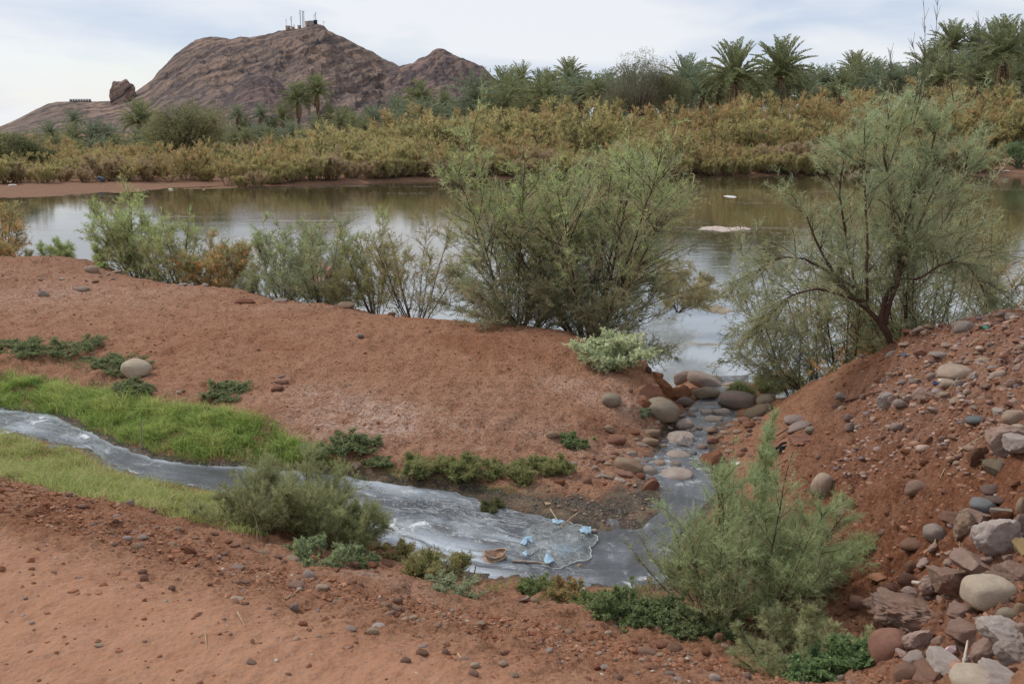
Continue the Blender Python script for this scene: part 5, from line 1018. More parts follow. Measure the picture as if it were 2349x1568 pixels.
# -- the open tree on the right with its forked trunk
def right_tree():
    p = behind(2046, 792, .12); p = np.array([p[0], p[1], p[2]]); e = empty('tamarisk_tree', tuple(p), 'open tamarisk tree with forked red-brown trunk behind the right heap', 'tree', TG)
    H = height_to(p, 215); r = np.random.default_rng(77)
    def W(u, v, dy=0): v = v if v > 420 or v < 130 else 420 - (420 - v) * .80; q = at_y(u, v, p[1] + dy); return q - p
    limbs = [[W(2046,800), W(2035,765), W(2008,725,.05), W(1975,690,.1), W(1930,640,.15), W(1880,560,.2), W(1855,480,.2)],
             [W(2040,775), W(2022,735), W(2030,690), W(2050,640), W(2062,590), W(2052,520), W(2040,440,.1)],
             [W(2030,745), W(2038,700,-.05), W(2060,650,-.1), W(2075,600,-.1), W(2100,540,-.1), W(2130,470,0), W(2170,380,0)],
             [W(2062,590), W(2075,520), W(2095,450), W(2120,380), W(2140,310), W(2150,250), W(2160,215)],
             [W(2052,540), W(2045,470,.1), W(2040,400,.1), W(2025,340,.1), W(2030,290,.1), W(2035,250,.1), W(2040,220,.1)],
             [W(1990,705,.1), W(1960,650,.3), W(1950,590,.4), W(1940,520,.4), W(1930,450,.4), W(1935,380,.4), W(1940,320,.4)],
             [W(1975,690), W(1920,670,-.2), W(1870,660,-.3), W(1820,670,-.4), W(1785,700,-.4), W(1760,730,-.4), W(1745,760,-.4)],
             [W(2075,620), W(2120,580,.2), W(2160,520,.3), W(2195,460,.3), W(2215,400,.3), W(2225,340,.3), W(2230,300,.3)],
             [W(1960,660), W(1900,620,.2), W(1850,590,.2), W(1800,590,.2), W(1770,600,.2), W(1745,620,.2), W(1730,650,.2)],
             [W(1990,690), W(1985,620,-.3), W(1990,540,-.3), W(1985,470,-.3), W(1990,400,-.3), W(1985,350,-.3), W(1990,300,-.3)],
             [W(2060,640), W(2110,640,-.2), W(2150,610,-.2), W(2190,600,-.2), W(2220,610,-.2), W(2245,640,-.2), W(2260,680,-.2)]]
    SP = []
    for l in limbs:
        l = np.array(l); t = np.linspace(0, 6, 16); SP.append(np.stack([np.interp(t, range(7), l[:, k]) for k in range(3)], -1))
    SP = np.array(SP); SP[:, 1:] += r.normal(0, .008, SP[:, 1:].shape).cumsum(axis=1) * .5
    rad = [.030, .034, .026, .020, .017, .017, .013, .014, .013, .014, .012]
    nst = len(SP); nb, nt, nl = 22, 11, 17; n = nst * nb; si = np.repeat(np.arange(nst), nb); s = .28 + .72 * r.uniform(0, 1, n); s[si >= 3] = .1 + .9 * r.uniform(0, 1, (si >= 3).sum())
    q, T = sample_path(SP, si, s); dr = np.where((si == 6) | (si == 8) | (si == 10), .5, .05)
    bd = unit(T * .9 + unit(r.normal(size=(n, 3)) * np.array([1, 1, .5])) * .9 + np.array([0, 0, .25])); bl = r.uniform(.2, .58, n) * (1.1 - .45 * s)
    BP = arc_paths(q, bd, bl, np.stack([bd[:, 0] * .1, bd[:, 1] * .1, .12 - dr], -1), 6, r, .12)
    m = n * nt; bi = np.repeat(np.arange(n), nt); s2 = r.uniform(.05, 1, m); q2, T2 = sample_path(BP, bi, s2)
    td = unit(T2 + unit(r.normal(size=(m, 3))) * .7 + np.stack([0 * dr, 0 * dr, .12 - dr * .5], -1)[bi]); tl = r.uniform(.10, .24, m)
    TP = arc_paths(q2, td, tl, np.tile([0, 0, -.05], (m, 1)), 3, r, .1)
    N_ = m * nl; wi = np.repeat(np.arange(m), nl); q4, T4 = sample_path(TP, wi, r.uniform(0, 1, N_)); V, F = tri1_leaves(q4, unit(T4 * .9 + unit(r.normal(size=(N_, 3))) * 1.0), .062 * r.uniform(.6, 1.3, N_), .0056, r)
    C = pick(GREY, m, r); k = r.uniform(0, 1, m); C[k < .35] = pick(BLUEG, int((k < .35).sum()), r); hi = (q2[:, 2] / H) > r.uniform(.45, 1.1, m); C[hi] = pick(pal([(.13,.175,.095),(.16,.205,.11)]), int(hi.sum()), r)
    C *= r.uniform(.82, 1.18, (m, 1)); CL = np.repeat(C[wi], 3, 0)
    for i in range(nst):
        rr = np.linspace(1, .22, 16) * rad[i]; wv = [tubes(SP[i:i + 1], rr[None], 7)]; bb = BP[si == i]; wv.append(tubes(bb, np.tile(np.linspace(.005, .0015, 6), (len(bb), 1)), 3))
        new_obj('trunk' if i == 1 else 'limb', mesh_np('limb', *merge(wv)[:2], M_BARK, True), e)
    o = new_obj('twigs', mesh_np('twigs', *tubes(TP[::4], np.tile([.0016, .0013, .0008], (len(TP[::4]), 1)), 3), M_BARK, True), e); o['kind'] = 'stuff'
    o = new_obj('crown', mesh_np('crown', V, F, M_LEAF, False, CL), e); o['kind'] = 'stuff'
    # bare flower wands standing above the crown
    for (u0, v0, u1, v1) in ((2095, 260, 2118, 5), (2100, 230, 2150, 8), (2090, 240, 2092, 95), (2215, 190, 2245, 50), (2190, 200, 2182, 95), (2015, 200, 2040, 115)):
        a, b = W(u0, v0), W(u1, v1); t = np.linspace(0, 1, 9)[:, None]; pth = a + (b - a) * t + np.array([.05, 0, 0]) * np.sin(t * 3.1) * (1 if u1 > u0 else -.5)
        wv = [tubes(pth[None], np.linspace(.0045, .0016, 9)[None], 4)]; kk = 26; ss = r.uniform(.15, 1, kk); qq, TT = sample_path(pth[None], np.zeros(kk, int), ss)
        dd = unit(TT + unit(r.normal(size=(kk, 3))) * .45); wv.append(tubes(arc_paths(qq, dd, r.uniform(.03, .13, kk), np.zeros((kk, 3)), 3), np.tile([.0022, .0018, .001], (kk, 1)), 3))
        new_obj('bare_wand', mesh_np('bare_wand', *merge(wv)[:2], M_BARKD, True), e)
right_tree()
bank_tam(1955, 822, .9, 345, 'many-stemmed blue-green tamarisk left behind the forked trunk', 571, spread=36, nst=8, nb=13, nt=9, nl=12, pals=(GREY, BLUEG, GREY), tip=GREY, tipw=.4, droop=.1, stemr=.014, low=.05, blen=.38, tlen=.13, leaf=(.065, 0.0068), hvar=.35)
bank_tam(2120, 762, .9, 300, 'tall feathery tamarisk right behind the forked trunk', 572, spread=30, nst=8, nb=13, nt=9, nl=12, pals=(GREY, GREY, BLUEG), tip=pal([(.13,.165,.095),(.16,.195,.11)]), tipw=.5, droop=.05, stemr=.016, low=.08, blen=.36, tlen=.12, leaf=(.07, 0.0070), hvar=.4)
bank_tam(1835, 872, .8, 470, 'loose grey tamarisk at the left of the right-hand group', 573, spread=44, nst=7, nb=12, nt=9, nl=14, pals=(GREY, BLUEG), tip=GREY, droop=.15, stemr=.010, low=.06, blen=.42, tlen=.15, leaf=(.06, 0.0065), hvar=.4)
bank_tam(1880, 868, .5, 600, 'dense dark blue-green tamarisk low between stream mouth and forked tree', 511, spread=64, nst=13, nb=14, nt=9, nl=19, pals=(BLUEG, GREY, BROWNG), tip=GREY, tipw=.3, droop=.28, stemr=.013, low=.04, blen=.5, tlen=.16, leaf=(.05, 0.0060), hvar=.4)
bank_tam(2000, 812, .6, 690, 'orange-brown dying tamarisk shoots behind the trunk of the forked tree', 516, spread=60, nst=6, nb=9, nt=7, nl=15, pals=(ORNG, OLIVE), tip=ORNG, droop=.2, stemr=.008, leaf=(.05, 0.0060), blen=.5, tlen=.2)
bank_tam(2270, 735, 1.5, 440, 'olive tamarisk at the right edge behind the heap crest', 512, spread=42, nst=10, nb=13, nt=9, nl=16, pals=(GREY, OLIVE, BROWNG), tip=OLIVE, tipw=.4, droop=.15, stemr=.017, low=.1, blen=.42, tlen=.12, leaf=(.055, 0.0066))
bank_tam(2150, 755, 1.2, 560, 'thin dark tamarisk behind the heap right of the forked trunk', 513, spread=48, nst=7, nb=11, nt=8, nl=15, pals=(BLUEG, GREY), tip=GREY, droop=.15, stemr=.013, low=.2, blen=.4, tlen=.13, leaf=(.05, 0.0060))
bank_tam(2380, 720, 1.2, 480, 'olive and orange tamarisk cut off by the right picture edge', 514, spread=50, nst=9, nb=12, nt=8, nl=15, pals=(OLIVE, BROWNG, ORNG), tip=OLIVE, droop=.2, stemr=.014, low=.05, blen=.45, tlen=.14, leaf=(.055, 0.0066))
# -- the row along the left crest
bank_tam(320, 632, .7, 424, 'upright green tamarisk at the left end of the crest row', 521, spread=40, nst=12, nb=14, nt=9, nl=15, pals=(OLIVE, GREY, FRESH), tip=FRESH, tipw=.5, droop=.1, stemr=.018, low=.06, blen=.4, tlen=.12, leaf=(.065, 0.0072))
bank_tam(415, 640, .7, 472, 'yellow-green tamarisk left of the orange one', 522, spread=52, nst=13, nb=13, nt=9, nl=15, pals=(OLIVE, GREY), tip=FRESH, tipw=.4, droop=.12, stemr=.014, low=.03, blen=.42, tlen=.13, leaf=(.06, 0.0072))
bank_tam(515, 655, .7, 517, 'orange-tinged tamarisk in the middle of the crest row', 523, spread=56, nst=13, nb=13, nt=9, nl=15, pals=(ORNG, OLIVE, OLIVE), tip=OLIVE, tipw=.3, droop=.12, stemr=.012, low=.03, blen=.42, tlen=.14, leaf=(.06, 0.0072))
bank_tam(650, 672, .5, 472, 'grey-green tamarisk with thin upright wands right of the orange one', 524, spread=48, nst=14, nb=13, nt=9, nl=15, pals=(BLUEG, GREY), tip=FRESH, tipw=.35, droop=.08, stemr=.013, low=.03, blen=.34, tlen=.11, leaf=(.055, 0.0066))
bank_tam(735, 690, .5, 477, 'dark blue-green tamarisk with pink dry flower heads', 525, spread=50, nst=14, nb=13, nt=9, nl=15, pals=(BLUEG, BLUEG, GREY), tip=GREY, tipw=.3, droop=.1, stemr=.013, low=.02, blen=.36, tlen=.12, leaf=(.055, 0.0066), patch=((0, 0, .35), .16, pal([(.38, .22, .18), (.16,.15,.09)])))
bank_tam(860, 700, .4, 492, 'slim olive tamarisk with a single reddish stem', 526, spread=30, nst=8, nb=13, nt=9, nl=16, pals=(OLIVE, GREY, OLIVE), tip=FRESH, tipw=.3, droop=.06, stemr=.012, low=.02, blen=.3, tlen=.11, leaf=(.05, 0.0060))
bank_tam(955, 712, .4, 477, 'sparse dark-stemmed tamarisk with yellowing leaves', 527, spread=44, nst=9, nb=12, nt=8, nl=15, pals=(OLIVE, OLIVE, BROWNG, GREY), tip=OLIVE, tipw=.3, droop=.1, stemr=.013, low=.06, blen=.4, tlen=.13, leaf=(.05, 0.0060))
bank_tam(800, 696, .3, 610, 'low grey-green tamarisk tuft on the crest behind the rounded tan stone', 528, spread=66, nst=9, nb=10, nt=7, nl=13, pals=(GREY, OLIVE), tip=OLIVE, droop=.2, stemr=.008, low=.05, blen=.5, tlen=.2, leaf=(.05, 0.0060))
bank_tam(600, 668, .35, 600, 'low grey tamarisk shoots beside the orange one', 529, spread=55, nst=7, nb=9, nt=7, nl=16, pals=(GREY, BLUEG), tip=GREY, droop=.1, stemr=.008, blen=.5, tlen=.2, leaf=(.05, 0.0050))
bank_tam(5, 602, .5, 462, 'olive and orange tamarisk cut off by the left picture edge', 531, spread=44, nst=9, nb=12, nt=8, nl=15, pals=(OLIVE, ORNG, OLIVE), tip=OLIVE, tipw=.3, droop=.12, stemr=.016, low=.02, blen=.42, tlen=.14, leaf=(.07, 0.0084))
bank_tam(130, 596, .3, 545, 'small pale green tamarisk shoots left of the gravel heap', 532, spread=50, nst=8, nb=9, nt=7, nl=16, pals=(FRESH, GREY), tip=FRESH, droop=.05, stemr=.007, blen=.45, tlen=.2, leaf=(.055, 0.0060))
bank_tam(240, 600, .2, 545, 'thin fresh green tamarisk shoot right of the gravel heap', 533, spread=24, nst=5, nb=9, nt=7, nl=14, pals=(FRESH, GREY), tip=FRESH, droop=.05, stemr=.007, blen=.3, tlen=.16, leaf=(.055, 0.0060))
bank_tam(60, 600, .4, 570, 'sparse grey shrublet between the left edge shrub and gravel heap', 534, spread=55, nst=6, nb=8, nt=6, nl=12, pals=(GREY, OLIVE), tip=GREY, droop=.05, stemr=.006, blen=.45, tlen=.2, leaf=(.055, 0.0050))

# -- foreground bushes
def near_bush(name, u, v, vtop, label, seed, cat='shrub', group=None, Hs=1.0, **kw):
    p = gpos(u, v); H = height_to(p, vtop) * Hs; T = tamarisk(seed, H, **kw); return build_bush(name, T, p, label, cat, group)
FG = 'young tamarisks beside the stream'
NGR = pal([(.118,.140,.066),(.096,.116,.056),(.142,.164,.078)], [4,3,3]); NFR = pal([(.130,.155,.066),(.152,.178,.080),(.108,.132,.060)])
NLB = pal([(.130,.180,.086),(.108,.152,.072),(.155,.208,.104)])
near_bush('young_tamarisk', 700, 1222, 1010, 'young tamarisk with upright dark stems on the near stream bank', 541, group=FG, spread=44, nst=18, nb=15, nt=10, nl=22, pals=(NGR, NGR, GREY), tip=NFR, tipw=.5, droop=.06, stemr=.0055, low=.05, blen=.42, tlen=.15, leaf=(.024, .002), base_r=.14, hvar=.62)
near_bush('young_tamarisk', 770, 1262, 1120, 'bright green feathery tamarisk overhanging the milky pool', 542, group=FG, spread=54, nst=16, nb=14, nt=10, nl=22, pals=(NFR, NGR), tip=NFR, tipw=.4, droop=.1, stemr=.004, low=.02, blen=.48, tlen=.18, leaf=(.024, .002), lean=(.12, 0), base_r=.10)
near_bush('young_tamarisk', 575, 1215, 1075, 'grey-green tamarisk low at the end of the lower grass band', 543, group=FG, spread=58, nst=16, nb=13, nt=10, nl=22, pals=(GREY, NGR), tip=NGR, tipw=.4, droop=.08, stemr=.004, low=.02, blen=.42, tlen=.16, leaf=(.019, .0017), base_r=.10)
near_bush('low_saltbush', 735, 1290, 1225, 'low blue-green leafy plant under the left tamarisk', 544, spread=78, nst=16, nb=9, nt=7, nl=16, pals=(BLUEG, NLB), tip=NLB, tipw=.3, droop=.1, stemr=.003, low=.02, blen=.5, tlen=.2, leaf=(.012, .005), base_r=.12, cat='shrub', diamonds=True)
near_bush('young_tamarisk', 1685, 1440, 1085, 'larger young tamarisk with dark red stems at the foot of the heap', 551, group=FG, spread=40, nst=20, nb=17, nt=12, nl=24, pals=(NLB, NGR, GREY), tip=NLB, tipw=.5, droop=.05, stemr=.0075, low=.03, blen=.40, tlen=.14, leaf=(.024, .002), base_r=.12, hvar=.45, lean=(.04, .05))
near_bush('young_tamarisk', 1750, 1400, 1150, 'feathery pale tamarisk leaning over the red slope', 552, group=FG, spread=48, nst=14, nb=15, nt=11, nl=24, pals=(NLB, NGR), tip=NLB, tipw=.5, droop=.08, stemr=.006, low=.04, blen=.42, tlen=.15, leaf=(.024, .002), base_r=.1, lean=(.25, 0))
near_bush('young_tamarisk', 1728, 1300, 962, 'tall narrow tamarisk wand rising in front of the red bank', 553, group=FG, spread=9, nst=3, nb=24, nt=8, nl=24, pals=(NLB, NFR), tip=NLB, tipw=.5, droop=.0, stemr=.005, low=.1, blen=.16, tlen=.07, leaf=(.026, .0024), base_r=.04, up=.6, Hs=1.25)
near_bush('young_tamarisk', 1655, 1260, 990, 'slim second wand with reddish stem left of the tall one', 554, group=FG, spread=6, nst=2, nb=14, nt=5, nl=14, pals=(NLB, NFR), tip=NLB, tipw=.5, droop=.0, stemr=.004, low=.2, blen=.12, tlen=.07, leaf=(.020, .0017), base_r=.02, up=.5)
near_bush('young_tamarisk', 1570, 1360, 1180, 'thin open tamarisk sprays reaching over the pool', 555, group=FG, spread=38, nst=7, nb=10, nt=6, nl=12, pals=(NGR, GREY), tip=NFR, tipw=.4, droop=.03, stemr=.0038, low=.15, blen=.3, tlen=.12, leaf=(.018, .0016), lean=(-.22, 0), base_r=.06)
near_bush('young_tamarisk', 1845, 1500, 1370, 'pale drooping tamarisk spreading low at the bottom of the gully', 556, group=FG, spread=72, nst=18, nb=14, nt=9, nl=24, pals=(NLB, GREY, pal([(.185,.195,.105)])), tip=pal([(.20,.225,.125)]), tipw=.4, droop=.2, stemr=.005, low=.02, blen=.5, tlen=.16, leaf=(.017, .0016), base_r=.14)
near_bush('young_tamarisk', 1760, 1530, 1430, 'pale tamarisk branch trailing onto the near dirt slope', 557, group=FG, spread=76, nst=9, nb=11, nt=8, nl=20, pals=(NLB, GREY), tip=GREY, droop=.25, stemr=.004, low=.05, blen=.5, tlen=.2, leaf=(.016, .0015), lean=(-.2, -.1))
near_bush('young_tamarisk', 1870, 1310, 1245, 'horizontal tamarisk branch reaching right across the slope', 558, group=FG, spread=30, nst=5, nb=11, nt=8, nl=18, pals=(NLB, FRESH), tip=NLB, droop=.15, stemr=.004, low=.15, blen=.3, tlen=.14, leaf=(.018, .0016), lean=(1.6, 0), Hs=2.1)
near_bush('young_tamarisk', 1870, 1195, 1120, 'small pale green sprig in front of the upright tan stone', 559, group=FG, spread=20, nst=3, nb=9, nt=7, nl=16, pals=(NLB,), tip=NLB, droop=.1, stemr=.003, low=.45, blen=.3, tlen=.14, leaf=(.017, .0016), lean=(1.1, 0), Hs=1.3)
LP = 'low leafy plants'
def cushion(u, v, wpx, hpx, label, seed, p1, leaf=(.011, .0045), dens=1.0, name='low_plant', group=None, cat='plant', fl=.8, **kw):
    p = gpos(u, v + hpx * .2); d = depth_of(p); rr = wpx / 2 * d / FPX; H = max(hpx * d / FPX * 1.1, rr * .35)
    kk = dict(spread=84, nst=int(12 * dens), nb=8, nt=6, nl=8, pals=p1, tip=p1[0], tipw=.1, droop=.05, stemr=.003, low=.02, blen=.6, tlen=.26, leaf=leaf, base_r=rr * .5, hvar=.55, diamonds=True, ls=1.2); kk.update(kw)
    T = tamarisk(seed, rr * 1.0, **kk)
    V, F, C = T['leaves']; V = V.copy(); c0 = V.reshape(-1, 4, 3).mean(1, keepdims=True); V = (c0 + (V.reshape(-1, 4, 3) - c0) * 1.6).reshape(-1, 3); sz = min(H / (rr * .62), 1.15) * fl; V[:, 2] *= sz; T['leaves'] = (V, F, C); T['stems'] = [(np.array(s[0]) * [1, 1, sz], s[1]) for s in T['stems']]; T['twigs'] = (np.array(T['twigs'][0]) * [1, 1, sz], T['twigs'][1])
    st = merge(T['stems'])[:2]; e = empty(name, p, label, cat, group)
    o = new_obj('stems', mesh_np('stems', *st, M_BARKD, True), e); o['kind'] = 'stuff'
    o = new_obj('foliage', mesh_np('foliage', V, F, M_LEAF, False, C), e); o['kind'] = 'stuff'; return e
MATG = pal([(.082,.112,.052),(.105,.135,.062),(.066,.092,.046),(.13,.135,.07)], [4,3,3,1]); DKG = pal([(.105,.125,.048),(.13,.15,.056),(.082,.102,.042),(.15,.14,.065)], [4,3,2,1])
SILV = pal([(.20,.245,.155),(.16,.21,.13),(.245,.28,.195)]); GRN = pal([(.082,.125,.048),(.10,.145,.055),(.066,.10,.04)])
mats = [(20,790,70,26,'dark creeping mat cut off by the left edge'),(85,800,110,34,'dark creeping mat second from the left edge'),(185,796,120,38,'broad dark creeping mat above the grass'),(235,825,90,36,'dark creeping mat sloping down towards the pale boulder'),(290,838,105,46,'dark creeping mat just behind the pale boulder'),(510,896,112,48,'lone round dark creeping mat on bare earth right of the boulder'),(300,890,85,26,'thin creeping mat at the foot of the pale boulder'),(770,1018,130,52,'dark shrubby mat where the upper grass ends'),(835,1015,85,40,'dark mat right of the shrubby one on salty ground'),(872,1055,60,34,'small dark tuft right of the grass end')]
for i, (u, v, w_, h_, lb) in enumerate(mats): cushion(u, v, w_, h_, lb, 600 + i, (MATG,), leaf=(.016, .006), dens=1.7, name='creeping_plant', fl=.5)
tufts = [(955,1075,110,56,'left dark green cushion plant above the pool'),(1062,1072,95,52,'cushion plant second from left above the pool'),(1160,1080,100,72,'tallest cushion plant above the pool'),(1255,1068,90,48,'right-hand cushion plant above the pool beside the pebble spit')]
for i, (u, v, w_, h_, lb) in enumerate(tufts): cushion(u, v, w_, h_, lb, 620 + i, (DKG,), leaf=(.020, .0035), dens=1.8, name='cushion_plant', nl=8, spread=80)
cushion(1408, 812, 160, 92, 'silvery green leafy bush on the corner of the cut bank', 640, (SILV,), leaf=(.026, .012), dens=2.2, name='silver_bush', cat='shrub', spread=80, nl=9)
cushion(1322, 1018, 56, 30, 'small green sprout left of the pebble spit', 641, (GRN, MATG), leaf=(.02, .006), dens=.8)
cushion(1358, 1000, 20, 14, 'tiny bright green sprout on the red slope', 642, (FRESH,), leaf=(.014, .005), dens=.6)
cushion(1305, 998, 34, 20, 'small sprout above the pebble spit', 643, (GRN,), leaf=(.018, .005), dens=.6)
cushion(988, 1305, 150, 68, 'olive low shrub at the near water edge left of the round bag', 644, (OLIVE, DKG), leaf=(.016, .003), dens=2.0, name='low_shrub', cat='shrub', spread=66, nl=10)
cushion(1035, 1352, 120, 34, 'flat grey-green mat of tiny leaves on the near bank', 645, (pal([(.15,.18,.11),(.11,.14,.085)]),), leaf=(.009, .004), dens=2.0, name='creeping_plant', fl=.5)
cushion(900, 1262, 90, 40, 'thin olive plant between the left tamarisk and the pool', 646, (OLIVE,), leaf=(.014, .003), dens=1.2)
cushion(1230, 1345, 80, 44, 'dark green tuft right of the bright grass tuft', 647, (DKG, GRN), leaf=(.015, .003), dens=1.4, spread=60)
cushion(1290, 1352, 90, 44, 'reddish-topped green tuft at the near pool edge', 648, (DKG, pal([(.19,.13,.06)])), leaf=(.015, .003), dens=1.4, spread=55)
cushion(1360, 1380, 90, 38, 'low green plants at the start of the thicket under the big bush', 649, (GRN, DKG), leaf=(.011, .005), dens=1.6)
cushion(1440, 1405, 150, 72, 'dense leafy green plant left of the big bush', 650, (GRN, MATG), leaf=(.013, .006), dens=2.6, name='leafy_plant')
cushion(1545, 1420, 150, 70, 'dense leafy green plant under the left side of the big bush', 651, (GRN, MATG, BLUEG), leaf=(.013, .006), dens=2.4, name='leafy_plant')
cushion(1480, 1380, 120, 60, 'brownish feathery undergrowth above the leafy plants', 652, (OLIVE, BROWNG), leaf=(.014, .0025), dens=1.6, spread=65)
cushion(1955, 1515, 150, 70, 'bright green leafy plant at the right skirt of the big bush', 653, (pal([(.065,.115,.045),(.085,.14,.055)]),), leaf=(.013, .007), dens=2.6, name='leafy_plant')
cushion(1850, 1545, 110, 40, 'green leafy plant below the pale drooping branches', 654, (pal([(.065,.115,.045),(.085,.14,.055)]),), leaf=(.012, .006), dens=1.6, name='leafy_plant')
cushion(1640, 1452, 110, 44, 'dark green leaves at the foot of the split wood', 655, (GRN,), leaf=(.012, .006), dens=1.6, name='leafy_plant')
cushion(1560, 1420, 60, 30, 'thin green leaves beside the dry white twig', 656, (GRN,), leaf=(.011, .005), dens=.8)
cushion(820, 1288, 80, 34, 'green skirt plant at the right foot of the left tamarisk', 657, (BLUEG, GRN), leaf=(.012, .005), dens=1.5, name='leafy_plant')
cushion(1700, 900, 60, 60, 'reedy green tuft behind the dark grey boulder at the river', 658, (FRESH, OLIVE), leaf=(.07, .006), dens=.9, spread=30, nl=9)
cushion(1760, 885, 80, 70, 'grassy weeds at the river edge under the low tamarisk', 659, (OLIVE, GRN), leaf=(.08, .006), dens=1.0, spread=30, nl=9)
cushion(1815, 875, 60, 60, 'tall grassy weeds where the red bank meets the river', 660, (OLIVE, FRESH), leaf=(.09, .006), dens=.9, spread=26, nl=9)
cushion(1740, 1098, 34, 20, 'small green sprout at the foot of the red heap', 661, (GRN,), leaf=(.016, .006), dens=.7)
cushion(1480, 945, 34, 24, 'grey-green sprig under the olive boulder', 662, (BLUEG,), leaf=(.018, .004), dens=.7)
cushion(235, 612, 30, 16, 'tiny green weed on the gravel heap', 663, (FRESH,), leaf=(.03, .008), dens=.6)
cushion(1130, 1162, 50, 18, 'black-green algae clump stranded in the milky water', 664, (pal([(.05,.065,.03),(.09,.09,.04)]),), leaf=(.02, .004), dens=1.0, name='algae_clump')

# -- grass
def grass(name, P, n, hgt, wdt, cols, label, seed, over=None, lean=.6, taper=None):
    r = np.random.default_rng(seed); nt_ = max(8, n // 26); tc_ = scatter_poly(P, nt_, r); ti_ = r.integers(0, nt_, n); of_ = r.normal(0, 1, (n, 2)) * .040 * r.uniform(.5, 1.5, nt_)[ti_][:, None]; xy = tc_[ti_] + of_; th_ = (r.uniform(.55, 1.35, nt_))[ti_]; sd = poly_sd(xy[:, 0], xy[:, 1], P); cl = fbm(xy[:, 0] * 3.2, xy[:, 1] * 3.2, 3, seed)
    pr = sstep(.0, -.16, sd + .10 * cl) * (.30 + .70 * sstep(-.5, .1, cl)); k = r.uniform(0, 1, n) < pr; xy = xy[k]; cl = cl[k]; of_ = of_[k]; th_ = th_[k]; n = len(xy)
    z = gz(xy[:, 0], xy[:, 1]); z = np.maximum(z, z); h = hgt * th_ * r.uniform(.45, 1.2, n) * (.85 + .35 * cl); az = r.uniform(0, 6.283, n); az2 = 6.283 * perlin(xy[:, 0] * 2, xy[:, 1] * 2, seed + 3)
    on_ = of_ / (np.linalg.norm(of_, axis=1, keepdims=True) + 1e-6); dx = np.cos(az) * .4 + on_[:, 0] * .9; dy = np.sin(az) * .4 + on_[:, 1] * .9 - .15; ln = lean * r.uniform(.4, 2.4, n) * h
    S = np.stack([-np.sin(az), np.cos(az), np.zeros(n)], -1); b = np.stack([xy[:, 0], xy[:, 1], z - .01], -1)
    zc = np.array([0, .62, .90]); hx = np.array([0, .30, 1.05]); wv = np.array([1, .85, .05])
    Q = b[:, None, :] + np.stack([dx[:, None] * ln[:, None] * hx, dy[:, None] * ln[:, None] * hx, h[:, None] * zc], -1)
    W_ = S[:, None, :] * (wdt * wv)[None, :, None] * .5 * r.uniform(.7, 1.3, (n, 1, 1)); V = np.stack([Q - W_, Q + W_], 2).reshape(-1, 3)
    i = (np.arange(n) * 6)[:, None, None] + np.array([[0, 1, 3, 2], [2, 3, 5, 4]])[None]; c = np.array(cols, float); a = np.clip(.5 + .8 * cl + r.normal(0, .28, n), 0, .999) * (len(c) - 1)
    ia = a.astype(int); fa = (a - ia)[:, None]; C = c[ia] * (1 - fa) + c[np.minimum(ia + 1, len(c) - 1)] * fa; dry = r.uniform(0, 1, n) < .07; C[dry] = (.22, .19, .10); C *= (.62 + .30 * th_[:, None]) * r.uniform(.85, 1.1, (n, 1))
    o = new_obj(name, mesh_np(name, V, i.reshape(-1, 4), M_LEAF, False, np.repeat(C, 6, 0)), kind='stuff'); o['label'] = label; return o
GU = hit_poly([(-200,845),(0,850),(120,865),(230,890),(360,918),(480,930),(600,945),(680,990),(720,1020),(800,1062),(790,1090),(700,1080),(560,1068),(450,1062),(360,1048),(270,1020),(200,990),(130,955),(0,938),(-200,930)])
GL = hit_poly([(-200,985),(0,988),(110,1012),(200,1033),(250,1068),(330,1098),(420,1113),(490,1128),(560,1152),(640,1190),(640,1235),(560,1235),(440,1205),(330,1172),(220,1148),(110,1128),(0,1105),(-200,1090)])
grass('grass', GU, 66000, .100, .0052, [(.075,.125,.020),(.11,.165,.024),(.155,.20,.034),(.19,.21,.05)], 'dense bright green grass on the far side of the stream', 701)
grass('grass', GL, 46000, .080, .0044, [(.105,.145,.028),(.15,.185,.038),(.19,.205,.056),(.215,.21,.085)], 'yellow-green grass on the near side of the stream', 702)
GE = hit_poly([(760,1030),(860,1050),(1000,1085),(1110,1108),(1200,1120),(1180,1140),(1080,1122),(940,1104),(800,1088)])
grass('grass_fringe', GE, 4200, .05, .0042, [(.075,.11,.028),(.11,.14,.034),(.15,.165,.05)], 'thin ragged grass fringe along the far edge of the pool', 706, lean=.8)
GT = hit_poly([(1105,1335),(1180,1335),(1195,1362),(1110,1365)])
grass('grass_tuft', GT, 1500, .09, .004, [(.075,.125,.025),(.11,.155,.035)], 'bright green grass tuft at the near pool edge', 703, lean=.7)
GT2 = hit_poly([(1195,1350),(1420,1365),(1430,1395),(1200,1372)])
grass('grass_strip', GT2, 2600, .06, .003, [(.065,.10,.025),(.09,.12,.035)], 'short green grass strip between pool and near bank', 704, lean=.5)
GSP = hit_poly([(0,800),(230,830),(280,870),(420,905),(560,915),(690,985),(600,950),(300,905),(0,862)])
grass('sparse_weeds', GSP, 2600, .06, .004, [(.055,.07,.028),(.075,.09,.035)], 'sparse thin weeds on bare earth above the grass', 705, lean=.6)

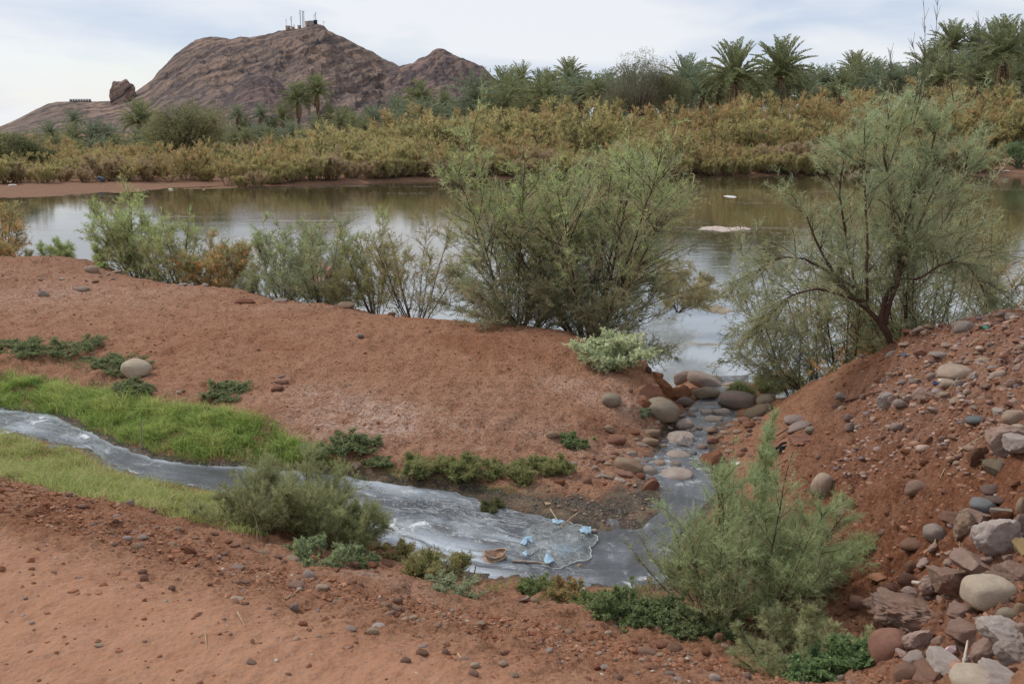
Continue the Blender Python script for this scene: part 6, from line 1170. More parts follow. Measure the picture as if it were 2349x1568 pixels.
# ================================================================ FAR BANK
fr = np.random.default_rng(99)
def fz(x, y): return float(terrain_z(np.array([x]), np.array([float(y)]), False)[0])
def far_shrub_meshes(seed, H, **k):
    T = tamarisk(seed, H, **k); st = merge(T['stems'])[:2]
    return [('stems', mesh_np('far_stems', *st, M_BARKD)), ('foliage', mesh_np('far_foliage', *T['leaves'][:2], M_LEAF, False, T['leaves'][2]))]
YG = pal([(.190,.180,.072),(.160,.162,.066),(.215,.190,.080),(.135,.145,.060)]); OB = pal([(.195,.140,.060),(.175,.145,.062),(.150,.140,.060),(.215,.135,.055)], [3,4,4,1]); DK = pal([(.072,.076,.034),(.09,.092,.042),(.062,.062,.032)]); BR = pal([(.165,.138,.085),(.14,.12,.075),(.19,.16,.10)])
fk = dict(nst=10, nb=7, nt=5, nl=17, leaf=(.18, .046), blen=.55, tlen=.22, low=.02, base_r=.9, up=.3, droop=.08, stemr=.03, hvar=.35)
fk2 = dict(fk); ROW = 0
KINDS_F = {
 'orange': [far_shrub_meshes(800 + i, 3.0, spread=56, pals=(DK, OB, YG, YG), tip=OB, tipw=.6, **fk) for i in range(4)],
 'green': [far_shrub_meshes(810 + i, 3.0, spread=56, pals=(DK, DK, YG), tip=YG, tipw=.6, **fk) for i in range(3)],
 'yellow': [far_shrub_meshes(820 + i, 2.0, spread=46, pals=(YG, YG, BR), tip=YG, tipw=.6, **{**fk, 'leaf': (.20, .040), 'nst': 18, 'nb': 7, 'up': .6, 'base_r': .8, 'blen': .35}) for i in range(4)],
 'brown': [far_shrub_meshes(830 + i, 2.0, spread=46, pals=(BR, BR, OB), tip=BR, tipw=.5, **{**fk, 'leaf': (.20, .036), 'nst': 17, 'nb': 7, 'up': .6, 'base_r': .8, 'blen': .35}) for i in range(3)],
}
LBL = {'orange': 'orange-tinged tamarisk in the thicket on the far river bank', 'green': 'dark olive tamarisk in the thicket on the far river bank', 'yellow': 'yellow-green shrub in the front row along the far shore', 'brown': 'brownish dry shrub in the front row along the far shore'}
GRP = {'orange': 'orange-tinged tamarisks of the far thicket', 'green': 'dark olive tamarisks of the far thicket', 'yellow': 'yellow-green shrubs along the far shore', 'brown': 'brownish shrubs along the far shore'}
def far_shrub(kind, x, y, s, sy=None):
    ms = KINDS_F[kind][fr.integers(len(KINDS_F[kind]))]; e, _ = build_bush('tamarisk_bush' if kind in ('orange', 'green') else 'shore_shrub', None, (x, y, fz(x, y) - .05), LBL[kind], 'shrub', GRP[kind], rz=fr.uniform(0, 6.28), meshes=ms)
    e.scale = (s, s, s * (sy or 1))
    uu = CX + FPX * x / y * .99; pl = min(((40,'left edge tree'),(230,'left palm thicket'),(420,'round olive tree'),(610,'small dark-trunked palm'),(700,'two slim palms'),(860,'valley between the hills'),(960,'broad palm'),(1080,'dark hill end'),(1180,'palm at the hill foot'),(1300,'tall skyline palm'),(1480,'feathery grey tree'),(1620,'sky gap'),(1685,'left large palm'),(1790,'right large palm'),(1900,'low skyline gap'),(2010,'small skyline palm group'),(2150,'right-hand grove start'),(2300,'right-hand grove')), key=lambda q: abs(q[0] - uu))[1]
    e['label'] = {'orange': 'orange-tinged', 'green': 'dark olive', 'yellow': 'yellow-green', 'brown': 'dry brownish'}[kind] + (' tamarisk' if kind in ('orange', 'green') else ' shrub') + ' in the ' + ('shore row', 'second row', 'third row', 'fourth row', 'fifth row', 'sixth row', 'rear row')[ROW] + ' of far thicket, below ' + pl
    return e
def sx(u, y): return at_y(u, 350, y)[0]
tops_u = _tp[:, 0]; tops_v = _tp[:, 1]
for row, (off, sp, knd, s0) in enumerate([(.7, 1.25, ('yellow', 'brown'), .74), (2.6, 1.6, ('yellow', 'brown', 'orange'), .92), (6.0, 2.3, ('orange', 'green', 'yellow'), .86), (10.5, 2.6, ('green', 'orange', 'green'), 1.0), (15, 2.9, ('orange', 'orange', 'green'), 1.12), (20, 3.2, ('orange', 'green'), 1.2), (26, 3.4, ('orange', 'orange', 'green'), 1.25)]):
    u = -60.0; ROW = row
    while u < 2420:
        xx = sx(u, 60); sy0 = float(shore_y(np.array([xx]))[()] if np.ndim(shore_y(np.array([xx]))) == 0 else shore_y(np.array([xx]))[0]); y = sy0 + off; xx = sx(u, y)
        y += fr.uniform(-.8, .8) * (1 + row * .25)
        left = u < 515
        y0 = y + (11.0 * (1 - max(u, 0) / 600) + 2 if left else 0)
        if left and row < 1: u += FPX * sp / y0 * fr.uniform(.8, 1.2); continue
        xx = sx(u, y0); n = math.sin(u * .021 + row) + .6 * math.sin(u * .057 + row * 2)
        k = knd[fr.integers(len(knd))]
        if row == 0 and 760 < u < 1180: k = 'brown' if fr.uniform() < .6 else 'yellow'
        if row == 0 and u > 1500: k = 'yellow' if fr.uniform() < .75 else 'brown'
        if row in (3, 4) and 700 < u < 1150 and n > -.4: k = 'green'
        if u > 2270 and row < 3: u += 60; continue
        sc = s0 * fr.uniform(.68, 1.28) * (1 + .16 * n) * ((.80 if u < 700 else 1.0) if row < 2 else float(np.interp(u, [0, 500, 800, 1150], [.50, .55, .80, 1.0])))
        far_shrub(k, xx, y0, sc, 1.0); u += FPX * sp / y0 * fr.uniform(.75, 1.2) * (float(np.interp(u, [0, 500, 800, 1150], [.62, .66, .85, 1.0])) if row >= 2 else .9 if left else 1)
# ---- date palms
def frond_mesh(seed, L=3.6, curl=.9, col=((.095, .125, .05), (.13, .15, .06)), npairs=26, dead=False):
    r = np.random.default_rng(seed); n = npairs; t = np.linspace(0, 1, 9); a = curl * t**1.4
    px = np.concatenate([[0], np.cumsum(np.cos((a[1:] + a[:-1]) / 2) * L / 8)]); pz = -np.concatenate([[0], np.cumsum(np.sin((a[1:] + a[:-1]) / 2) * L / 8)])
    P = np.stack([px, np.zeros(9), pz], -1)[None]; tv, tf = tubes(P, np.linspace(.05, .015, 9)[None], 3); tc = np.tile((.20, .17, .09) if not dead else (.24, .17, .10), (len(tv), 1))
    s = np.repeat(np.linspace(.12, .99, n), 2); sd = np.tile([1, -1], n); q, T = sample_path(P, np.zeros(2 * n, int), s); up = np.array([0, 0, 1.]); S = np.array([0, 1., 0])[None] * sd[:, None]
    D = unit(T * .75 + S * (.85 if not dead else .35) + up * (.38 if not dead else -.5) + r.normal(0, .09, (2 * n, 3))); ln = .62 * np.sin(np.clip(s * 2.9 + .25, 0, 3.0))**.5 * r.uniform(.85, 1.1, 2 * n) * L / 3.6
    ln = np.maximum(np.nan_to_num(ln, nan=.2), .18); V, F = tri_leaves(q, D, ln, .13, r); c = np.array(col); C = c[0] + (c[1] - c[0]) * r.uniform(0, 1, (2 * n, 1)); C = np.repeat(C, 4, 0)
    return merge([(tv, tf, tc), (V, F, C)])
GP = ((.062, .080, .034), (.112, .122, .052)); GB = ((.060, .082, .050), (.092, .114, .068)); DEADC = ((.13, .105, .065), (.17, .135, .085))
FR = [mesh_np('frond', *frond_mesh(i, 3.6, c, GP)[:2], M_LEAF, False, frond_mesh(i, 3.6, c, GP)[2]) for i, c in enumerate((.45, .8, 1.2, 1.6))]
FD = [mesh_np('dead_frond', *frond_mesh(20 + i, 2.9, 1.0 + .3 * i, DEADC, 18, True)[:2], M_LEAF, False, frond_mesh(20 + i, 2.9, 1.0 + .3 * i, DEADC, 18, True)[2]) for i in range(2)]
def frond_set(r, n=44, ndead=10):
    """(kind index, azimuth, elevation) of each frond; upright in the middle, hanging outside"""
    out = []
    for i in range(n):
        k = (i + .5) / n; el = 86 - 96 * k**.95 + r.uniform(-7, 7); out.append((min(3, int((1 - max(el, 0) / 90) * 3.2)), i * 137.5 + r.uniform(-15, 15), el, False))
    for i in range(ndead): out.append((r.integers(2), r.uniform(0, 360), r.uniform(-75, -40), True))
    return out
from mathutils import Matrix, Euler
def fmat(az, el): return Matrix.Rotation(R(az), 4, 'Z') @ Matrix.Rotation(-R(el), 4, 'Y')
def palm_crown_mesh(seed, n=46, ndead=12, col=GP):
    r = np.random.default_rng(seed); parts = []
    base = [frond_mesh(seed + i, 3.6, c, col, 18) for i, c in enumerate((.45, .8, 1.2, 1.6))]; bd = [frond_mesh(seed + 9, 2.9, 1.2, DEADC, 12, True)] * 2
    for k, az, el, dead in frond_set(r, n, ndead):
        V, F, C = (bd if dead else base)[k]; M = np.array(fmat(az, el))[:3, :3]; parts.append(((V * r.uniform(.85, 1.05)) @ M.T, F, C * r.uniform(.8, 1.15)))
    V, F, C = merge(parts); return mesh_np('palm_crown', V, F, M_LEAF, False, C)
PC = [palm_crown_mesh(900 + 17 * i, col=(GP if i % 2 else GB)) for i in range(5)]
def trunk_mesh(h, r0=.24):
    k = max(6, int(h / .35)); t = np.linspace(0, 1, k); rr = r0 * (1 + .25 * np.exp(-t * 8)) * np.where(np.arange(k) % 2, 1.12, .95); P = np.stack([.12 * np.sin(t * 2.2) * h * .12, 0 * t, t * h - .3], -1); P[:, 0] -= P[-1, 0]
    return mesh_np('trunk', *tubes(P[None], rr[None], 8), M_PALMTRUNK, True)
def palm(u, v, rpx, label, fancy=False, seed=0, R0=3.5, tr=True, group='date palms beyond the far bank', Y=None):
    Y = Y or float(np.clip(R0 * FPX / rpx, 92, 210)); s = 1.34 * rpx * Y / FPX / R0; q = at_y(u, v, Y); g0 = fz(q[0], Y); h = max(q[2] - g0, .5)
    e = empty('date_palm', (q[0], Y, g0), label, 'palm tree', group, rz=fr.uniform(0, 6.28)); e['label'] = label
    new_obj('trunk', trunk_mesh(h, .27 * max(s, .7)), e)
    if fancy:
        r = np.random.default_rng(seed); i = 0
        for k, az, el, dead in frond_set(r, 58, 18):
            o = new_obj('dead_frond' if dead else 'frond', (FD if dead else FR)[k], e); M = Matrix.Translation((0, 0, h + (0 if not dead else -.2))) @ fmat(az, el) @ Matrix.Diagonal((s * .98, s * .98, s * .98, 1)); o.matrix_local = M
    else:
        o = new_obj('crown', PC[fr.integers(len(PC))], e); o.location = (0, 0, h); o.scale = (s, s, s * fr.uniform(.85, 1.05)); o.rotation_euler = (fr.uniform(-.08, .08), fr.uniform(-.08, .08), 0)
big = [(322,282,42,'date palm left of the round olive tree with bare reddish trunk'),(683,232,34,'left of the two tall slim palms in front of the mountain'),(727,212,32,'right and taller of the two tall slim palms in front of the mountain'),(962,232,38,'broad date palm in front of the smaller dark hill'),(1160,216,48,'date palm at the right foot of the dark hill'),(1305,186,40,'tall date palm left of the feathery grey tree'),(1262,222,46,'date palm with hanging dry fronds below the skyline group'),(1685,182,66,'left of the two large palms standing clear against the sky'),(1790,172,64,'right of the two large palms standing clear against the sky'),(1960,168,38,'leftmost palm of the small skyline group right of centre'),(2182,110,46,'palm rising highest at the left of the right-hand grove'),(2300,128,66,'large leafy palm in the right-hand grove near the edge')]
for i, (u, v, r_, lb) in enumerate(big): palm(u, v, r_, lb, True, 40 + i)
small = [(172,278,24,'small palm standing above the left palm thicket'),(115,312,32,'short palm right of the left round tree'),(165,322,36,'short palm in the left thicket below the small high one'),(215,318,36,'short palm in the left thicket, middle'),(252,322,36,'short palm in the left thicket beside the red-trunked palm'),(545,268,26,'palm just right of the round olive tree'),(598,268,26,'small dark-trunked palm between the olive tree and the slim pair'),(648,276,30,'palm left below the two tall slim palms'),(560,305,34,'low palm at the right foot of the olive tree'),(625,300,28,'low palm below the small dark-trunked one'),(755,272,26,'low palm right of the tall slim pair'),(795,275,26,'low spiky palm between slim pair and dark hill'),(850,268,24,'low palm at the foot of the valley between the hills'),(908,262,38,'bushy palm left of the broad one before the dark hill'),(1020,240,30,'palm right of the broad one before the dark hill'),(1045,262,26,'low palm before the right flank of the dark hill'),(1085,262,24,'low palm at the right end of the dark hill'),(1196,186,34,'palm rising behind the one at the foot of the dark hill'),(1240,205,34,'palm between the dark hill and the tall skyline palm'),(1345,208,36,'palm right of the tall skyline palm'),(1395,200,34,'palm left behind the feathery grey tree'),(1372,236,32,'low palm left below the feathery grey tree'),(1225,232,34,'low palm in the middle of the central grove'),(1575,176,40,'palm half hidden right of the feathery grey tree'),(1560,210,36,'low palm at the right foot of the feathery grey tree'),(1640,205,36,'palm left of the two large palms'),(1735,215,40,'low palm between the two large palms'),(1870,208,40,'wide low palm right of the two large palms'),(1920,222,30,'low spiky palm left of the small skyline group'),(2012,166,30,'middle palm of the small skyline group right of centre'),(2052,180,30,'right palm of the small skyline group right of centre'),(1975,202,38,'low palm below the small skyline group'),(2075,205,36,'low palm between skyline group and right-hand grove'),(2130,180,48,'palm at the left foot of the right-hand grove'),(2235,110,46,'second palm of the right-hand grove'),(2275,98,44,'palm topping the middle of the right-hand grove'),(2345,105,52,'palm cut by the right edge at the grove top'),(2230,175,56,'dense palm in the lower middle of the right-hand grove'),(2300,200,60,'dense low palm at the right of the grove'),(2352,190,60,'low palm cut off by the right edge')]
for i, (u, v, r_, lb) in enumerate(small): palm(u, v, r_, lb)
# low palm undergrowth filling behind the thicket
for i in range(134):
    if i >= 96 and i % 2 and i < 126: continue
    u = -30 + i * 27 if i < 46 else 1190 + (i - 46) * 66 if i < 64 else 1090 + (i - 64) * 40 if i < 96 else 1090 + (i - 96) * 34 + fr.uniform(-14, 14); vt = np.interp(u, tops_u, tops_v)
    if 800 < u < 1100 and i % 3: pass
    palm(u, vt - (fr.uniform(-16, 10) - (12 if 620 < u < 780 else 0) + (10 if u > 1100 else 0) if i < 64 else (fr.uniform(8, 34) if i < 96 else fr.uniform(-16, 6)) + (30 if u > 2120 else 0)), fr.uniform(24, 38) if i < 64 else fr.uniform(38, 58), ('low', 'squat', 'small', 'bushy')[i % 4] + ' palm behind the thicket, below ' + min(((40,'the left edge tree'),(230,'the left palm thicket'),(420,'the round olive tree'),(600,'the small dark-trunked palm'),(700,'the two slim palms'),(860,'the valley'),(960,'the broad palm'),(1080,'the dark hill end'),(1180,'the hill foot palm'),(1300,'the tall skyline palm'),(1480,'the feathery grey tree'),(1620,'the sky gap'),(1685,'the left large palm'),(1790,'the right large palm'),(1900,'the low skyline gap'),(2010,'the small skyline group'),(2150,'the grove start'),(2300,'the right-hand grove')), key=lambda q: abs(q[0] - u))[1], group='low palms behind the tamarisk thicket', Y=fr.uniform(112, 150))
# ---- broad trees
def round_tree(name, u, vb, Y, wpx, vtop, label, seed, pals, n=16000, leafs=(.20, .05), sparse=0, trunkc=M_BARKD, nclump=46, limbr=.10):
    r = np.random.default_rng(seed); x = at_y(u, vb, Y)[0]; g0 = fz(x, Y); top = at_y(u, vtop, Y)[2]; H = top - g0; W = wpx * Y / FPX / 2; e = empty(name, (x, Y, g0), label, 'tree')
    th = r.uniform(0, 6.283, nclump); ph = r.uniform(-.35, 1, nclump); rad = r.uniform(.45, .93, nclump); cz = H * .48; Hc = H * .50
    cc = np.stack([np.cos(th) * np.sqrt(1 - np.clip(ph, -1, 1)**2) * W * rad, np.sin(th) * np.sqrt(1 - np.clip(ph, -1, 1)**2) * W * .8 * rad, cz + ph * Hc * rad], -1); cr_ = W * r.uniform(.18, .34, nclump)
    i = r.integers(0, nclump, n); off = unit(r.normal(size=(n, 3))) * (r.uniform(.35, 1, (n, 1))**.5) * cr_[i][:, None]; P = cc[i] + off * np.array([1, 1, .85]); D = unit(off / cr_[i][:, None] * .6 + r.normal(0, .5, (n, 3)) + np.array([0, 0, -.15])); V, F = tri_leaves(P, D, leafs[0] * r.uniform(.6, 1.3, n), leafs[1], r)
    cp_ = np.zeros((nclump, 3)); pi = r.integers(0, len(pals), nclump)
    for j in range(nclump): cp_[j] = pick(pals[pi[j]], 1, r)[0]
    C = cp_[i] * r.uniform(.78, 1.22, (n, 1)); o = new_obj('crown', mesh_np('crown', V, F, M_LEAF, False, np.repeat(C, 4, 0)), e); o['kind'] = 'stuff'
    P0 = np.tile([0, 0, 0], (nclump, 1)).astype(float); mid = cc * np.array([.35, .35, .62]); t = np.linspace(0, 1, 7)[None, :, None]; pp = P0[:, None] * (1 - t)**2 + 2 * mid[:, None] * t * (1 - t) + cc[:, None] * t * t
    new_obj('limbs', mesh_np('limbs', *tubes(pp, np.tile(np.linspace(limbr, limbr * .2, 7), (nclump, 1)), 4), trunkc, True), e)
    new_obj('trunk', mesh_np('trunk', *tubes(np.array([[[0, 0, -.3], [.05, 0, H * .15], [0, 0, H * .38]]]), np.array([[.32, .26, .18]]), 8), trunkc, True), e)
OLV = pal([(.100,.108,.050),(.084,.095,.046),(.115,.120,.056)]); OLD = pal([(.062,.074,.038),(.076,.088,.045)])
round_tree('olive_tree', 432, 345, 86, 190, 232, 'large round olive-green tree in front of the mountain foot', 950, (OLV, OLV, OLD), n=15000, leafs=(.26, .07), nclump=70)
round_tree('olive_tree', 28, 400, 72, 160, 298, 'dark round tree at the left edge behind the beach', 951, (OLD, OLV), n=11000, leafs=(.26, .07), nclump=50)
round_tree('broad_tree', 110, 400, 76, 60, 335, 'small dark tree right of the left edge tree', 952, (OLD,), n=6000, nclump=24)
round_tree('feathery_tree', 1535, 275, 100, 100, 150, 'denser olive part of the grey feathery tree against the sky', 953, (OLV, OLD), n=10000, leafs=(.19, .045), nclump=46, limbr=.04)
round_tree('feathery_tree', 1465, 275, 100, 165, 112, 'sparse grey feathery tree with dark branches against the sky', 954, (pal([(.085,.09,.06),(.072,.075,.054)]),), n=15000, leafs=(.22, .045), nclump=80, limbr=.04)
round_tree('dark_shrub_tree', 2335, 400, 80, 120, 330, 'dark green shrub at the right end of the far bank', 955, (pal([(.06,.10,.05),(.08,.12,.055)]),), n=6000, nclump=24)

# ================================================================ LITTER AND SMALL THINGS
def sheet(n, m, fn):
    uu, vv = np.meshgrid(np.linspace(0, 1, n), np.linspace(0, 1, m)); P = fn(uu, vv); ii = np.arange(n * m).reshape(m, n); return P.reshape(-1, 3), np.stack([ii[:-1, :-1], ii[:-1, 1:], ii[1:, 1:], ii[1:, :-1]], -1).reshape(-1, 4)
# clear plastic bag in the pool
def film_mat():
    m, t, o = newmat('clear_film'); g = G(t); c = g.n('ShaderNodeTexCoord').outputs['Object']; nz = g.noise(c, 16, 6, .7, 1.2); e2 = g.noise(c, 5, 4, .6, .6); at = g.attr('Col').outputs['Color']; sp = g.n('ShaderNodeSeparateColor'); t.links.new(at, sp.inputs[0])
    col = g.mix(g.rng(g.noise(c, 3.5, 2), .56, .66), (.44, .47, .46), (.30, .42, .50)); b = g.n('ShaderNodeBsdfPrincipled'); g.put(b.inputs['Base Color'], col); b.inputs['Roughness'].default_value = .25; g.put(b.inputs['Normal'], g.bump(nz, .01, .8))
    wr = g.math('ABSOLUTE', g.math('SUBTRACT', g.noise(c, 9, 5, .65, 1.6), .5)); al = g.math('MAXIMUM', g.math('MULTIPLY', g.rng(wr, .05, .0), .6), g.math('MAXIMUM', g.math('MULTIPLY', g.rng(e2, .52, .66), .55), sp.outputs[0])); g.put(b.inputs['Alpha'], g.math('MAXIMUM', al, .20)); t.links.new(b.outputs[0], o.inputs['Surface']); return m
M_FILM = film_mat(); M_BLUE = mat_simple('blue_plastic', (.27, .41, .52), .4, .3, 20, .004, .5)
bc = hit(1275, 1250); bag = empty('plastic_bag', (bc[0], bc[1], bc[2] + .016), 'clear plastic bag with sky-blue patches floating in the grey pool', 'plastic bag')
def outl(px): return np.array([hit(u, v)[:2] - bc[:2] for u, v in px])
BO = outl([(1180,1258),(1192,1225),(1225,1205),(1262,1190),(1300,1192),(1335,1206),(1357,1225),(1367,1248),(1362,1275),(1340,1295),(1305,1307),(1272,1309),(1245,1303),(1235,1285),(1222,1268),(1205,1288),(1190,1280)])
nb_ = len(BO); cen = BO.mean(0); rings = 26; an = np.linspace(0, nb_, 120, endpoint=False); ob = np.stack([np.interp(an, np.arange(nb_ + 1), np.append(BO[:, k], BO[0, k])) for k in range(2)], -1)
tt_ = np.linspace(0, 1, rings); ob = cen + (ob - cen) * (1 + .13 * perlin(an * 1.1, an * 0 + 3.3, 5) + .05 * perlin(an * 4.1, an * 0 + 1.3, 6))[:, None]; PP = cen[None, None] + (ob[None] - cen) * tt_[:, None, None]; hh = .010 + .016 * np.abs(fbm(PP[..., 0] * 9, PP[..., 1] * 9, 3, 7)) * 1.5 + .014 * ridged(PP[..., 0] * 7, PP[..., 1] * 7, 2, 9); hh *= np.clip((1 - tt_[:, None]) * 5, .25, 1)
Vb = np.concatenate([PP, hh[..., None]], -1).reshape(-1, 3); ii = np.arange(rings * 120).reshape(rings, 120); Fb = np.stack([ii[:-1], np.roll(ii[:-1], -1, 1), np.roll(ii[1:], -1, 1), ii[1:]], -1).reshape(-1, 4)
ca = np.zeros((rings, 120, 3)); ca[-1:] = .5; new_obj('film', mesh_np('film', Vb, Fb, M_FILM, True, ca.reshape(-1, 3)), bag)
rimP = np.concatenate([ob, np.full((120, 1), .008)], 1); rimP[:, 2] += .004 * np.sin(np.arange(120) * .7); rimP = rimP[28:92]; V, F = tubes(rimP[None], np.full((1, len(rimP)), .0022), 5); new_obj('rim', mesh_np('rim', V, F, mat_simple('film_edge', (.62, .64, .62), .4, .1, 10), True), bag)
for k, px in enumerate(([(1190,1262),(1200,1246),(1222,1243),(1224,1262),(1215,1252),(1205,1268)], [(1325,1228),(1340,1214),(1358,1218),(1357,1236),(1345,1240),(1332,1238)], [(1245,1300),(1252,1283),(1264,1290),(1275,1306),(1262,1309),(1250,1308)], [(1262,1200),(1285,1198),(1298,1206),(1280,1212),(1266,1209)], [(1196,1285),(1207,1275),(1212,1288),(1203,1293)])):
    o_ = outl(px); c_ = o_.mean(0); q = len(px); an2 = np.linspace(0, q, 30, endpoint=False); ob2 = np.stack([np.interp(an2, np.arange(q + 1), np.append(o_[:, j], o_[0, j])) for j in range(2)], -1); P2 = c_ + (ob2[None] - c_) * .85 * np.linspace(0, 1, 7)[:, None, None]
    z2 = .030 + .018 * np.abs(perlin(P2[..., 0] * 22, P2[..., 1] * 22, k)) + .012 * (1 - np.linspace(0, 1, 7)[:, None]); V = np.concatenate([P2, z2[..., None]], -1).reshape(-1, 3); ii = np.arange(210).reshape(7, 30); F = np.stack([ii[:-1], np.roll(ii[:-1], -1, 1), np.roll(ii[1:], -1, 1), ii[1:]], -1).reshape(-1, 4); new_obj('blue_patch', mesh_np('blue_patch', V, F, M_BLUE, True), bag)
# crumpled brown paper bag, rolled rim upward
pc = hit(1133, 1289); M_PAPER = mat_simple('wet_paper', (.42, .29, .21), .8, .2, 40, .003)
def crump(uu, vv):
    a = uu * 2 * math.pi; z = vv * .075; r = .072 * (1 + .10 * np.sin(a * 3 + 1) + .05 * np.sin(a * 7)) * (1 + .14 * np.sin(vv * 14 + 2 * np.sin(a * 2)) - .12 * vv); return np.stack([r * np.cos(a), r * .8 * np.sin(a), z * (1 + .18 * np.sin(a * 2 + .8)) - .012], -1)
V, F = sheet(64, 20, crump); pb = empty('paper_bag', tuple(pc), 'crumpled brown paper bag standing open at the pool edge', 'paper bag'); new_obj('side', mesh_np('side', V, F, M_PAPER, True), pb)
V, F = sheet(64, 8, lambda uu, vv: np.stack([.058 * (1 - vv * .8) * np.cos(uu * 6.2832), .047 * (1 - vv * .8) * np.sin(uu * 6.2832), .055 - vv * .035 + .004 * np.sin(uu * 31)], -1)); new_obj('inside', mesh_np('inside', V, F, mat_simple('paper_inside', (.30, .18, .12), .9, .2, 40), True), pb)
a_ = np.linspace(0, 6.2832, 64); rr_ = .072 * (1 + .10 * np.sin(a_ * 3 + 1) + .05 * np.sin(a_ * 7)) * .97; V, F = tubes(np.stack([rr_ * np.cos(a_), rr_ * .8 * np.sin(a_), .078 * (1 + .16 * np.sin(a_ * 2 + .8)) - .012], -1)[None], np.full((1, 64), .0045), 5); new_obj('rolled_rim', mesh_np('rolled_rim', V, F, M_PAPER, True), pb)
# sticks, straws and twigs
M_STRAW = mat_simple('dry_straw', (.42, .32, .20), .8, .25, 40); M_WOODG = mat_simple('grey_wood', (.30, .25, .20), .9, .3, 30, .003)
def stick(name, pxs, r, label, mat=None, lifts=None, cat='stick', z=None):
    P = np.array([hit(u, v) for u, v in pxs]); P[:, 2] += r * .8
    if lifts is not None: P[:, 2] += np.array(lifts)
    c = P[0].copy(); t = np.linspace(0, len(P) - 1, 12); Q = np.stack([np.interp(t, range(len(P)), P[:, k]) for k in range(3)], -1) - c
    o = new_obj(name, mesh_np(name, *tubes(Q[None], np.linspace(r, r * .45, 12)[None], 6), mat or M_STRAW, True), loc=tuple(c)); return tag(o, label, cat)
stick('stick', [(324,1030),(330,1030)], .008, 'upright dry stick standing in the stream beside the grass', M_WOODG, [-.02, .24])
stick('straw', [(578,1218),(600,1240)], .003, 'left dry straw leaning in front of the left tamarisk', None, [.20, .0])
stick('straw', [(570,1185),(607,1240)], .003, 'tallest dry straw in front of the left tamarisk', None, [.16, .0])
stick('straw', [(590,1215),(590,1242)], .0025, 'short dry straw in front of the left tamarisk', None, [.12, .0])
stick('twig', [(1490,1422),(1520,1402),(1508,1385)], .0035, 'dry whitish forked twig at the skirt of the leafy plants', M_STRAW, [.0, .02, .06], cat='twig')
stick('straw', [(2360,1262),(2345,1225)], .003, 'straw leaning at the right edge of the rubble', None, [.02, .1])
stick('straw', [(2122,1400),(2186,1360),(2198,1320),(2195,1290)], .003, 'long bent straw above the conglomerate slab', None, [.0, .03, .06, .1])
stick('straw', [(2140,1262),(2150,1230)], .0035, 'short straw upright on the red slope above the pear-shaped stone', None, [0, .04])
stick('twig', [(2280,1000),(2200,1040),(2165,1085),(2155,1100)], .005, 'long crooked dry twig across the red slope', M_STRAW, [.03, .02, .01, 0], cat='twig')
stick('twig', [(2195,880),(2140,940)], .003, 'thin dry stalk below the white shard on the heap', M_STRAW, [.03, .0], cat='twig')
stick('twig', [(2222,797),(2248,780)], .006, 'short pale stick near the top of the heap', M_STRAW, [0, .02], cat='twig')
stick('stick', [(1802,1160),(1858,1163)], .007, 'flat reddish stick at the foot of the red slope', M_STRAW, cat='stick')
stick('root', [(1740,1065),(1760,1020),(1815,985)], .010, 'curved bare root on the bank above the black rag', M_BARK, [0, .02, .02], cat='root')
stick('twig', [(1940,925),(2020,905)], .010, 'broken brown root lying on the upper red slope', M_BARK, [.01, .02], cat='root')
stick('stick', [(1262,1185),(1290,1215)], .006, 'left of the two crossed straws behind the plastic bag', None, [.05, .01])
stick('stick', [(1325,1190),(1280,1215)], .005, 'right of the two crossed straws behind the plastic bag', None, [.04, .01])
stick('branch', [(1175,1296),(1240,1300),(1310,1318)], .010, 'grey scum-covered branch lying at the near pool edge', M_WOODG, [.02, .02, .0], cat='branch')
stick('stick', [(1085,1330),(1092,1308)], .006, 'short dark broken twig beside the paper bag', M_BARK, [0, .03])
stick('stick', [(1230,1395),(1260,1388)], .003, 'thin straw on the near dirt slope', None, [0, .01])
stick('straw', [(545,1410),(562,1437)], .003, 'straw lying on the smooth driven track', None, [.01, .0])
stick('straw', [(455,1462),(470,1450),(475,1490)], .0025, 'thin bent straw low on the smooth track', None, [0, .01, 0])
stick('straw', [(1050,1505),(1070,1528)], .003, 'straw lying at the bottom of the foreground', None, [.01, 0])
stick('twig', [(655,1375),(690,1355)], .0035, 'pale dry twig beside the pebbles of the near bank', M_STRAW, [0, .01], cat='twig')
stick('stick', [(395,938),(500,905)], .006, 'long straw lying along the top of the grass', M_STRAW, [.05, .05])
# split weathered wood at the bush foot
def chunk(name, u, v, sz, rot, mat, label, cat, parts=None, seed=1, lift=.5, cuts=8):
    p = hit(u, v); me = angular_stone(seed, 3, cuts, .03); me.materials.clear(); me.materials.append(mat); o = new_obj(name, me, loc=(p[0], p[1], p[2] + sz[2] * lift)); o.scale = sz; o.rotation_euler = tuple(R(a) for a in rot); return tag(o, label, cat)
M_SPLIT = mat_simple('weathered_white_wood', (.50, .42, .35), .85, .35, 14, .01)
p = hit(1678, 1432); sw = empty('split_wood', (p[0], p[1], p[2]), 'split whitish piece of weathered wood under the big bush', 'wood')
for k, (dx, rz) in enumerate(((-.018, 0), (.020, -14))):
    V, F = sheet(8, 24, lambda uu, vv: np.stack([(uu - .5) * .032 * (1.2 - .5 * vv), -np.sin(vv * 1.9) * .05 - .012 * np.sin(uu * 3.14), .02 + vv * .115 - .03 * vv * vv], -1)); o = new_obj('splinter', mesh_np('splinter', V, F, M_SPLIT, True), sw); o.location = (dx, 0, 0); o.rotation_euler = (0, R(28), R(rz)); md = o.modifiers.new('t', 'SOLIDIFY'); md.thickness = .012
o = new_obj('core', mesh_np('core', *box(.01, .02, .04, .07, .05, .09), M_DARK), sw); o.rotation_euler = (0, R(28), 0)
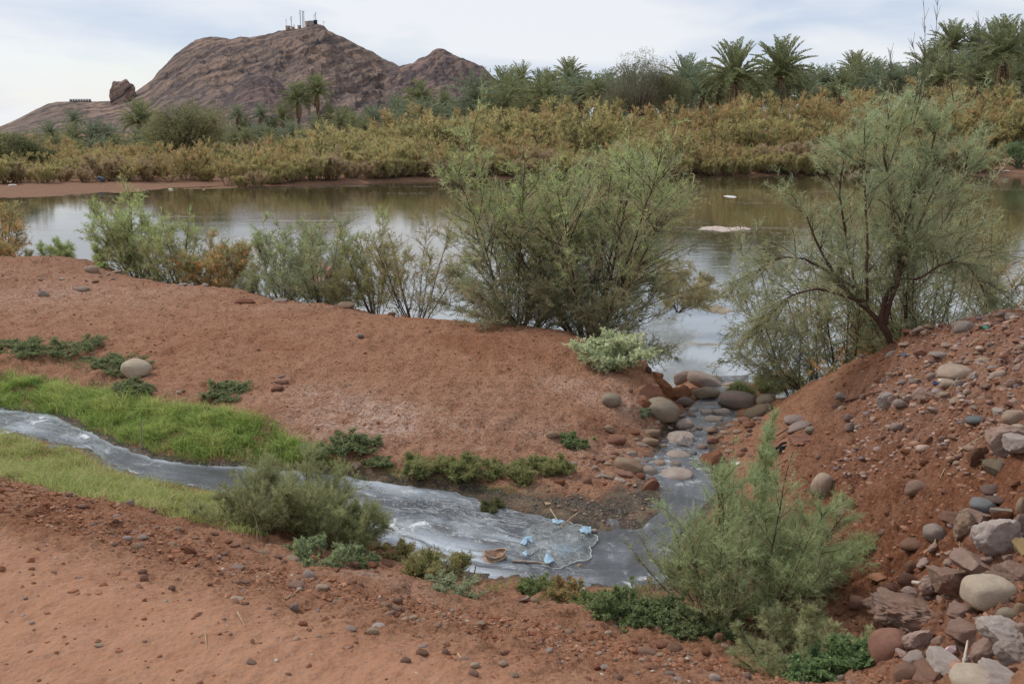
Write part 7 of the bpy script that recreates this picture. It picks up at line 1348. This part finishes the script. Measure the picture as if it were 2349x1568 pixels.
def flake(name, u, v, w_, d_, th, rot, mat, label, cat, z=.01, seed=0):
    p = hit(u, v); n = 9; r = np.random.default_rng(seed); a = np.sort(r.uniform(0, 6.28, n)); rr = r.uniform(.7, 1.05, n); top = np.stack([np.cos(a) * rr * w_ / 2, np.sin(a) * rr * d_ / 2, r.normal(0, th * .3, n)], -1); bm = bmesh.new(); vt = [bm.verts.new(q) for q in top]; f = bm.faces.new(vt); ex = bmesh.ops.extrude_face_region(bm, geom=[f])
    for g_ in ex['geom']:
        if isinstance(g_, bmesh.types.BMVert): g_.co.z -= th
    bmesh.ops.recalc_face_normals(bm, faces=bm.faces); me = bpy.data.meshes.new(name); bm.to_mesh(me); bm.free(); me.materials.append(mat); o = new_obj(name, me, loc=(p[0], p[1], p[2] + z)); o.rotation_euler = tuple(R(q) for q in rot); return tag(o, label, cat)
M_WHT = mat_simple('glazed_white', (.62, .58, .48), .5, .1, 10); M_NAVY = mat_simple('blue_scrap', (.035, .06, .16), .6, .3, 20); M_GLASSG = mat_simple('green_glass', (.01, .20, .09), .15, .1, 10, 0, .6); M_BLK = mat_simple('black_cloth', (.022, .022, .026), .9, .4, 30, .01); M_PINK = mat_simple('pink_plastic', (.50, .36, .36), .5, .2, 20); M_YEL = mat_simple('yellow_board', (.45, .32, .15), .85, .1, 12)
def ZP(z, X, Y): u, v, s = z(X, Y); return u, v
flake('tile_shard', *ZP(ZC,1462,505), .14, .08, .012, (22, 8, -10), M_WHT, 'white tile shard below the large tan oblong boulder', 'tile shard', .03, 1)
flake('blue_scrap', *ZP(ZC,1392,500), .06, .04, .01, (25, 0, 20), M_NAVY, 'dark blue plastic scrap left of the white tile shard', 'plastic scrap', .02, 2)
flake('blue_rag', *ZP(ZC,1205,315), .09, .06, .015, (15, 10, 40), mat_simple('blue_cloth', (.12, .17, .28), .8, .3, 20), 'dusty blue rag near the heap crest above the red slope', 'rag', .02, 3)
flake('glass_shard', *ZP(ZC,1712,150), .06, .045, .008, (40, 0, 30), M_GLASSG, 'green glass shard beside the grey crest boulder', 'glass shard', .03, 4)
flake('white_shard', *ZP(ZB,1745,1118), .09, .06, .012, (20, -10, 0), M_WHT, 'pale triangular shard right of the trickle', 'shard', .02, 5)
flake('bark_flake', *ZP(ZB,520,1242), .17, .05, .012, (10, 14, 6), M_WOODG, 'pale flake of driftwood on the pebble spit', 'driftwood', .02, 6)
flake('bark_flake', *ZP(ZE,1400,610), .07, .04, .01, (10, 0, 30), M_STRAW, 'orange-brown bark flake on the black slime', 'bark flake', .02, 7)
flake('board_scrap', *ZP(ZD,1618,650), .07, .10, .008, (60, 0, -10), M_YEL, 'yellowish board scrap at the right edge of the rubble', 'board', .06, 8)
flake('pink_litter', *ZP(ZD,1135,1285), .05, .03, .008, (35, 10, -25), mat_simple('pale_foil', (.62, .58, .62), .4, .2, 30), 'pale foil scrap topping the pink litter in the rubble', 'litter', .05, 9)
flake('pink_litter', *ZP(ZD,1145,1335), .05, .04, .03, (20, 30, 15), M_PINK, 'pink crumpled litter under the pale foil scrap', 'litter', .02, 10)
flake('plank_scrap', *ZP(ZD,1480,352), .12, .03, .015, (8, 6, -8), M_WOODG, 'narrow grey-green lath between the stones of the rubble', 'lath', .05, 11)
stick('tool_handle', [ZP(ZD,830,935), ZP(ZD,1000,955)], .010, 'pale wooden handle lying on the conglomerate slab', M_SPLIT, [.07, .07], cat='stick')
stick('splinter', [ZP(ZD,1215,1450), ZP(ZD,1228,1400)], .008, 'splintered upright stick in front of the pink litter', M_SPLIT, [.0, .08], cat='stick')
# black rag
p = hit(*ZP(ZC,365,950)); rk = empty('black_rag', tuple(p), 'twisted black rag hanging on the red bank', 'rag')
for k in range(3):
    t = np.linspace(0, 1, 14); a0 = np.array(hit(*ZP(ZC, 290 + k * 8, 992 - k * 8))) - p; a1 = np.array(hit(*ZP(ZC, 440 - k * 6, 885 + k * 10))) - p; Q = a0 + (a1 - a0) * t[:, None]; Q[:, 2] += .02 + .015 * np.sin(t * 9 + k * 2); Q[:, 0] += .015 * np.cos(t * 11 + k * 2); new_obj('fold', mesh_np('fold', *tubes(Q[None], (.016 * (.6 + .5 * np.sin(t * 7 + k)**2))[None], 7), M_BLK, True), rk)
# foam scum and crusts in the pool
M_FOAM = mat_simple('foam_scum', (.60, .60, .57), .8, .3, 60, .006)
def scum(u, v, wpx, hpx, label, seed, mat=None, river=False, hgt=.006):
    if river: p = at_z(u, v, RIVER_Z)
    else: p = hit(u, v)
    d = depth_of(p); a = wpx / 2 * d / FPX; th = math.asin((EYE[2] - p[2]) / np.linalg.norm(p - EYE)); b = hpx / 2 * d / FPX / math.sin(th); n = 72; an = np.linspace(0, 6.2832, n, endpoint=False); rr = 1 + .35 * perlin(np.cos(an) * 1.6 + seed * 3.7, np.sin(an) * 1.6, seed) + .22 * perlin(np.cos(an) * 6 + seed, np.sin(an) * 6, seed + 1)
    ring = np.linspace(0, 1, 9); PX = ring[:, None] * rr[None] * np.cos(an)[None] * a; PY = ring[:, None] * rr[None] * np.sin(an)[None] * b; PZ = hgt * np.sqrt(np.maximum(1 - ring[:, None]**3, 0)) * (1 + .6 * perlin(PX * 30 / max(a, .05) * .1, PY * 30 / max(a, .05) * .1, seed)) - .001
    ii = np.arange(9 * n).reshape(9, n); F = np.stack([ii[:-1], np.roll(ii[:-1], -1, 1), np.roll(ii[1:], -1, 1), ii[1:]], -1).reshape(-1, 4); o = new_obj('foam_patch', mesh_np('foam_patch', np.stack([PX, PY, PZ], -1).reshape(-1, 3), F, mat or M_FOAM, True), loc=(p[0], p[1], p[2] + .003)); return tag(o, label, 'foam')
M_PFOAM = mat_simple('pink_foam', (.46, .37, .32), .85, .2, 6, .01)
scum(1648, 525, 86, 10, 'largest pinkish foam raft on the river right of the middle tamarisk', 1, M_PFOAM, True, .03)
scum(1700, 524, 40, 5, 'pale foam strip right of the largest foam raft', 2, M_PFOAM, True, .03)
scum(1675, 451, 22, 4, 'single white foam fleck far out on the river', 3, M_FOAM, True, .03)
scum(1645, 710, 60, 18, 'brown scum raft on the bright water between the tamarisks', 4, mat_simple('brown_scum', (.33, .26, .18), .9, .3, 8), True, .01)
scum(1425, 1290, 30, 20, 'largest white froth clump on the grey pool right of the bag', 5)
scum(1445, 1308, 26, 7, 'tail of froth trailing from the largest froth clump', 6)
scum(1330, 1352, 30, 9, 'froth clump at the near pool edge', 7)
# litter on the far shore
p = at_y(231, 409, 62); g0 = fz(p[0], 62); M_TUB = mat_simple('blue_black_plastic', (.05, .07, .11), .5, .3, 2)
e = empty('dumped_tub', (p[0], 62, g0), 'dark blue dumped plastic bundle on the left far beach', 'litter'); me = angular_stone(17, 3, 9, .05); me.materials.append(M_TUB); o = new_obj('body', me, e, (0, 0, .2)); o.scale = (.28, .2, .14); o.rotation_euler = (0, .5, 0)
o = new_obj('lid', mesh_np('lid', *box(-.1, -.05, .33, .34, .3, .03), mat_simple('grey_plastic', (.16, .20, .25), .5, .2, 2)), e); o.rotation_euler = (0, .35, 0)
for u, v, lb, wd in ((30, 438, 'pale litter scrap on the sand at the left edge of the far beach', .25), (392, 439, 'white scrap on the far beach mud', .2), (470, 432, 'white litter at the end of the far beach', .2), (2306, 399, 'small white litter on the far shore at the right', .3)):
    yy = 58.0 if u < 600 else 77.5; p = at_y(u, v, yy); g0 = fz(p[0], yy); me = angular_stone(int(u), 2, 6, .05); me.materials.append(M_WHT); o = new_obj('litter', me, loc=(p[0], yy, g0 + .05)); o.scale = (wd, wd * .6, wd * .3); tag(o, lb, 'litter')
